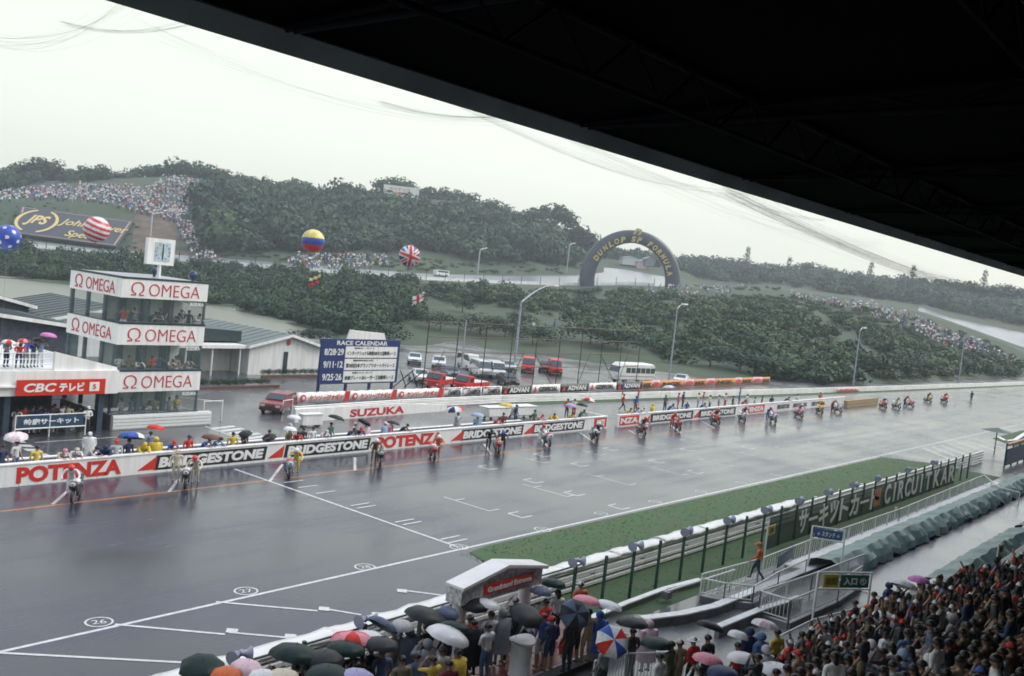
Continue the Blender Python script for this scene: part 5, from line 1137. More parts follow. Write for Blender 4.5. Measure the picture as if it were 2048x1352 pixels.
SIT = dict(pelvis=(0, .05, .48), waist=(0, .06, .62), chest=(0, .03, .84), neck=(0, 0, 1.01), head=(0, -.03, 1.125), shR=(-.20, .02, .95), shL=(.20, .02, .95), elR=(-.27, -.04, .70), elL=(.27, -.04, .70), wrR=(-.14, -.27, .58), wrL=(.14, -.27, .58), hipR=(-.10, .0, .47), hipL=(.10, .0, .47), knR=(-.12, -.42, .50), knL=(.12, -.42, .50), anR=(-.12, -.40, .09), anL=(.12, -.40, .09))
POSES = dict(
    stand=(pose(), 'standing'), hold=(pose(elR=(-.25, -.10, 1.16), wrR=(-.12, -.24, 1.30)), 'holding an umbrella'),
    aim=(pose(elR=(-.28, -.20, 1.34), wrR=(-.10, -.20, 1.56), elL=(.28, -.20, 1.34), wrL=(.10, -.20, 1.56)), 'with both hands raised to the face'),
    lean=(pose(**LEAN), 'leaning forward on folded arms'), sit=(pose(**SIT), 'sitting'),
    walk=(pose(knR=(-.10, -.18, .50), anR=(-.10, -.25, .10), knL=(.10, .06, .48), anL=(.10, .32, .14), elR=(-.26, .12, 1.15), wrR=(-.24, .12, .92), elL=(.25, -.06, 1.14), wrL=(.22, -.26, .98)), 'walking'),
    bike=(pose(**{**LEAN, 'wrR': (-.30, -.62, .98), 'wrL': (.30, -.62, .98), 'elR': (-.34, -.36, 1.08), 'elL': (.34, -.36, 1.08)}), 'steadying a motorcycle'),
    cross=(pose(elR=(-.27, -.02, 1.15), elL=(.27, -.02, 1.15), wrR=(.02, -.22, 1.16), wrL=(-.02, -.24, 1.12)), 'with arms crossed'),
    sitaim=(pose(**{**SIT, 'elR': (-.26, -.20, .88), 'wrR': (-.09, -.20, 1.10), 'elL': (.26, -.20, .88), 'wrL': (.09, -.20, 1.10)}), 'sitting with hands at the face'))
BODY = {}; HEADP = {}
for k, (P, d) in POSES.items():
    BODY[k] = skin_body('body', P); HEADP[k] = (Vector(P['head']), (Vector(P['head'])-Vector(P['neck'])).normalized(), Vector(P['neck']), Vector(P['pelvis']), Vector(P['chest']))
HM = {}
HM['hair'] = MB().ball((0, .012, .055), (.098, .112, .112), 12, 8, zmin=-.28).mesh('hair', M_HAIR)
HM['long'] = MB().ball((0, .014, .055), (.100, .114, .112), 12, 8, zmin=-.3).ball((0, .07, -.03), (.085, .05, .13), 10, 6).mesh('hair', M_HAIR)
HM['cap'] = MB().ball((0, .005, .06), (.104, .116, .108), 12, 8, zmin=-.05).prism([(-.07, .04), (.07, .04), (.075, .055), (-.075, .055)], -.19, -.06, 1).mesh('cap', M_WHITE)
HM['hat'] = MB().ball((0, .005, .06), (.104, .114, .11), 12, 8, zmin=0).tube([(0, 0, .058), (0, 0, .068)], .19, 16).mesh('hat', M_WHITE)
HM['helmet'] = MB().ball((0, 0, .03), (.135, .155, .150), 14, 10).mesh('helmet', M_WHITE)
HM['visor'] = MB().ball((0, -.035, .03), (.118, .128, .06), 12, 6).mesh('visor', M_GLASS)
def coat_mesh(pk, hood=True, L=.5):
    h, up, nk, pel, ch = HEADP[pk]; secs = []
    axis = [(nk+Vector((0, 0, .02)), .10, .09), (nk.lerp(ch, .35), .235, .14), (ch, .27, .18), (ch.lerp(pel, .6), .27, .19), (pel, .29, .21)]
    if pk.startswith('sit'): axis += [(pel+Vector((0, -.30, .02)), .30, .20)]
    else: axis += [(pel+Vector((0, 0, -L*.5)), .30, .23), (pel+Vector((0, .0, -L)), .33, .26)]
    vs = []; fs = []; n_ = 16
    for i, (c, a, b) in enumerate(axis):
        for k in range(n_):
            an = 2*math.pi*k/n_; w_ = 1+.05*math.sin(an*5+i); vs.append((c.x+a*w_*math.cos(an), c.y+b*w_*math.sin(an), c.z))
    for i in range(len(axis)-1):
        for k in range(n_): fs.append((i*n_+k, i*n_+(k+1) % n_, (i+1)*n_+(k+1) % n_, (i+1)*n_+k))
    mb = MB().add(vs, fs, 0, True)
    P = POSES[pk][0]
    for s in 'RL': mb.tube([P['sh'+s], P['el'+s], Vector(P['el'+s]).lerp(Vector(P['wr'+s]), .85)], [.10, .085, .06], 8)
    return mb.mesh('raincoat', M_WHITE)
HM['hood'] = MB().ball((0, .02, .05), (.125, .140, .140), 12, 8, zmin=-.75).mesh('hood', M_WHITE)
COATM = {}
PEOPLE = []
def person(p, rz, pk, shirt, trou, label, shorts=False, sleeves=None, hair='hair', hatc=None, coat=None, hood=True, sc=1.0, group=None, shoe='charcoal', mats=None, tilt=0):
    o = mobj('person', BODY[pk], None, p, rz, label=label, cat='person', group=group); o.scale = (sc*1.12, sc*1.12, sc)
    S1 = mats or cloth(shirt); T1 = mats or cloth(trou); sk = M_SKIN; ls = (sleeves if sleeves is not None else (coat or rnd.random() < .4))
    objm(o, sk, S1, T1, sk if shorts else T1, cloth(shoe), S1 if ls else sk, M_HAIR)
    h, up, nk, pel, ch = HEADP[pk]; q = Vector((0, 0, 1)).rotation_difference(up).to_euler()
    def headpart(name, me, m=None, par=o):
        c = mobj(name, me, par, h); c.rotation_euler = q
        if m: objm(c, m)
        return c
    if hatc is None or hair in ('hair', 'long'): 
        if not (coat and hood): headpart('hair', HM['long' if hair == 'long' else 'hair'])
    if hair in ('cap', 'hat'): headpart('hair', HM['hair']); headpart(hair, HM[hair], cloth(hatc))
    if hair == 'helmet': headpart('helmet', HM['helmet'], paint(hatc, .15)); headpart('visor', HM['visor'])
    if coat:
        if pk not in COATM: COATM[pk] = coat_mesh(pk)
        c = mobj('raincoat', COATM[pk], o); objm(c, nylon(coat))
        if hood: headpart('hood', HM['hood'], nylon(coat))
    PEOPLE.append(o); return o

# umbrellas ----------------------------------------------------------
UM = {}
def umbrella_meshes():
    n_ = 8; K = 6
    def pt(k, t, r_=1.0):     # k spoke (float), t from centre to rim
        a = 2*math.pi*k/n_; fr = k-math.floor(k); sc_ = 1-(.085*math.sin(math.pi*fr)); z = .36*math.cos(t*math.pi/2)**.9 if t < 1 else 0
        z -= .035*math.sin(math.pi*fr)*t*0; rr = r_*math.sin(t*math.pi/2)**.85*sc_ if t > 0 else 0; return (rr*math.cos(a), rr*math.sin(a), z)
    vs = []; fs = []
    for j in range(4):
        for i in range(K+1): vs.append(pt(j/3*.9999, i/K))
    for j in range(3):
        for i in range(K): a = j*(K+1)+i; fs.append((a, a+1, a+K+2, a+K+1))
    UM['panel'] = MB().add(vs, fs, 0, True).mesh('canopy_panel', M_WHITE)
    mb = MB()
    for k in range(8):
        c, s = math.cos(k*math.pi/4), math.sin(k*math.pi/4); mb.add([(x*c-y*s, x*s+y*c, z) for x, y, z in vs], fs, 0, True)
    m = mb.mesh('canopy', M_WHITE); bm = bmesh.new(); bm.from_mesh(m); bmesh.ops.remove_doubles(bm, verts=bm.verts, dist=.004); bm.to_mesh(m); bm.free(); UM['canopy'] = m
    mb = MB().tube([(0, 0, .44), (0, 0, -1.22)], .011, 6).tube([(0, 0, -1.2), (0, 0, -1.36), (.03, 0, -1.42), (.08, 0, -1.38)], .02, 6)
    UM['shaft'] = mb.mesh('shaft', M_DARK)
    mb = MB()
    for k in range(8): mb.tube([pt(k+.0001, i/6) for i in range(1, 7)], .006, 4, cap=False); mb.tube([(0, 0, -.02), tuple(Vector(pt(k+.0001, .5))*.98)], .004, 3, cap=False)
    UM['ribs'] = mb.mesh('ribs', M_CHROME)
umbrella_meshes()
M_CLEAR = bpy.data.materials.new('clear_vinyl'); M_CLEAR.use_nodes = True; _b = M_CLEAR.node_tree.nodes['Principled BSDF']; _b.inputs['Base Color'].default_value = (.88, .90, .92, 1); _b.inputs['Alpha'].default_value = .78; _b.inputs['Roughness'].default_value = .2
def umb_mat(c): return M_CLEAR if c == 'clear' else nylon(c)
def umbrella(p, cols, label, d=1.15, tilt=(0, 0), rz=None, group='umbrellas held by spectators'):
    o = empty('umbrella', p, label=label, cat='umbrella', group=group); r_ = d/2; r_ *= .98; o.scale = (r_, r_, max(.62, r_*1.3)); o.rotation_euler = (R(tilt[0]), R(tilt[1]), (rnd.uniform(0, .8) if max(abs(tilt[0]), abs(tilt[1])) < 13 else 0) if rz is None else R(rz))
    if len(cols) == 1: objm(mobj('canopy', UM['canopy'], o), umb_mat(cols[0]))
    else:
        for k in range(8): c = mobj('canopy_panel', UM['panel'], o, rz=k*math.pi/4); objm(c, umb_mat(cols[k % len(cols)]))
    mobj('shaft', UM['shaft'], o); mobj('ribs', UM['ribs'], o, (0, 0, -.025)); return o
# ------------------------------------------------------------------ barrier and fence on the spectators' side
YB = 21.55
bar = empty('trackside_barrier', (10, YB, 0), label='white three rail barrier with white covers along the grass verge', cat='guard rail')
for k in range(22):
    x = k*4.0
    for z in (.16, .42, .68, .94):
        MB().prism([(-.0, z-.10), (-.07, z-.06), (-.07, z+.06), (0, z+.10), (.03, z+.10), (.03, z-.10)], x, x+3.97, 0).obj('rail_beam', M_WHITE, bar)
    MB().box((x+.1, .12, .55), (.14, .16, 1.1)).obj('rail_post', M_WHITE, bar)
M_COVER = mat('white_tarpaulin', (.80, .81, .79), .3, var=.08, scale=.8)
rc = random.Random(8)
for k in range(11):
    L = 4.1; x0 = 2+k*3.95; vs = []; fs = []; nx = 14; prof = [(-.11, 1.0), (-.08, 1.08), (.02, 1.13), (.35, 1.14), (.62, 1.06), (.72, .70), (.75, .3)]
    for i in range(nx+1):
        for j, (y, z) in enumerate(prof): vs.append((x0+L*i/nx, y+rc.uniform(-.03, .03), z+rc.uniform(-.02, .02)+.025*math.sin(i*.9+k)))
    m_ = len(prof)
    for i in range(nx):
        for j in range(m_-1): fs.append((i*m_+j, (i+1)*m_+j, (i+1)*m_+j+1, i*m_+j+1))
    c = MB().add(vs, fs, 0, True).obj('tarpaulin_cover', M_COVER, bar); md = c.modifiers.new('t', 'SOLIDIFY'); md.thickness = .02
fe = empty('green_fence', (13, 19.75, 0), label='row of dark green fence posts carrying grey loudspeakers above the spectators', cat='fence')
posts = [15.1, 17.2, 19.4, 21.7]+[29.9+2.06*k for k in range(28)]
for x in posts: MB().box((x-13, 0, 1.05), (.085, .10, 2.1)).obj('post', M_GREENP, fe)
MB().tube([(2, .0, 2.0), (17.5, .0, 2.05)], .035, 5).obj('top_rail', M_GREENP, fe)
mb = MB()
for z in (.25, .75, 1.25, 1.75): mb.tube([(16.9, 0, z), (75, 0, z)], .006, 3)
mb.obj('wire', M_GREENP, fe)
M_SPK = mat('pale_blue_grey_horn', (.34, .37, .48), .3, var=.1)
def speaker(x, z, label):
    o = empty('loudspeaker', (x, 19.75, z), R(rnd.uniform(-15, 15)), label=label, cat='loudspeaker', group='horn loudspeakers on the green fence posts')
    for s in (0, 1):
        a = R(200+s*140); d = Vector((math.cos(a), math.sin(a), -.1))
        h = MB(); h.tube([d*.0, d*.12, d*.20, d*.30], [.05, .06, .11, .20], 12).tube([d*-.12, d*.0], .08, 8); h.obj('horn', M_SPK, o)
    MB().tube([(0, 0, -.1), (0, 0, .08)], .03, 6).obj('bracket', M_GREENP, o)
for i, (x, z) in enumerate([(15.1, 2.25), (19.4, 2.25), (29.9, 2.25), (34.02, 2.22), (38.14, 2.25), (42.26, 2.22), (46.38, 2.22), (50.5, 2.22), (54.62, 2.22), (58.74, 2.22), (62.86, 2.22), (69.0, 2.22), (75.2, 2.22)]):
    speaker(x, z, ('leftmost grey horn loudspeaker over the umbrellas', 'grey horn loudspeaker left of the white portal', 'horn loudspeaker just right of the white portal')[i] if i < 3 else '%s horn loudspeaker right of the portal along the grass verge' % ('', '', '', 'second', 'third', 'fourth', 'fifth', 'sixth', 'seventh', 'eighth', 'ninth', 'tenth', 'farthest')[i])
# kart track lettering on the fence
kl = empty('fence_banner', (50, 19.62, 0), label='white Japanese and English kart circuit lettering mounted on the green fence', cat='banner')
def KX(px, z=.95, Y=19.6):
    lo, hi = 30., 200.
    for _ in range(40):
        m_ = (lo+hi)/2; v = Vector((m_, Y, z))-CAM
        if CX+F_PX*v.dot(RT)/v.dot(FW) < px: lo = m_
        else: hi = m_
    return lo
for ch, a, b in [(c, 1598+i*20.5, 1616+i*20.5) for i, c in enumerate('サーキットカート')]+[(c, 1770+i*13.5, 1782+i*13.5) for i, c in enumerate('CIRCUIT')]+[(c, 1868+i*15, 1881+i*15) for i, c in enumerate('KART')]:
    xa, xb = KX(a), KX(b)
    if ch == 'I': xa, xb = (xa+xb)/2-(xb-xa)*.13, (xa+xb)/2+(xb-xa)*.13
    letters(ch, (xa+xb)/2-50, 0, .95, (xb-xa)*.95, 1.3 if ch != 'ー' else .16, M_WALL, kl, bold=.025, name='letter')
MB().box(((KX(1748)+KX(1762))/2-50, 0, .95), (1.2, .02, 1.1)).obj('orange_mark', mat('faded_orange_paint', (.55, .22, .12), .5), kl)

# ------------------------------------------------------------------ concourse, walls, red platform
M_FLOOR = wet_asphalt('wet_concourse_floor', (.26, .25, .29), .12, .35, (.3, .3, 1)); M_FLOORD = wet_asphalt('wet_dark_concourse', (.12, .13, .13), .12, .4, (.4, .4, 1))
sheet('spectator_concourse', [(-10, -10), (160, -10), (160, 18.2), (45, 18.2), (32, 19.9), (-10, 19.9)], .01, M_FLOORD, kind='structure', label='wet dark concourse floor between the fence and the stand')
sheet('pale_walkway', [(44.5, 11.6), (160, 11.6), (160, 15.0), (44.5, 15.0)], .03, M_FLOOR, kind='structure', label='pale wet walkway between the two rows of covered seats')
sheet('upper_walkway', [(46.5, 8.0), (160, 8.0), (160, 10.6), (46.5, 10.6)], .05, M_FLOOR, kind='structure', label='pale walkway behind the second row of covered seats')
def wall_seg(name, pts, h, t, m, label, z0=0):
    o = empty(name, (pts[0][0], pts[0][1], z0), label=label, cat='wall'); p0 = Vector((pts[0][0], pts[0][1], 0))
    for a, b in zip(pts[:-1], pts[1:]):
        a, b = Vector((a[0], a[1], 0))-p0, Vector((b[0], b[1], 0))-p0; c = (a+b)/2; L = (b-a).length
        MB().box((c.x, c.y, h/2), (L, t, h), rz=math.atan2(b.y-a.y, b.x-a.x)).obj('wall_segment', m, o); MB().box((c.x, c.y, h+.03), (L, t+.1, .06), rz=math.atan2(b.y-a.y, b.x-a.x)).obj('coping', M_WALL, o)
    return o
kA = [at(x, y, .35)[:2] for x, y in ((1285, 1238), (1365, 1228), (1430, 1213), (1530, 1173), (1690, 1110))]
wall_seg('low_wall', kA, .35, .28, M_CONC, 'curving low concrete wall with a white top in front of the walkway')
kB = [at(x, y, .25)[:2] for x, y in ((1175, 1240), (1250, 1208), (1330, 1178), (1400, 1160))]
wall_seg('low_wall', kB, .25, .15, M_CONC, 'thin low kerb wall at the foot of the green fence')
kC = [at(x, y, .4)[:2] for x, y in ((1435, 1255), (1525, 1218), (1600, 1195))]
wall_seg('low_wall', kC, .4, .2, M_CONC, 'short white topped wall left of the white mesh cage')
def railing(name, pts, h, label, z=0, base=0.0, step=.45, slant=False, post=1.8):
    p0 = Vector((pts[0][0], pts[0][1], z)); o = empty(name, p0, label=label, cat='railing')
    for a, b in zip(pts[:-1], pts[1:]):
        a, b = Vector((a[0], a[1], z))-p0, Vector((b[0], b[1], z))-p0; L = (b-a).length; hv = Vector((0, 0, h)); bv = Vector((0, 0, .12+base))
        MB().tube([a+hv, b+hv], .035, 6).obj('top_rail', M_WHITE, o); MB().tube([a+bv, b+bv], .028, 5).obj('bottom_rail', M_WHITE, o)
        if base: c = (a+b)/2; MB().box((c.x, c.y, base/2), (L, .18, base), rz=math.atan2(b.y-a.y, b.x-a.x)).obj('footing', M_CONC, o)
        n_ = max(1, int(L/post)); 
        for k in range(n_+1): q = a.lerp(b, k/n_); MB().tube([q, q+hv], .035, 6).obj('post', M_WHITE, o)
        mb = MB(); n_ = int(L/step); sh = Vector((.18, 0, 0)) if slant else Vector((0, 0, 0))
        for k in range(n_): q = a.lerp(b, (k+.5)/n_); mb.tube([q+bv, q+hv+sh], .014, 4, cap=False)
        ob = mb.obj('baluster', M_WHITE, o); ob['kind'] = 'stuff'
    return o
W1 = [at(x, y, 1.0)[:2] for x, y in ((1405, 1148), (1520, 1118), (1640, 1072), (1800, 1018), (1968, 950))]
railing('walkway_railing', W1, 1.0, 'long white slanted railing of the walkway beside the green fence', 0, 0, .30, True)
W2 = [at(x, y, 1.25)[:2] for x, y in ((1450, 1190), (1510, 1160), (1560, 1132), (1615, 1108))]
railing('mesh_railing', [at(1400, 1190, .3)[:2], at(1447, 1200, .3)[:2]]+[p for p in W2[1:]], 1.0, 'white mesh railing with a concrete foot in front of the orange marshal', 0, .3, .16)
railing('walkway_railing', [at(1968, 950, 1)[:2], at(2000, 975, 1)[:2], at(2040, 985, 1)[:2]], 1.0, 'short end railing at the far end of the walkway', 0, 0, .3)
# white mesh cage (stair head)
cg = [at(1522, 1182, 1.15)[:2], at(1582, 1200, 1.15)[:2], at(1680, 1160, 1.15)[:2], at(1725, 1132, 1.15)[:2]]; cg2 = [at(1522, 1182, 1.15)[:2], at(1625, 1148, 1.15)[:2], at(1730, 1108, 1.15)[:2]]
railing('stair_cage', cg, 1.15, 'white mesh cage round the stair head, near side', 0, .25, .14); railing('stair_cage', cg2, 1.15, 'white mesh cage round the stair head, far side', 0, 0, .14)
railing('lower_railing', [at(1560, 1272, 1.0)[:2], at(1625, 1240, 1.0)[:2], at(1720, 1215, 1.0)[:2]], 1.0, 'white railing between the stair cage and the seated crowd', 0, 0, .2)
railing('gate_railing', [at(1190, 1322, 1.1)[:2], at(1262, 1307, 1.1)[:2], at(1330, 1305, 1.1)[:2], at(1400, 1300, 1.1)[:2]], 1.1, 'white barrier panels right of the red platform', 0, 0, .12)
o = empty('white_boom', at(1335, 1182, .5), label='white boom lying across the walkway entrance near the green fence', cat='boom')
b_ = at(1470, 1140, 1.0)-at(1335, 1182, .5); MB().tube([(0, 0, 0), b_], .05, 6).obj('pole', M_WHITE, o); MB().box((0, 0, -.15), (.35, .3, .3)).obj('foot', M_CONC, o)

# red platform
RFX0, RFX1, RFY0, RFY1, RFZ = 13.0, 29.2, 16.75, 19.5, .55
pf = empty('viewing_platform', (RFX0, RFY0, 0), label='raised viewing platform with a red patterned floor and white steel edge', cat='platform')
M_REDF = mat('wet_red_floor', (.16, .028, .03), .3, var=.3, scale=2); LX = RFX1-RFX0; LY = RFY1-RFY0
MB().box((LX/2, LY/2, RFZ-.06), (LX, LY, .12)).obj('floor', M_REDF, pf)
mb = MB()
for k in range(11):
    for j in range(2):
        x, y = LX-1-k*1.4, .7+j*1.4; mb.tube([(x-.5, y-.5, RFZ+.004), (x+.5, y+.5, RFZ+.004)], .012, 3); mb.tube([(x-.5, y+.5, RFZ+.004), (x+.5, y-.5, RFZ+.004)], .012, 3); mb.tube([(x+.7, y-.7, RFZ+.004), (x+.7, y+.7, RFZ+.004)], .012, 3)
mb.obj('floor_pattern', mat('pale_pink_tile_line', (.42, .26, .27), .4), pf)
MB().box((LX/2, -.04, RFZ-.16), (LX, .08, .30)).obj('edge_beam', mat('grey_steel_edge', (.42, .44, .46), .35), pf); MB().box((LX+.04, LY/2, RFZ-.16), (.08, LY, .30)).obj('edge_beam', mat('grey_steel_edge', (.42, .44, .46), .35), pf)
for k in range(8): MB().box((LX-.3-k*2.2, .3, .14), (.12, .12, .26)).obj('leg', M_DARK, pf)
# portal with pediment
PX0, PX1, PY = 22.0, 26.0, 18.45
po = empty('white_portal', (PX0, PY, RFZ), label='small white portal with pediment and red sign over the platform stairs', cat='portal')
WP = PX1-PX0; M_PW = mat('white_portal_paint', (.80, .81, .80), .35, var=.06, scale=2); M_MARB = mat('veined_grey_panel', (.62, .62, .64), .4, var=.35, scale=8)
for x in (.32, WP-.42): MB().tube([(x, .32, 0), (x, .32, 1.95)], .22, 16).obj('pillar', M_PW, po); MB().box((x, .32, .1), (.6, .6, .2)).obj('pillar_base', M_PW, po)
MB().box((WP/2, .32, 2.18), (WP, .62, .52)).obj('lintel', M_MARB, po)
MB().prism([(.6, 2.44), (WP-.5, 2.44), (WP/2, 2.78)], .02, .62, 1).obj('gable_panel', M_MARB, po)
for s in (0, 1):
    x0, x1 = (-.12, WP/2) if s == 0 else (WP+.12, WP/2)
    MB().add([(x0, -.14, 2.46), (x1, -.14, 2.82), (x1, .60, 2.82), (x0, .60, 2.46), (x0, -.14, 2.54), (x1, -.14, 2.91), (x1, .60, 2.91), (x0, .60, 2.54)], [(0, 1, 2, 3), (4, 5, 6, 7), (0, 1, 5, 4), (1, 2, 6, 5), (2, 3, 7, 6), (3, 0, 4, 7)]).obj('roof_slope', M_PW, po)
    MB().tube([(x0, -.10, 2.44), (x1, -.10, 2.80)], .03, 5).obj('moulding', M_PW, po)
MB().box((WP*.56, -.02, 2.24), (2.45, .06, .30)).obj('red_sign', mat('red_sign_board', (.62, .035, .015), .35), po)
letters('Grandstand Entrance', WP*.56, -.06, 2.24, 2.2, .17, M_WALL, po, bold=.02)
# round white refuse bin
tb_p = at(1037, 1349, RFZ); bn_ = empty('white_bin', (tb_p.x, tb_p.y, RFZ), label='tall round white refuse bin with a curved lid on the platform', cat='bin')
MB().tube([(0, 0, 0), (0, 0, .06), (0, 0, .98), (0, 0, 1.0)], [.34, .31, .33, .37], 20).obj('bin_body', M_PW, bn_)
vs = []; 
for k in range(24):
    a = 2*math.pi*k/24; vs.append((.40*math.cos(a), .40*math.sin(a), 1.0+.10*(math.cos(a))**2))
vs2 = [(x, y, z+.06) for x, y, z in vs]
MB().add(vs+vs2, [tuple(range(24)), tuple(range(47, 23, -1))]+[(k, (k+1) % 24, (k+1) % 24+24, k+24) for k in range(24)]).obj('lid', M_PW, bn_)
MB().ball((0, .0, 1.07), (.09, .05, .02), 8, 4).obj('slot', M_BLK, bn_); letters('◎', .12, -.275, .72, .12, .12, M_BLK, bn_)

# covered seat rows
M_TARP = mat('grey_green_tarpaulin', (.13, .215, .195), .45, col2=(.20, .30, .275), scale=.8, bump=.4)
def tarp(name, X0, X1, Y, h, wdt, label, seed, zb=0):
    g = random.Random(seed); o = empty(name, (X0, Y, zb), label=label, cat='tarpaulin'); nx = int((X1-X0)/.3); prof = [(-.75, .06), (-.62, .45), (-.35, .78), (-.05, 1.0), (.3, .95), (.6, .88), (.85, .80), (.95, .4)]; vs = []; fs = []
    ph = [g.uniform(0, 6) for _ in range(6)]
    for i in range(nx+1):
        x = (X1-X0)*i/nx; dr = .30*(1-abs(math.sin(x*1.05+ph[0]+.8*math.sin(x*.23))))**1.3+.05*math.sin(x*1.7+ph[1])
        for j, (y, z) in enumerate(prof):
            zz = h*z*(1-.0*dr); fold = .13*(.5-abs(math.sin(x*1.5+ph[2]+j*.25)))+.06*math.sin(x*5.1+ph[3]-j)+g.uniform(-.02, .02)
            if j < 2: zz = h*(z+dr*1.3*(1 if j == 0 else .5)); 
            vs.append((x, wdt*y+fold*(1.2 if j < 3 else .4), zz+(.05*math.sin(x*.45+ph[4])+.10*(.5-abs(math.sin(x*1.05+ph[5]+j*.1)))+.03*math.sin(x*4.3+j*1.3))*(1 if 1 < j < 6 else .4)))
    m_ = len(prof)
    for i in range(nx):
        for j in range(m_-1): fs.append((i*m_+j, (i+1)*m_+j, (i+1)*m_+j+1, i*m_+j+1))
    c = MB().add(vs, fs, 0, False).obj('sheet', M_TARP, o); md = c.modifiers.new('t', 'SOLIDIFY'); md.thickness = .015
    for k in range(int((X1-X0)/2.2)): MB().box((k*2.2+.5, -.4*wdt, .16), (.7, .5, .3)).obj('bench_foot', mat('orange_bench', (.40, .14, .06), .5) if k % 4 == 3 else M_CONC, o)
MB().box((KX(1765)-50, .04, .9), (KX(1935)-KX(1594), .02, 1.65)).obj('green_mesh', mat('dark_green_mesh', (.02, .055, .04), .7, alpha=.6), kl)
tarp('seat_tarpaulin', 44.8, 66, 15.7, .95, 1.0, 'long wrinkled grey green tarpaulin over the front seats, nearest length', 1)
tarp('seat_tarpaulin', 66.3, 96, 15.7, .9, 1.0, 'farther length of grey green tarpaulin over the front seats', 2)
tarp('seat_tarpaulin', 47.0, 64, 11.2, 1.0, 1.0, 'wrinkled grey green tarpaulin over the second seat row beside the crowd', 3)
tarp('seat_tarpaulin', 64.3, 92, 11.0, 1.1, 1.0, 'farther tarpaulin over the second seat row at the right edge', 4)
M_BRK = mat('brown_terrace_step', (.16, .13, .13), .5, var=.2, scale=1)
wall_seg('terrace_step', [(44.5, 17.2), (85, 17.2)], .2, .9, M_BRK, 'low brown terrace step beside the walkway railing')
# hanging signs
def frame_sign(name, p0, p1, ztop, label, boards, drop=0.45):
    o = empty(name, (p0[0], p0[1], 0), math.atan2(p1[1]-p0[1], p1[0]-p0[0]), label=label, cat='sign'); L = math.hypot(p1[0]-p0[0], p1[1]-p0[1])
    for x in (0, L): MB().tube([(x, 0, 0), (x, 0, ztop)], .045, 6).obj('post', M_WHITE, o)
    for z in (ztop, ztop-drop-.12): MB().tube([(0, 0, z), (L, 0, z)], .035, 6).obj('frame_bar', M_WHITE, o)
    for (a, b, m, s, fg) in boards:
        MB().box((L*(a+b)/2, -.03, ztop-drop/2-.06), (L*(b-a), .04, drop-.04)).obj('sign_board', m, o); letters(s, L*(a+b)/2, -.06, ztop-drop/2-.06, L*(b-a)*.8, drop*.55, fg, o, bold=.03)
M_SBLUE = mat('blue_sign', (.04, .12, .32), .4); M_SGRN = mat('green_sign', (.02, .13, .09), .4); M_SYEL = mat('yellow_sign', (.62, .46, .04), .4); M_OLV = mat('dark_olive_letter', (.16, .14, .02), .5)
a, b = onplane(1622, 1092, 1, 15.6), onplane(1678, 1108, 1, 15.6)
frame_sign('gate_sign', at(1613, 1150)[:2], at(1678, 1160)[:2], 2.35, 'white framed gate with a blue sign over the walkway', [(.08, .92, M_SBLUE, '← スタンド →', M_WALL)])
frame_sign('entrance_sign', at(1622, 1262)[:2], at(1728, 1262)[:2], 2.35, 'white framed gate with a yellow and a green entrance sign by the stair cage', [(.10, .38, M_SYEL, '禁煙', M_OLV), (.42, .95, M_SGRN, '入口 ①', M_WALL)], .55)
def pole_sign(px, py, Y, h, label, w_=.85, hh=.45):
    p = onplane(px, py, 1, Y); z = p.z; o = empty('no_smoking_sign', (p.x, Y, 0), R(rnd.uniform(-8, 8)), label=label, cat='sign', group='small yellow signs')
    MB().tube([(-w_/2-.05, 0, 0), (-w_/2-.05, 0, z+hh/2+.1)], .035, 6).obj('post', M_WHITE, o); MB().box((0, 0, z), (w_, .03, hh)).obj('sign_board', M_SYEL, o); letters('禁煙', 0, -.03, z, w_*.6, hh*.55, M_OLV, o, bold=.03)
pole_sign(1543, 1060, 18.3, 1.5, 'yellow sign on a white pole right above the orange marshal'); pole_sign(1650, 1072, 17.9, 1.0, 'small yellow sign on the walkway railing beyond the blue gate sign', .5, .5)
pole_sign(1792, 1023, 17.9, 1.0, 'second small yellow sign farther along the walkway railing', .5, .5); pole_sign(1901, 984, 17.9, 1.0, 'farthest small yellow sign on the walkway railing', .5, .5); pole_sign(2002, 1098, 10.2, 1.7, 'yellow sign on a pole beside the second row of covered seats')
o = empty('blue_poster', at(1560, 1150), R(8), label='dark blue poster hung on the mesh railing behind the marshal', cat='poster'); MB().box((.6, 0, .75), (2.6, .04, .55)).obj('poster_board', mat('slate_blue_poster', (.05, .10, .17), .5), o)

hbx = KX(2006); o = empty('fence_hoarding', (hbx, 19.3, 0), label='blue hoarding with an orange top strip at the far right end of the green fence', cat='hoarding')
MB().box((7, 0, .95), (14, .08, 1.5)).obj('board', mat('dull_blue_board', (.08, .15, .30), .5, var=.3), o); MB().box((7, 0, 2.1), (14, .3, .22)).obj('top_strip', mat('faded_orange_strip', (.55, .30, .20), .6), o)
for k in range(6): MB().box((k*2.7, .1, 1.1), (.12, .12, 2.2)).obj('post', M_GREENP, o)
gp = at(1988, 908); o = empty('green_parasol', gp, label='flat dark green parasol standing at the edge of the lay-by', cat='parasol')
MB().tube([(0, 0, 0), (0, 0, 2.5)], .05, 6).obj('pole', M_GREENP, o); MB().add([(1.5*math.cos(k*.785), 1.5*math.sin(k*.785), 2.3) for k in range(8)]+[(0, 0, 2.65)], [(k, (k+1) % 8, 8) for k in range(8)]).obj('canopy', M_GREENP, o)
kp = [at(x, y)[:2] for x, y in ((1996, 876), (2012, 884), (2030, 882), (2048, 870), (2090, 850))]
wall_seg('white_kerb', kp, .1, .35, M_WALL, 'curved white kerb in the far grass at the right edge')

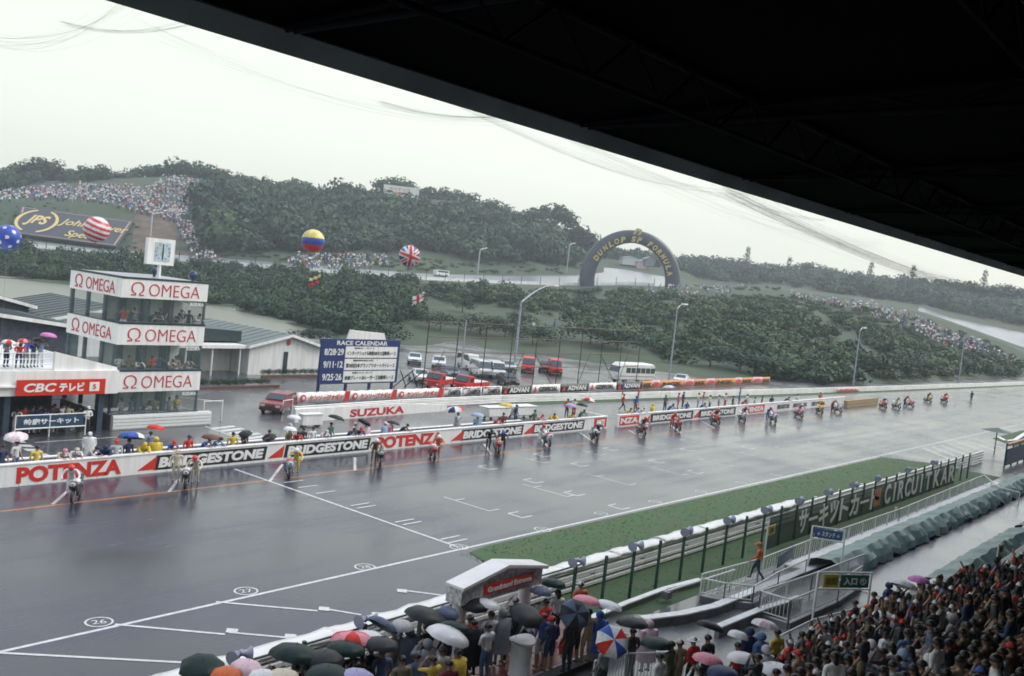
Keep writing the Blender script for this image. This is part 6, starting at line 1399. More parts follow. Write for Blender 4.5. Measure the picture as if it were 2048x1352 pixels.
# ------------------------------------------------------------------ the sloping stand
SY0, SZ0, SRISE, SRUN = 12.1, .45, .42, .82
def seat_row(k): return SY0-k*SRUN, SZ0+k*SRISE
st = empty('grandstand', (12, 0, 0), label='stepped concrete stand packed with seated spectators at the lower right', cat='stand')
for k in range(16):
    y, z = seat_row(k); xc, xw = (15, 38) if k < 3 else (35, 78); MB().box((xc, y-SRUN/2+.0, z/2), (xw, SRUN-.01, z)).obj('step', M_CONC, st)
    MB().box((xc, y-.55, z+.36), (xw, .34, .07)).obj('bench', mat('dark_blue_bench', (.03, .05, .09), .4), st)
# ------------------------------------------------------------------ placing the people
COLN = {'white': 'white', 'lightgrey': 'light grey', 'palepink': 'pale pink', 'lightblue': 'light blue', 'darkgreen': 'dark green'}
cn = lambda c: COLN.get(c, c)
ZF = .55
def H(px, py, z0, hh=1.66): p = at(px, py, z0+hh); return Vector((p.x, p.y, z0))
def face(p, tx=None):    # rotation so that the figure (front = -Y) looks at a target
    d = Vector(tx)-p; return math.atan2(d.x, -d.y)*1.0 if False else math.atan2(d.y, d.x)+math.pi/2
TR = lambda p: face(p, (p.x+6+rnd.uniform(-6, 6), 45, 0))
used = set()
def uniq(l, n_=[0]):
    return l
# foreground group near the platform: (head px, head py, z0, pose, shirt, trousers, options, label)
FG = [
 (820, 1262, ZF, 'aim', 'slate', 'navy', dict(coat='slate'), 'person in a grey blue raincoat taking a picture left of the clear umbrella'),
 (856, 1286, ZF, 'aim', 'grey', 'denim', dict(coat='grey', hair='hair'), 'person in a long grey raincoat with raised hands beside the blue coat'),
 (886, 1300, ZF, 'stand', 'white', 'denim', dict(), 'person in a white top and jeans under the big clear umbrella'),
 (917, 1304, ZF, 'hold', 'yellow', 'yellow', dict(coat='yellow', hood=False), 'person in a full yellow rain suit under the clear umbrella'),
 (950, 1245, ZF, 'stand', 'black', 'black', dict(coat='black', hood=False), 'tall person in a long black coat left of the white shirt'),
 (978, 1252, ZF, 'cross', 'white', 'denim', dict(), 'person in a white shirt and blue jeans left of the white bin'),
 (942, 1236, ZF, 'stand', 'red', 'black', dict(), 'person in a red shirt just under the dark umbrella by the left pillar'),
 (984, 1228, ZF, 'stand', 'white', 'khaki', dict(), 'person in a white shirt behind the one in jeans, beside the left pillar'),
 (790, 1262, ZF, 'stand', 'tan', 'khaki', dict(), 'person in tan clothes under the slate umbrella'),
 (767, 1302, ZF, 'stand', 'denim', 'lightblue', dict(), 'person in blue denim under the black umbrella left of the raincoats'),
 (744, 1296, ZF, 'stand', 'charcoal', 'black', dict(), 'person in dark grey clothes beside the blue denim jacket'),
 (1007, 1224, ZF, 'stand', 'grey', 'grey', dict(coat='grey'), 'person in a hooded olive grey raincoat inside the portal'),
 (1033, 1200, ZF, 'aim', 'white', 'black', dict(hair='cap', hatc='white'), 'person with a white cap behind the portal opening'),
 (1026, 1218, ZF, 'aim', 'black', 'black', dict(), 'person in black with raised arms in the middle of the portal'),
 (1048, 1216, ZF, 'stand', 'navy', 'black', dict(), 'person in dark clothes standing left of the red caps'),
 (1063, 1218, ZF, 'stand', 'white', 'black', dict(), 'person with black hair and white shirt by the right pillar'),
 (1089, 1232, ZF, 'hold', 'blue', 'white', dict(shorts=True, hair='cap', hatc='red'), 'person with a red cap, blue shirt and white shorts'),
 (1106, 1238, ZF, 'stand', 'navy', 'navy', dict(shorts=True, hair='cap', hatc='red'), 'person with a red cap and navy clothes beside the white shorts'),
 (1094, 1203, ZF, 'hold', 'red', 'red', dict(), 'person in a red rain jacket just right of the portal'),
 (1117, 1184, ZF, 'stand', 'white', 'black', dict(hair='long'), 'person with long black hair in white right of the portal'),
 (1143, 1240, ZF, 'stand', 'black', 'black', dict(), 'person in black left of the ringed umbrella'),
 (1163, 1168, ZF, 'stand', 'orange', 'grey', dict(hair='cap', hatc='white'), 'person in an orange jacket and white cap above the pink umbrella'),
 (1157, 1226, ZF, 'hold', 'black', 'black', dict(shorts=True), 'bare legged person in a black dress behind the ringed umbrella'),
 (1180, 1224, ZF, 'hold', 'tan', 'tan', dict(shorts=True), 'person in tan shorts under the pink umbrella'),
 (1201, 1228, 0.1, 'stand', 'blue', 'denim', dict(coat='blue'), 'person in a blue hooded raincoat right of the pink umbrella'),
 (1212, 1290, .1, 'hold', 'grey', 'black', dict(shorts=True), 'bare legged person under the blue, white and red umbrella'),
 (1268, 1262, .1, 'stand', 'charcoal', 'grey', dict(hair='hair'), 'person in grey under the black umbrella by the low wall'),
 (1300, 1246, .1, 'stand', 'white', 'white', dict(coat='palepink'), 'person in a pale hooded raincoat facing the low wall'),
 (1322, 1312, .6, 'stand', 'white', 'navy', dict(), 'person in a white shirt under the black umbrella at the bottom'),
 (1345, 1288, .6, 'stand', 'olive', 'olive', dict(), 'person in olive clothes right of the white shirt'), (1362, 1285, .6, 'stand', 'tan', 'khaki', dict(hair='cap', hatc='cream'), 'person in a tan vest between the olive jacket and the red coat'),
 (1389, 1280, .6, 'stand', 'red', 'black', dict(hair='hat', hatc='white'), 'person in a red coat with a white sun hat'),
 (1418, 1275, .6, 'stand', 'black', 'black', dict(), 'person in black under the tall dark umbrella'),
 (1478, 1290, .6, 'stand', 'red', 'navy', dict(), 'person in red behind the small clear umbrella'), (1501, 1262, .6, 'stand', 'navy', 'navy', dict(coat='navy'), 'person in a navy raincoat left of the pale pink umbrella'),
 (1524, 1272, .6, 'stand', 'blue', 'denim', dict(coat='denim'), 'person in a blue raincoat under the pale pink umbrella'), (1534, 1298, .9, 'stand', 'lightgrey', 'grey', dict(coat='lightgrey'), 'person in a white hooded raincoat below the pale pink umbrella'),
 (1557, 1264, .6, 'stand', 'yellow', 'black', dict(), 'person in yellow right of the pale pink umbrella'), (1606, 1268, .6, 'stand', 'grey', 'black', dict(), 'person in a grey shirt at the railing'), (1651, 1255, .6, 'stand', 'white', 'black', dict(), 'person in a white jacket leaning at the railing'),
 (1599, 1306, 1.2, 'stand', 'tan', 'khaki', dict(hair='cap', hatc='red'), 'person with a red cap and tan jacket in front of the stand'),
 (1521, 1088, .15, 'walk', 'orange', 'navy', dict(hair='cap', hatc='orange', sleeves=True), 'marshal in an orange jacket walking behind the white mesh railing'),
 (1737, 1214, .3, 'stand', 'orange', 'red', dict(hair='cap', hatc='orange'), 'person in orange and red by the entrance sign post'), (1750, 1188, .2, 'stand', 'maroon', 'black', dict(), 'person in dark maroon right of the entrance sign'),
 (1779, 1170, .1, 'stand', 'navy', 'navy', dict(coat='navy'), 'person in a navy poncho on the pale walkway'), (1800, 1172, .1, 'stand', 'yellow', 'tan', dict(), 'person in a yellow top under the white umbrella on the walkway'),
 (1822, 1194, .3, 'stand', 'yellow', 'navy', dict(), 'second person in yellow, lower beside the walkway crowd'), (1841, 1168, .1, 'hold', 'palepink', 'darkgreen', dict(), 'person under the magenta umbrella'),
 (1712, 1205, .2, 'stand', 'black', 'darkgreen', dict(), 'person in black under the green entrance sign'),
]
for (x, y, z0, pk, s, t, op, lb) in FG:
    p = H(x, y, z0); rz = TR(p)
    if 'marshal' in lb: rz = R(200)
    person(p, rz, pk, s, t, lb, group='spectators in the foreground', **op)
# umbrella carriers left of the platform (mostly hidden by their umbrellas)
UMB = [
 (405, 1330, 88, ('darkgreen',), 'black umbrella at the lower left edge of the crowd', (8, -10)), (452, 1345, 62, ('orange',), 'orange umbrella beside the leftmost black one', (0, 0)), (494, 1330, 66, ('palepink',), 'pale pink umbrella right of the orange one', (5, 8)),
 (525, 1350, 60, ('white',), 'white umbrella under the pale pink one', (0, 0)), (590, 1305, 105, ('darkgreen',), 'large black umbrella beside the leftmost loudspeaker', (0, 10)), (565, 1350, 70, ('cream',), 'cream umbrella at the bottom below the large black one', (0, 0)),
 (705, 1276, 92, ('red', 'pink'), 'red and pink umbrella behind the dark ones', (-4, 12)), (692, 1294, 84, ('darkgreen',), 'dark green umbrella overlapping the red and pink one', (0, 6)), (650, 1312, 78, ('charcoal',), 'black umbrella just right of the large one', (0, 0)),
 (655, 1346, 92, ('darkgreen',), 'dark umbrella at the bottom left of the lavender one', (0, 0)), (712, 1350, 76, ('lavender',), 'lavender umbrella at the bottom edge', (0, 0)), (738, 1270, 62, ('clear',), 'clear umbrella below the second loudspeaker', (0, 5)),
 (766, 1246, 66, ('slate',), 'slate blue umbrella tilted to the right', (0, 38)), (762, 1285, 76, ('charcoal',), 'black umbrella above the blue denim jacket', (0, 6)), (852, 1230, 92, ('charcoal',), 'wide black umbrella left of the portal', (6, 14)),
 (803, 1248, 44, ('lightgrey',), 'small pale grey umbrella behind the raincoats', (0, 0)), (908, 1250, 66, ('darkgreen',), 'dark green umbrella behind the large clear one', (0, 12)), (895, 1268, 92, ('clear',), 'large clear umbrella above the yellow rain suit', (8, 16)),
 (896, 1222, 30, ('slate',), 'small slate umbrella far behind the wide black one', (20, 0)), (950, 1205, 62, ('black',), 'black umbrella at the left pillar of the portal', (6, -4)), (975, 1205, 56, ('clear',), 'clear umbrella behind the left pillar', (0, 14)),
 (1052, 1226, 74, ('charcoal',), 'dark umbrella left of the red caps', (22, 0)), (1082, 1180, 46, ('slate',), 'slate umbrella by the right pillar', (0, 8)), (1108, 1164, 52, ('darkgreen',), 'dark umbrella above the long haired person', (0, 6)),
 (1150, 1222, 66, ('charcoal', 'slate'), 'black ringed umbrella tilted toward the viewer', (42, -42)), (1173, 1198, 60, ('pink',), 'pink umbrella in front of the green fence', (0, 10)), (1216, 1208, 60, ('clear',), 'clear umbrella right of the pink one', (0, 14)),
 (1225, 1276, 70, ('white', 'blue', 'white', 'red'), 'blue, white and red panelled umbrella tilted toward the viewer', (36, -40)), (1265, 1243, 66, ('charcoal',), 'black umbrella beside the pale hooded raincoat', (0, 8)), (1313, 1283, 66, ('darkgreen',), 'dark umbrella above the white shirt at the bottom', (0, 4)),
 (1420, 1250, 60, ('black',), 'tall black umbrella right of the white sun hat', (0, 22)), (1416, 1315, 62, ('pink',), 'pink umbrella at the bottom centre right', (4, 8)), (1446, 1342, 66, ('navy',), 'navy umbrella at the bottom below the pink one', (0, 0)),
 (1476, 1268, 44, ('clear',), 'small clear umbrella left of the navy raincoat', (0, 16)), (1484, 1312, 62, ('clear',), 'clear umbrella in front of the small clear one', (0, 6)), (1530, 1246, 56, ('palepink', 'white'), 'pale pink and white umbrella before the stair cage', (0, 14)),
 (1552, 1335, 66, ('clear',), 'clear umbrella at the bottom before the packed stand', (0, 0)), (1808, 1168, 52, ('white',), 'pale white umbrella on the walkway', (0, 22)), (1838, 1157, 40, ('magenta',), 'magenta umbrella on the walkway', (0, 4)),
 (1772, 1230, 52, ('white',), 'white umbrella at the front edge of the packed stand', (0, 18)), (1745, 1256, 50, ('clear',), 'clear umbrella in the front rows of the packed stand', (0, 10)),
 (1128, 1290, 46, ('red', 'white', 'black', 'red'), 'red, white and black umbrella lowered onto the platform floor', (70, 30)),
]
for i, (x, y, wpx, cols_, lb, tl_) in enumerate(UMB):
    z0 = ZF if x < 1200 else (.3 if x < 1560 else .2); hz = z0+1.95
    if 'lowered' in lb: hz = ZF+.55
    p = at(x, y, hz); d = wpx/F_PX*(p-CAM).length*.98; p.z -= .12
    umbrella(p, cols_, lb, max(.7, min(1.35, d)), tl_)
    if (x < 760 and i % 2 == 0) or 'wide black' in lb:           # carriers under their umbrellas
        c1 = rnd.choice(['navy', 'black', 'grey', 'blue', 'white', 'charcoal', 'slate']); q = Vector((p.x-.05, p.y-.15, z0))
        person(q, TR(q), 'hold', c1, rnd.choice(['denim', 'black', 'khaki', 'navy']), 'person in a %s top under the %s' % (cn(c1), lb.split(' umbrella')[0]+' umbrella'), group='spectators in the foreground')
# more standing spectators filling the lower left strip
for i, (x, y, c1) in enumerate([q_ for q_ in [(470, 1348, 'navy'), (545, 1340, 'white'), (615, 1335, 'red'), (672, 1322, 'grey'), (728, 1318, 'black'), (715, 1330, 'slate'), (806, 1318, 'khaki'), (835, 1312, 'denim'), (868, 1318, 'yellow'), (900, 1326, 'maroon'), (1000, 1262, 'olive'), (1018, 1252, 'charcoal'), (1036, 1268, 'black'), (1128, 1236, 'white'), (1072, 1256, 'slate'), (1118, 1222, 'cream')] if q_[0] < 910]):
    p = H(x, y, ZF); person(p, TR(p), rnd.choice(['stand', 'cross', 'aim']), c1, rnd.choice(['black', 'denim', 'navy']), 'person in a %s top squeezed between umbrellas %s' % (cn(c1), 'left of the portal' if x < 920 else 'near the portal'), group='spectators in the foreground')

# the packed stand -----------------------------------------------------
SC = ['white', 'white', 'grey', 'black', 'black', 'navy', 'charcoal', 'white', 'slate', 'red', 'tan', 'black', 'slate', 'black', 'charcoal', 'maroon', 'lightgrey', 'denim', 'black', 'navy', 'olive', 'black', 'charcoal', 'navy', 'brown', 'black']  # mostly dark clothes, so the roof's shade is put into their colours
ORD = ['front', 'second', 'third', 'fourth', 'fifth', 'sixth', 'seventh', 'eighth', 'ninth', 'tenth', 'eleventh', 'twelfth', 'thirteenth', 'fourteenth', 'fifteenth', 'sixteenth']
def pix(v):
    d = Vector(v)-CAM; z = d.dot(FW); return CX+F_PX*d.dot(RT)/z, CY-F_PX*d.dot(UP)/z, z
rs = random.Random(31); seats = []
for k in range(15):
    y, z = seat_row(k); x = 15+rs.random()*.5
    while x < 62:
        u_, v_, dp = pix((x, y-.5, z+1.1))
        edge = np.interp(u_, [1380, 1500, 1600, 1740, 1860, 2040], [1350, 1300, 1262, 1208, 1158, 1108])
        if not (k < 3 and x > 45.5) and 1300 < u_ < 2085 and edge < v_ < 1400 and rs.random() < .93: seats.append((dp, k, x+rs.uniform(-.08, .08), y-.5+rs.uniform(-.07, .05), z, u_, v_))
        x += rs.uniform(.5, .62)
seats.sort(); big = seats[:118]; rest = seats[118:]
big.sort(key=lambda s: (s[1], s[2])); cols_ = [rs.choice(SC) for _ in big]
for i, (dp, k, x, y, z, u_, v_) in enumerate(big):
    c = cols_[i]; l_ = cols_[i-1] if i and big[i-1][1] == k else None; r_ = cols_[i+1] if i+1 < len(big) and big[i+1][1] == k else None
    standing = rs.random() < .15; hr = rs.random(); op = {}
    if hr < .06: hc = rs.choice(['red', 'white', 'blue', 'cream', 'navy']); op = dict(hair='cap', hatc=hc); hd = cn(hc)+' cap'
    elif hr < .08: hc = 'cream'; op = dict(hair='hat', hatc='cream'); hd = 'straw hat'
    elif hr < .4: op = dict(hair='long'); hd = 'long hair'
    elif hr < .46: op = dict(coat=rs.choice(['clear' if False else 'lightgrey', 'white', 'lightblue'])); hd = 'rain hood'
    else: hd = 'short hair'
    lb = '%s spectator in %s, %s, %s stand row, %s' % ('standing' if standing else 'seated', cn(c), hd, ORD[k], 'between %s and %s' % (cn(l_), cn(r_)) if l_ and r_ else ('beside %s' % cn(l_ or r_ or 'black')))
    pk = rs.choice(['stand', 'cross', 'stand', 'aim']) if standing else rs.choice(['sit']*7+['sitaim']); q = Vector((x, y+(.3 if standing else 0), z))
    person(q, R(180+rs.uniform(-35, 20)), pk, c, rs.choice(['black', 'denim', 'navy', 'khaki']), lb, group='spectators packed in the lower right stand', **op)
if rest: figure_mass([Vector((x, y, z)) for _, k, x, y, z, u_, v_ in rest], 'far_seated_crowd', 'farther seated spectators merging into one crowd in the stand', sit=True, umb=.02, dark=True)

# ------------------------------------------------------------------ pit wall crews (head px, head py, shirt, trousers, pose, options, label)
PIT = [
 (6, 893, 'navy', 'navy', 'stand', {}, 'person in navy cut by the left edge behind the pit wall'), (34, 886, 'white', 'denim', 'stand', {}, 'person in white and jeans, leftmost on the pit wall stand'), (74, 898, 'yellow', 'red', 'stand', {}, 'person in a yellow top and red trousers'),
 (122, 902, 'cream', 'cream', 'lean', dict(hair='cap', hatc='pink'), 'person with a pink cap leaning over the first red letters'), (150, 896, 'white', 'black', 'lean', dict(hair='cap', hatc='cream'), 'person in white with a pale cap leaning on the wall'), (180, 868, 'white', 'white', 'stand', dict(coat='white', hair='cap', hatc='white', hood=False), 'tall person in a white rain suit standing on the pit platform'),
 (180, 900, 'lightgrey', 'black', 'lean', {}, 'person in pale clothes in front of the tall white rain suit'), (210, 904, 'navy', 'navy', 'lean', dict(coat='navy'), 'crouching person in a navy hood'), (233, 894, 'white', 'black', 'stand', dict(hair='cap', hatc='red'), 'person in white with a red and white cap'), (257, 894, 'navy', 'red', 'stand', {}, 'person in navy with red under the three coloured umbrella'),
 (284, 896, 'yellow', 'yellow', 'lean', dict(coat='yellow'), 'left one of two yellow hooded raincoats'), (312, 886, 'yellow', 'yellow', 'stand', dict(coat='yellow'), 'right one of two yellow hooded raincoats'), (302, 866, 'lightblue', 'black', 'hold', {}, 'person in light blue under the red umbrella'), (340, 900, 'blue', 'black', 'lean', dict(hair='cap', hatc='red'), 'person in blue leaning beside the black lettering'),
 (377, 886, 'red', 'black', 'stand', dict(hair='cap', hatc='navy'), 'person in red with a navy cap'), (407, 888, 'blue', 'navy', 'lean', {}, 'person in dark blue under the brown umbrella'), (428, 892, 'lightblue', 'denim', 'lean', {}, 'person in light blue under the brown umbrella'), (466, 876, 'yellow', 'black', 'stand', {}, 'person in yellow and black left of a black umbrella'), (488, 886, 'black', 'black', 'hold', {}, 'person in black under the black umbrella near the zebra crossing'),
 (537, 884, 'black', 'black', 'hold', {}, 'person in black under the small dark umbrella'), (580, 850, 'white', 'white', 'hold', dict(hair='cap', hatc='white'), 'person with a white cap under the white umbrella'), (578, 874, 'olive', 'olive', 'stand', {}, 'person in olive under the clear umbrella on the wall'), (594, 866, 'red', 'red', 'lean', {}, 'person in bright red at the black lettering'), (606, 870, 'black', 'red', 'stand', {}, 'person in black and red beside the bright red one'),
 (626, 860, 'white', 'navy', 'stand', {}, 'person in white left of another in white'), (645, 866, 'white', 'black', 'lean', dict(hair='cap', hatc='cream'), 'person in white leaning, with a pale cap'), (662, 848, 'teal', 'blue', 'hold', {}, 'person in teal under the dark umbrella'), (698, 872, 'navy', 'navy', 'lean', {}, 'person in navy leaning forward'), (710, 848, 'white', 'white', 'stand', dict(hair='cap', hatc='white'), 'person in white with a white cap behind a navy one'),
 (716, 864, 'navy', 'black', 'lean', dict(hair='cap', hatc='red'), 'person in navy with a red cap'), (732, 856, 'palepink', 'grey', 'stand', dict(coat='palepink', hood=False), 'person in a pale pink raincoat'), (770, 848, 'lightblue', 'blue', 'stand', dict(hair='cap', hatc='white', coat='lightblue', hood=False), 'person in a blue rain jacket with a white cap'), (781, 860, 'pink', 'black', 'stand', {}, 'person in pink beside the blue rain jacket'), (802, 866, 'black', 'black', 'lean', {}, 'person in black bending low above the red lettering'),
 (916, 828, 'lightgrey', 'lightgrey', 'hold', dict(coat='lightgrey', hood=False), 'person in a pale coat walking with a blue, white and red umbrella'), (955, 838, 'lightblue', 'lightblue', 'hold', dict(coat='lightblue', hood=False), 'person in light blue under the light blue umbrella'), (990, 840, 'red', 'navy', 'lean', {}, 'person in red at the wall below the yellow umbrella'), (1007, 828, 'maroon', 'maroon', 'hold', {}, 'person in dark red holding the yellow umbrella'), (1033, 812, 'navy', 'navy', 'stand', dict(hair='cap', hatc='navy'), 'tall person all in navy between the white carts'),
 (1070, 822, 'green', 'black', 'stand', {}, 'person in green right of the carts'), (1076, 836, 'pink', 'red', 'lean', dict(hair='cap', hatc='red'), 'person in pink and red leaning over the wall'), (1104, 834, 'yellow', 'yellow', 'lean', dict(coat='yellow', hood=False), 'person in a yellow jacket leaning low on the wall'), (1136, 800, 'red', 'navy', 'stand', {}, 'person in red left of the pale pink umbrella'), (1150, 800, 'white', 'red', 'stand', {}, 'person in white and red below the pale pink umbrella'), (1140, 826, 'yellow', 'black', 'lean', {}, 'person in yellow and black at the end of the wall'),
 (1162, 820, 'green', 'grey', 'lean', {}, 'person in green at the end of the wall'), (1248, 790, 'red', 'navy', 'walk', {}, 'person in red and navy beside the gap in the wall'), (1273, 794, 'blue', 'red', 'stand', {}, 'person in blue and red beyond the gap'), (1257, 818, 'yellow', 'black', 'lean', {}, 'person in yellow and black just right of the gap'), (1268, 816, 'lightblue', 'denim', 'lean', {}, 'person in light blue just right of the gap'), (1281, 817, 'white', 'yellow', 'lean', dict(hair='cap', hatc='white'), 'person with a white cap and yellow jacket'),
 (1306, 810, 'yellow', 'yellow', 'stand', dict(coat='yellow'), 'person in a bright yellow raincoat beyond the gap'), (1332, 792, 'navy', 'navy', 'hold', {}, 'person in navy under the blue and white umbrella'), (1340, 808, 'blue', 'navy', 'lean', {}, 'person in blue bending below the blue and white umbrella'), (1368, 785, 'navy', 'black', 'stand', {}, 'tall person in navy among the far crews'), (1358, 788, 'red', 'red', 'stand', {}, 'person in red left of the tall navy one'), (1375, 804, 'blue', 'navy', 'stand', dict(hair='cap', hatc='cream'), 'person in blue with a pale cap'),
 (1398, 788, 'white', 'lightblue', 'stand', {}, 'person in white and light blue in the far crews'), (1408, 786, 'red', 'white', 'stand', {}, 'person in red and white in the far crews'), (1403, 806, 'blue', 'blue', 'lean', {}, 'person all in blue leaning on the far wall'), (1421, 792, 'white', 'navy', 'stand', {}, 'person in white and navy left of the far black pair'), (1439, 792, 'lightgrey', 'grey', 'stand', {}, 'person in pale grey in the far crews'), (1452, 788, 'white', 'red', 'stand', dict(hair='cap', hatc='red'), 'person in white with a red cap, far crews'),
 (1467, 794, 'black', 'black', 'stand', {}, 'person in black in the far crews'), (1480, 786, 'blue', 'blue', 'stand', {}, 'person in royal blue, far crews'), (1495, 790, 'white', 'grey', 'stand', {}, 'person in white beside the royal blue one'), (1486, 802, 'red', 'black', 'lean', {}, 'person in red leaning, far crews'), (1510, 798, 'lightgrey', 'navy', 'stand', {}, 'person in pale grey right of the leaning red one'), (1525, 794, 'navy', 'navy', 'stand', {}, 'person in navy near the far end of the wall'),
 (1544, 796, 'black', 'navy', 'stand', {}, 'person in black near the far end of the wall'), (1571, 798, 'navy', 'black', 'lean', {}, 'person in navy leaning near the far end'), (1594, 803, 'white', 'grey', 'stand', {}, 'person in white near the far end'), (1640, 798, 'orange', 'blue', 'stand', {}, 'person in orange at the far end of the wall'),
]
for (x, y, s, t, pk, op, lb) in PIT:
    hh = 1.62 if pk != 'lean' else 1.46; p = H(x, y, 0, hh)
    if p.y < YW+.75: p = onplane(x, y, 1, YW+.8); p.z = max(0, p.z-hh); 
    person(p, rnd.uniform(-.5, .5), pk, s, t, lb, group='pit crews and officials behind the pit wall', **op)
PU = [(262, 876, 50, ('blue', 'blue', 'white', 'red'), 'blue, white and red umbrella on the pit wall', (-14, 10)), (311, 858, 34, ('red',), 'red umbrella in the pit lane', (0, 10)), (422, 877, 36, ('brown',), 'brown umbrella over two blue jackets', (0, 4)), (491, 869, 28, ('charcoal',), 'black umbrella near the zebra crossing', (0, -14)), (539, 876, 30, ('charcoal',), 'small dark umbrella behind the black lettering', (0, -18)),
 (588, 837, 28, ('white',), 'white umbrella at the pit wall left of the grey cart', (0, 6)), (580, 860, 28, ('clear',), 'clear umbrella at the pit wall', (0, 4)), (672, 838, 34, ('charcoal',), 'dark umbrella beside the big red lettering', (0, 16)), (728, 846, 30, ('charcoal',), 'dark umbrella tilted over the pink raincoat', (0, 30)), (786, 848, 28, ('charcoal',), 'flat dark umbrella right of the blue rain jacket', (0, 14)),
 (909, 822, 44, ('navy', 'white', 'red', 'white'), 'navy, white and red umbrella walking in the pit lane', (-8, -8)), (955, 832, 28, ('lightblue',), 'light blue umbrella left of the white carts', (0, 0)), (1013, 813, 32, ('yellow', 'yellow', 'cream'), 'yellow umbrella over the dark red coat', (0, 6)), (1176, 802, 30, ('palepink', 'red', 'white'), 'pale pink and white umbrella at the end of the wall', (0, 14)), (1164, 812, 24, ('black',), 'black umbrella at the end of the wall', (0, 10)),
 (1339, 777, 34, ('white', 'blue', 'white', 'white'), 'white and blue umbrella in the far crews', (-6, 8)), (1141, 812, 22, ('lavender',), 'lavender umbrella at the end of the wall', (0, 0))]
for (x, y, wpx, c_, lb, tl_) in PU:
    p = at(x, y, 2.0); 
    if p.y < YW+.6: p = onplane(x, y, 1, YW+.9)
    umbrella(p, c_, lb, max(.85, min(1.5, wpx/F_PX*(p-CAM).length)), tl_, group='umbrellas along the pit wall')
for i, (x, y, c1, c2) in enumerate(((1246, 770, 'blue', 'red'), (1276, 783, 'red', 'blue'), (1480, 780, 'blue', 'blue'))):
    p = H(x, y, 0, 2.3); o = empty('hand_flag', p, label=('tall red and blue flag held up beside the wall gap', 'red flag with blue tip beyond the wall gap', 'royal blue flag among the far crews')[i], cat='flag')
    MB().tube([(0, 0, .6), (0, 0, 2.7)], .018, 5).obj('staff', M_DARK, o)
    MB().prism([(0, 1.9), (.25, 1.85), (.32, 2.3), (.2, 2.7), (0, 2.7)], -.02, .02, 1).obj('cloth', cloth(c1), o); MB().prism([(0, 1.3), (.22, 1.3), (.25, 1.85), (0, 1.9)], -.02, .02, 1).obj('cloth_tail', cloth(c2), o)

# ------------------------------------------------------------------ motorcycles and the people holding them
BK = [(148, 1003, 'charcoal', 'white', 'white', 'red'), (370, 976, 'charcoal', 'white', 'cream', 'red'), (577, 955, 'lightblue', 'red', 'yellow', 'white'), (760, 932, 'charcoal', 'olive', 'olive', 'white'), (866, 920, 'red', 'white', 'orange', 'white'), (995, 908, 'red', 'orange', 'darkgreen', 'blue'), (1096, 893, 'white', 'red', 'white', 'red'),
      (1190, 885, 'charcoal', 'white', 'navy', 'white'), (1285, 872, 'maroon', 'black', 'black', 'red'), (1357, 862, 'red', 'black', 'red', 'red'), (1433, 850, 'red', 'red', 'charcoal', 'red'), (1486, 844, 'white', 'red', 'navy', 'red'), (1548, 846, 'white', 'red', 'blue', 'red'), (1600, 836, 'pink', 'red', 'grey', 'white'),
      (1641, 828, 'yellow', 'yellow', 'orange', 'yellow'), (1678, 826, 'white', 'grey', 'maroon', 'pink'), (1768, 818, 'red', 'orange', 'blue', 'white'), (1795, 818, 'white', 'grey', 'yellow', 'grey'), (1822, 815, 'pink', 'red', 'navy', 'red'), (1858, 806, 'yellow', 'green', 'navy', 'red'), (1890, 806, 'red', 'orange', 'red', 'orange')]
NUMS = [12, 2, 21, 34, 17, 7, 45, 11, 6, 1, 3, 28, 9, 52, 19, 8, 31, 4, 33, 10, 27]
for i, (x, y, c1, c2, rid, hc) in enumerate(BK):
    p = at(x, y); p.z = .004; hd = R(-130+rnd.uniform(-7, 7)); f = Vector((math.cos(hd), math.sin(hd), 0)); sd_ = Vector((-f.y, f.x, 0)); p = p-f*.35
    nth = ('nearest', 'second', 'third', 'fourth', 'fifth', 'sixth', 'seventh', 'eighth', 'ninth', 'tenth', 'eleventh', 'twelfth', 'thirteenth', 'fourteenth', 'fifteenth', 'sixteenth', 'seventeenth', 'eighteenth', 'nineteenth', 'twentieth', 'farthest')[i]
    motorcycle(p, hd, c1, c2, NUMS[i], '%s racing motorcycle with %s fairing in the line at the pit wall' % (nth, cn(c1)))
    sgn = 1 if i % 3 else -1; q = p-f*.45+sd_*.40*sgn; q.z = 0; ang = math.atan2(f.y, f.x)+math.pi/2-sgn*.15
    person(q+f*-.1, ang, 'bike', rid, rid, 'rider in %s leathers and %s helmet at the %s motorcycle' % (cn(rid), cn(hc), nth), hair='helmet', hatc=hc, sleeves=True, group='riders and helpers holding the motorcycles', mats=paint(rid, .35))
    if i in (1, 5):
        q = p-f*.75-sd_*.55*sgn; q.z = 0; c = ('navy', 'cream', 'black', 'darkgreen', 'white', 'blue')[(0, 1, 3, 5, 7, 12).index(i)]
        person(q, ang+.3, 'bike' if i != 1 else 'stand', c, c if i == 1 else 'black', 'helper in %s standing behind the %s motorcycle' % (cn(c), nth), hair='cap', hatc=c, sleeves=True, group='riders and helpers holding the motorcycles')
p = at(1942, 803); person(p, R(150), 'stand', 'black', 'black', 'lone official in black standing on the track far beyond the motorcycles')
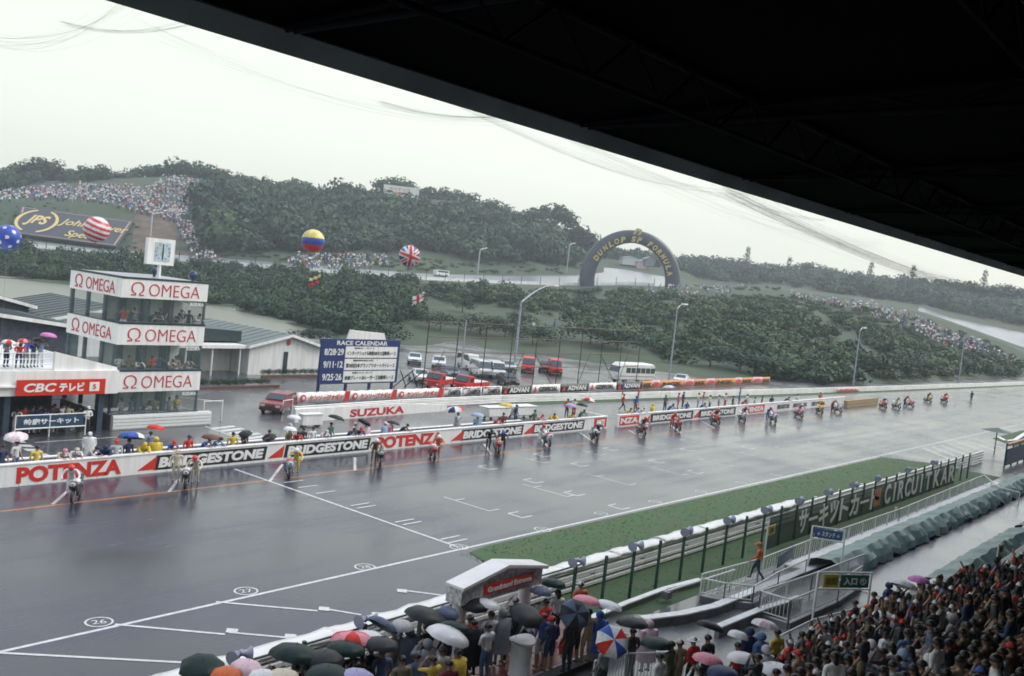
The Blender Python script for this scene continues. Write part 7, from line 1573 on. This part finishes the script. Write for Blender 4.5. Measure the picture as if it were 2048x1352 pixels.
# tower, annex and balcony people
g_ = random.Random(4)
def crowd_line(n_, x0, x1, y0, y1, z, where, grp, cols2, poses=('stand', 'cross', 'lean', 'aim')):
    for i in range(n_):
        c = cols2[i % len(cols2)]; x = x0+(x1-x0)*(i+.5)/n_; y = g_.uniform(y0, y1); nb = cols2[(i-1) % len(cols2)]
        person(Vector((x, y, z)), g_.uniform(-.5, .5), g_.choice(poses), c, g_.choice(['navy', 'grey', 'black', 'white']), 'person in %s %s, right of one in %s' % (cn(c), where, cn(nb)) if i else 'person in %s %s, leftmost of the row' % (cn(c), where), group=grp)
crowd_line(12, 32.9, 38.5, 58.1, 58.8, 6.02, 'behind the top tower windows', 'people on the tower top floor', ['red', 'navy', 'white', 'slate', 'navy', 'grey', 'blue', 'cream', 'navy', 'lightblue', 'black', 'white'])
crowd_line(10, 33, 38.4, 58.1, 58.8, 2.92, 'behind the middle tower windows', 'people on the tower middle floor', ['white', 'khaki', 'white', 'grey', 'red', 'blue', 'white', 'tan', 'navy', 'cream'])
crowd_line(6, 33.4, 38.4, 58.6, 59.4, .05, 'behind the ground floor tower windows', 'people on the tower ground floor', ['white', 'lightblue', 'grey', 'cream', 'lightgrey', 'yellow'])
crowd_line(11, 26.6, 30.6, 57.2, 58.0, 0, 'behind the blue banner under the annex', 'officials under the annex', ['white', 'red', 'navy', 'navy', 'blue', 'black', 'maroon', 'white', 'cream', 'olive', 'black'])
crowd_line(9, 23.9, 28.3, 57.6, 58.6, 3.9, 'on the annex balcony', 'people on the annex balcony', ['white', 'navy', 'pink', 'white', 'lightgrey', 'red', 'blue', 'navy', 'lightblue'])
p = at(172, 868); person(p, .1, 'cross', 'white', 'charcoal', 'person in a white shirt standing alone right of the blue banner', hair='cap', hatc='white')
for i, (x, y, wp, c_) in enumerate(((17, 687, 27, ('white', 'red')), (40, 692, 24, ('white',)), (48, 685, 22, ('red', 'pink')), (97, 673, 30, ('magenta',)), (80, 682, 26, ('black',)))):
    p = onplane(x, y, 1, 58.1); umbrella(p, c_, ('white and red umbrella at the left edge of the balcony', 'white umbrella in the middle of the balcony crowd', 'red and pink umbrella behind the white one on the balcony', 'magenta umbrella at the right end of the balcony', 'black umbrella beside the magenta one on the balcony')[i], wp/F_PX*(p-CAM).length, (0, 5), group='umbrellas on the annex balcony')
p = at(31, 902, .5); umbrella(Vector((22.5, 48.6, 1.8)), ('palepink', 'white'), 'pale pink and white umbrella at the far left of the pit wall', 1.2, (0, -8), group='umbrellas along the pit wall')

# ------------------------------------------------------------------ rain haze
hz = MB().box((330, 330, 42), (1500, 1500, 104)).obj('haze', [])
mh = bpy.data.materials.new('rain_haze'); mh.use_nodes = True; n = mh.node_tree
for x in list(n.nodes):
    if x.type == 'BSDF_PRINCIPLED': n.nodes.remove(x)
pv = n.nodes.new('ShaderNodeVolumePrincipled'); pv.inputs['Color'].default_value = (.84, .93, 1, 1); pv.inputs['Density'].default_value = .00050; pv.inputs['Anisotropy'].default_value = .2
n.links.new(pv.outputs[0], [x for x in n.nodes if x.type == 'OUTPUT_MATERIAL'][0].inputs['Volume']); hz.data.materials.append(mh)
tag(hz, 'pale rain haze over the whole circuit', kind='stuff')
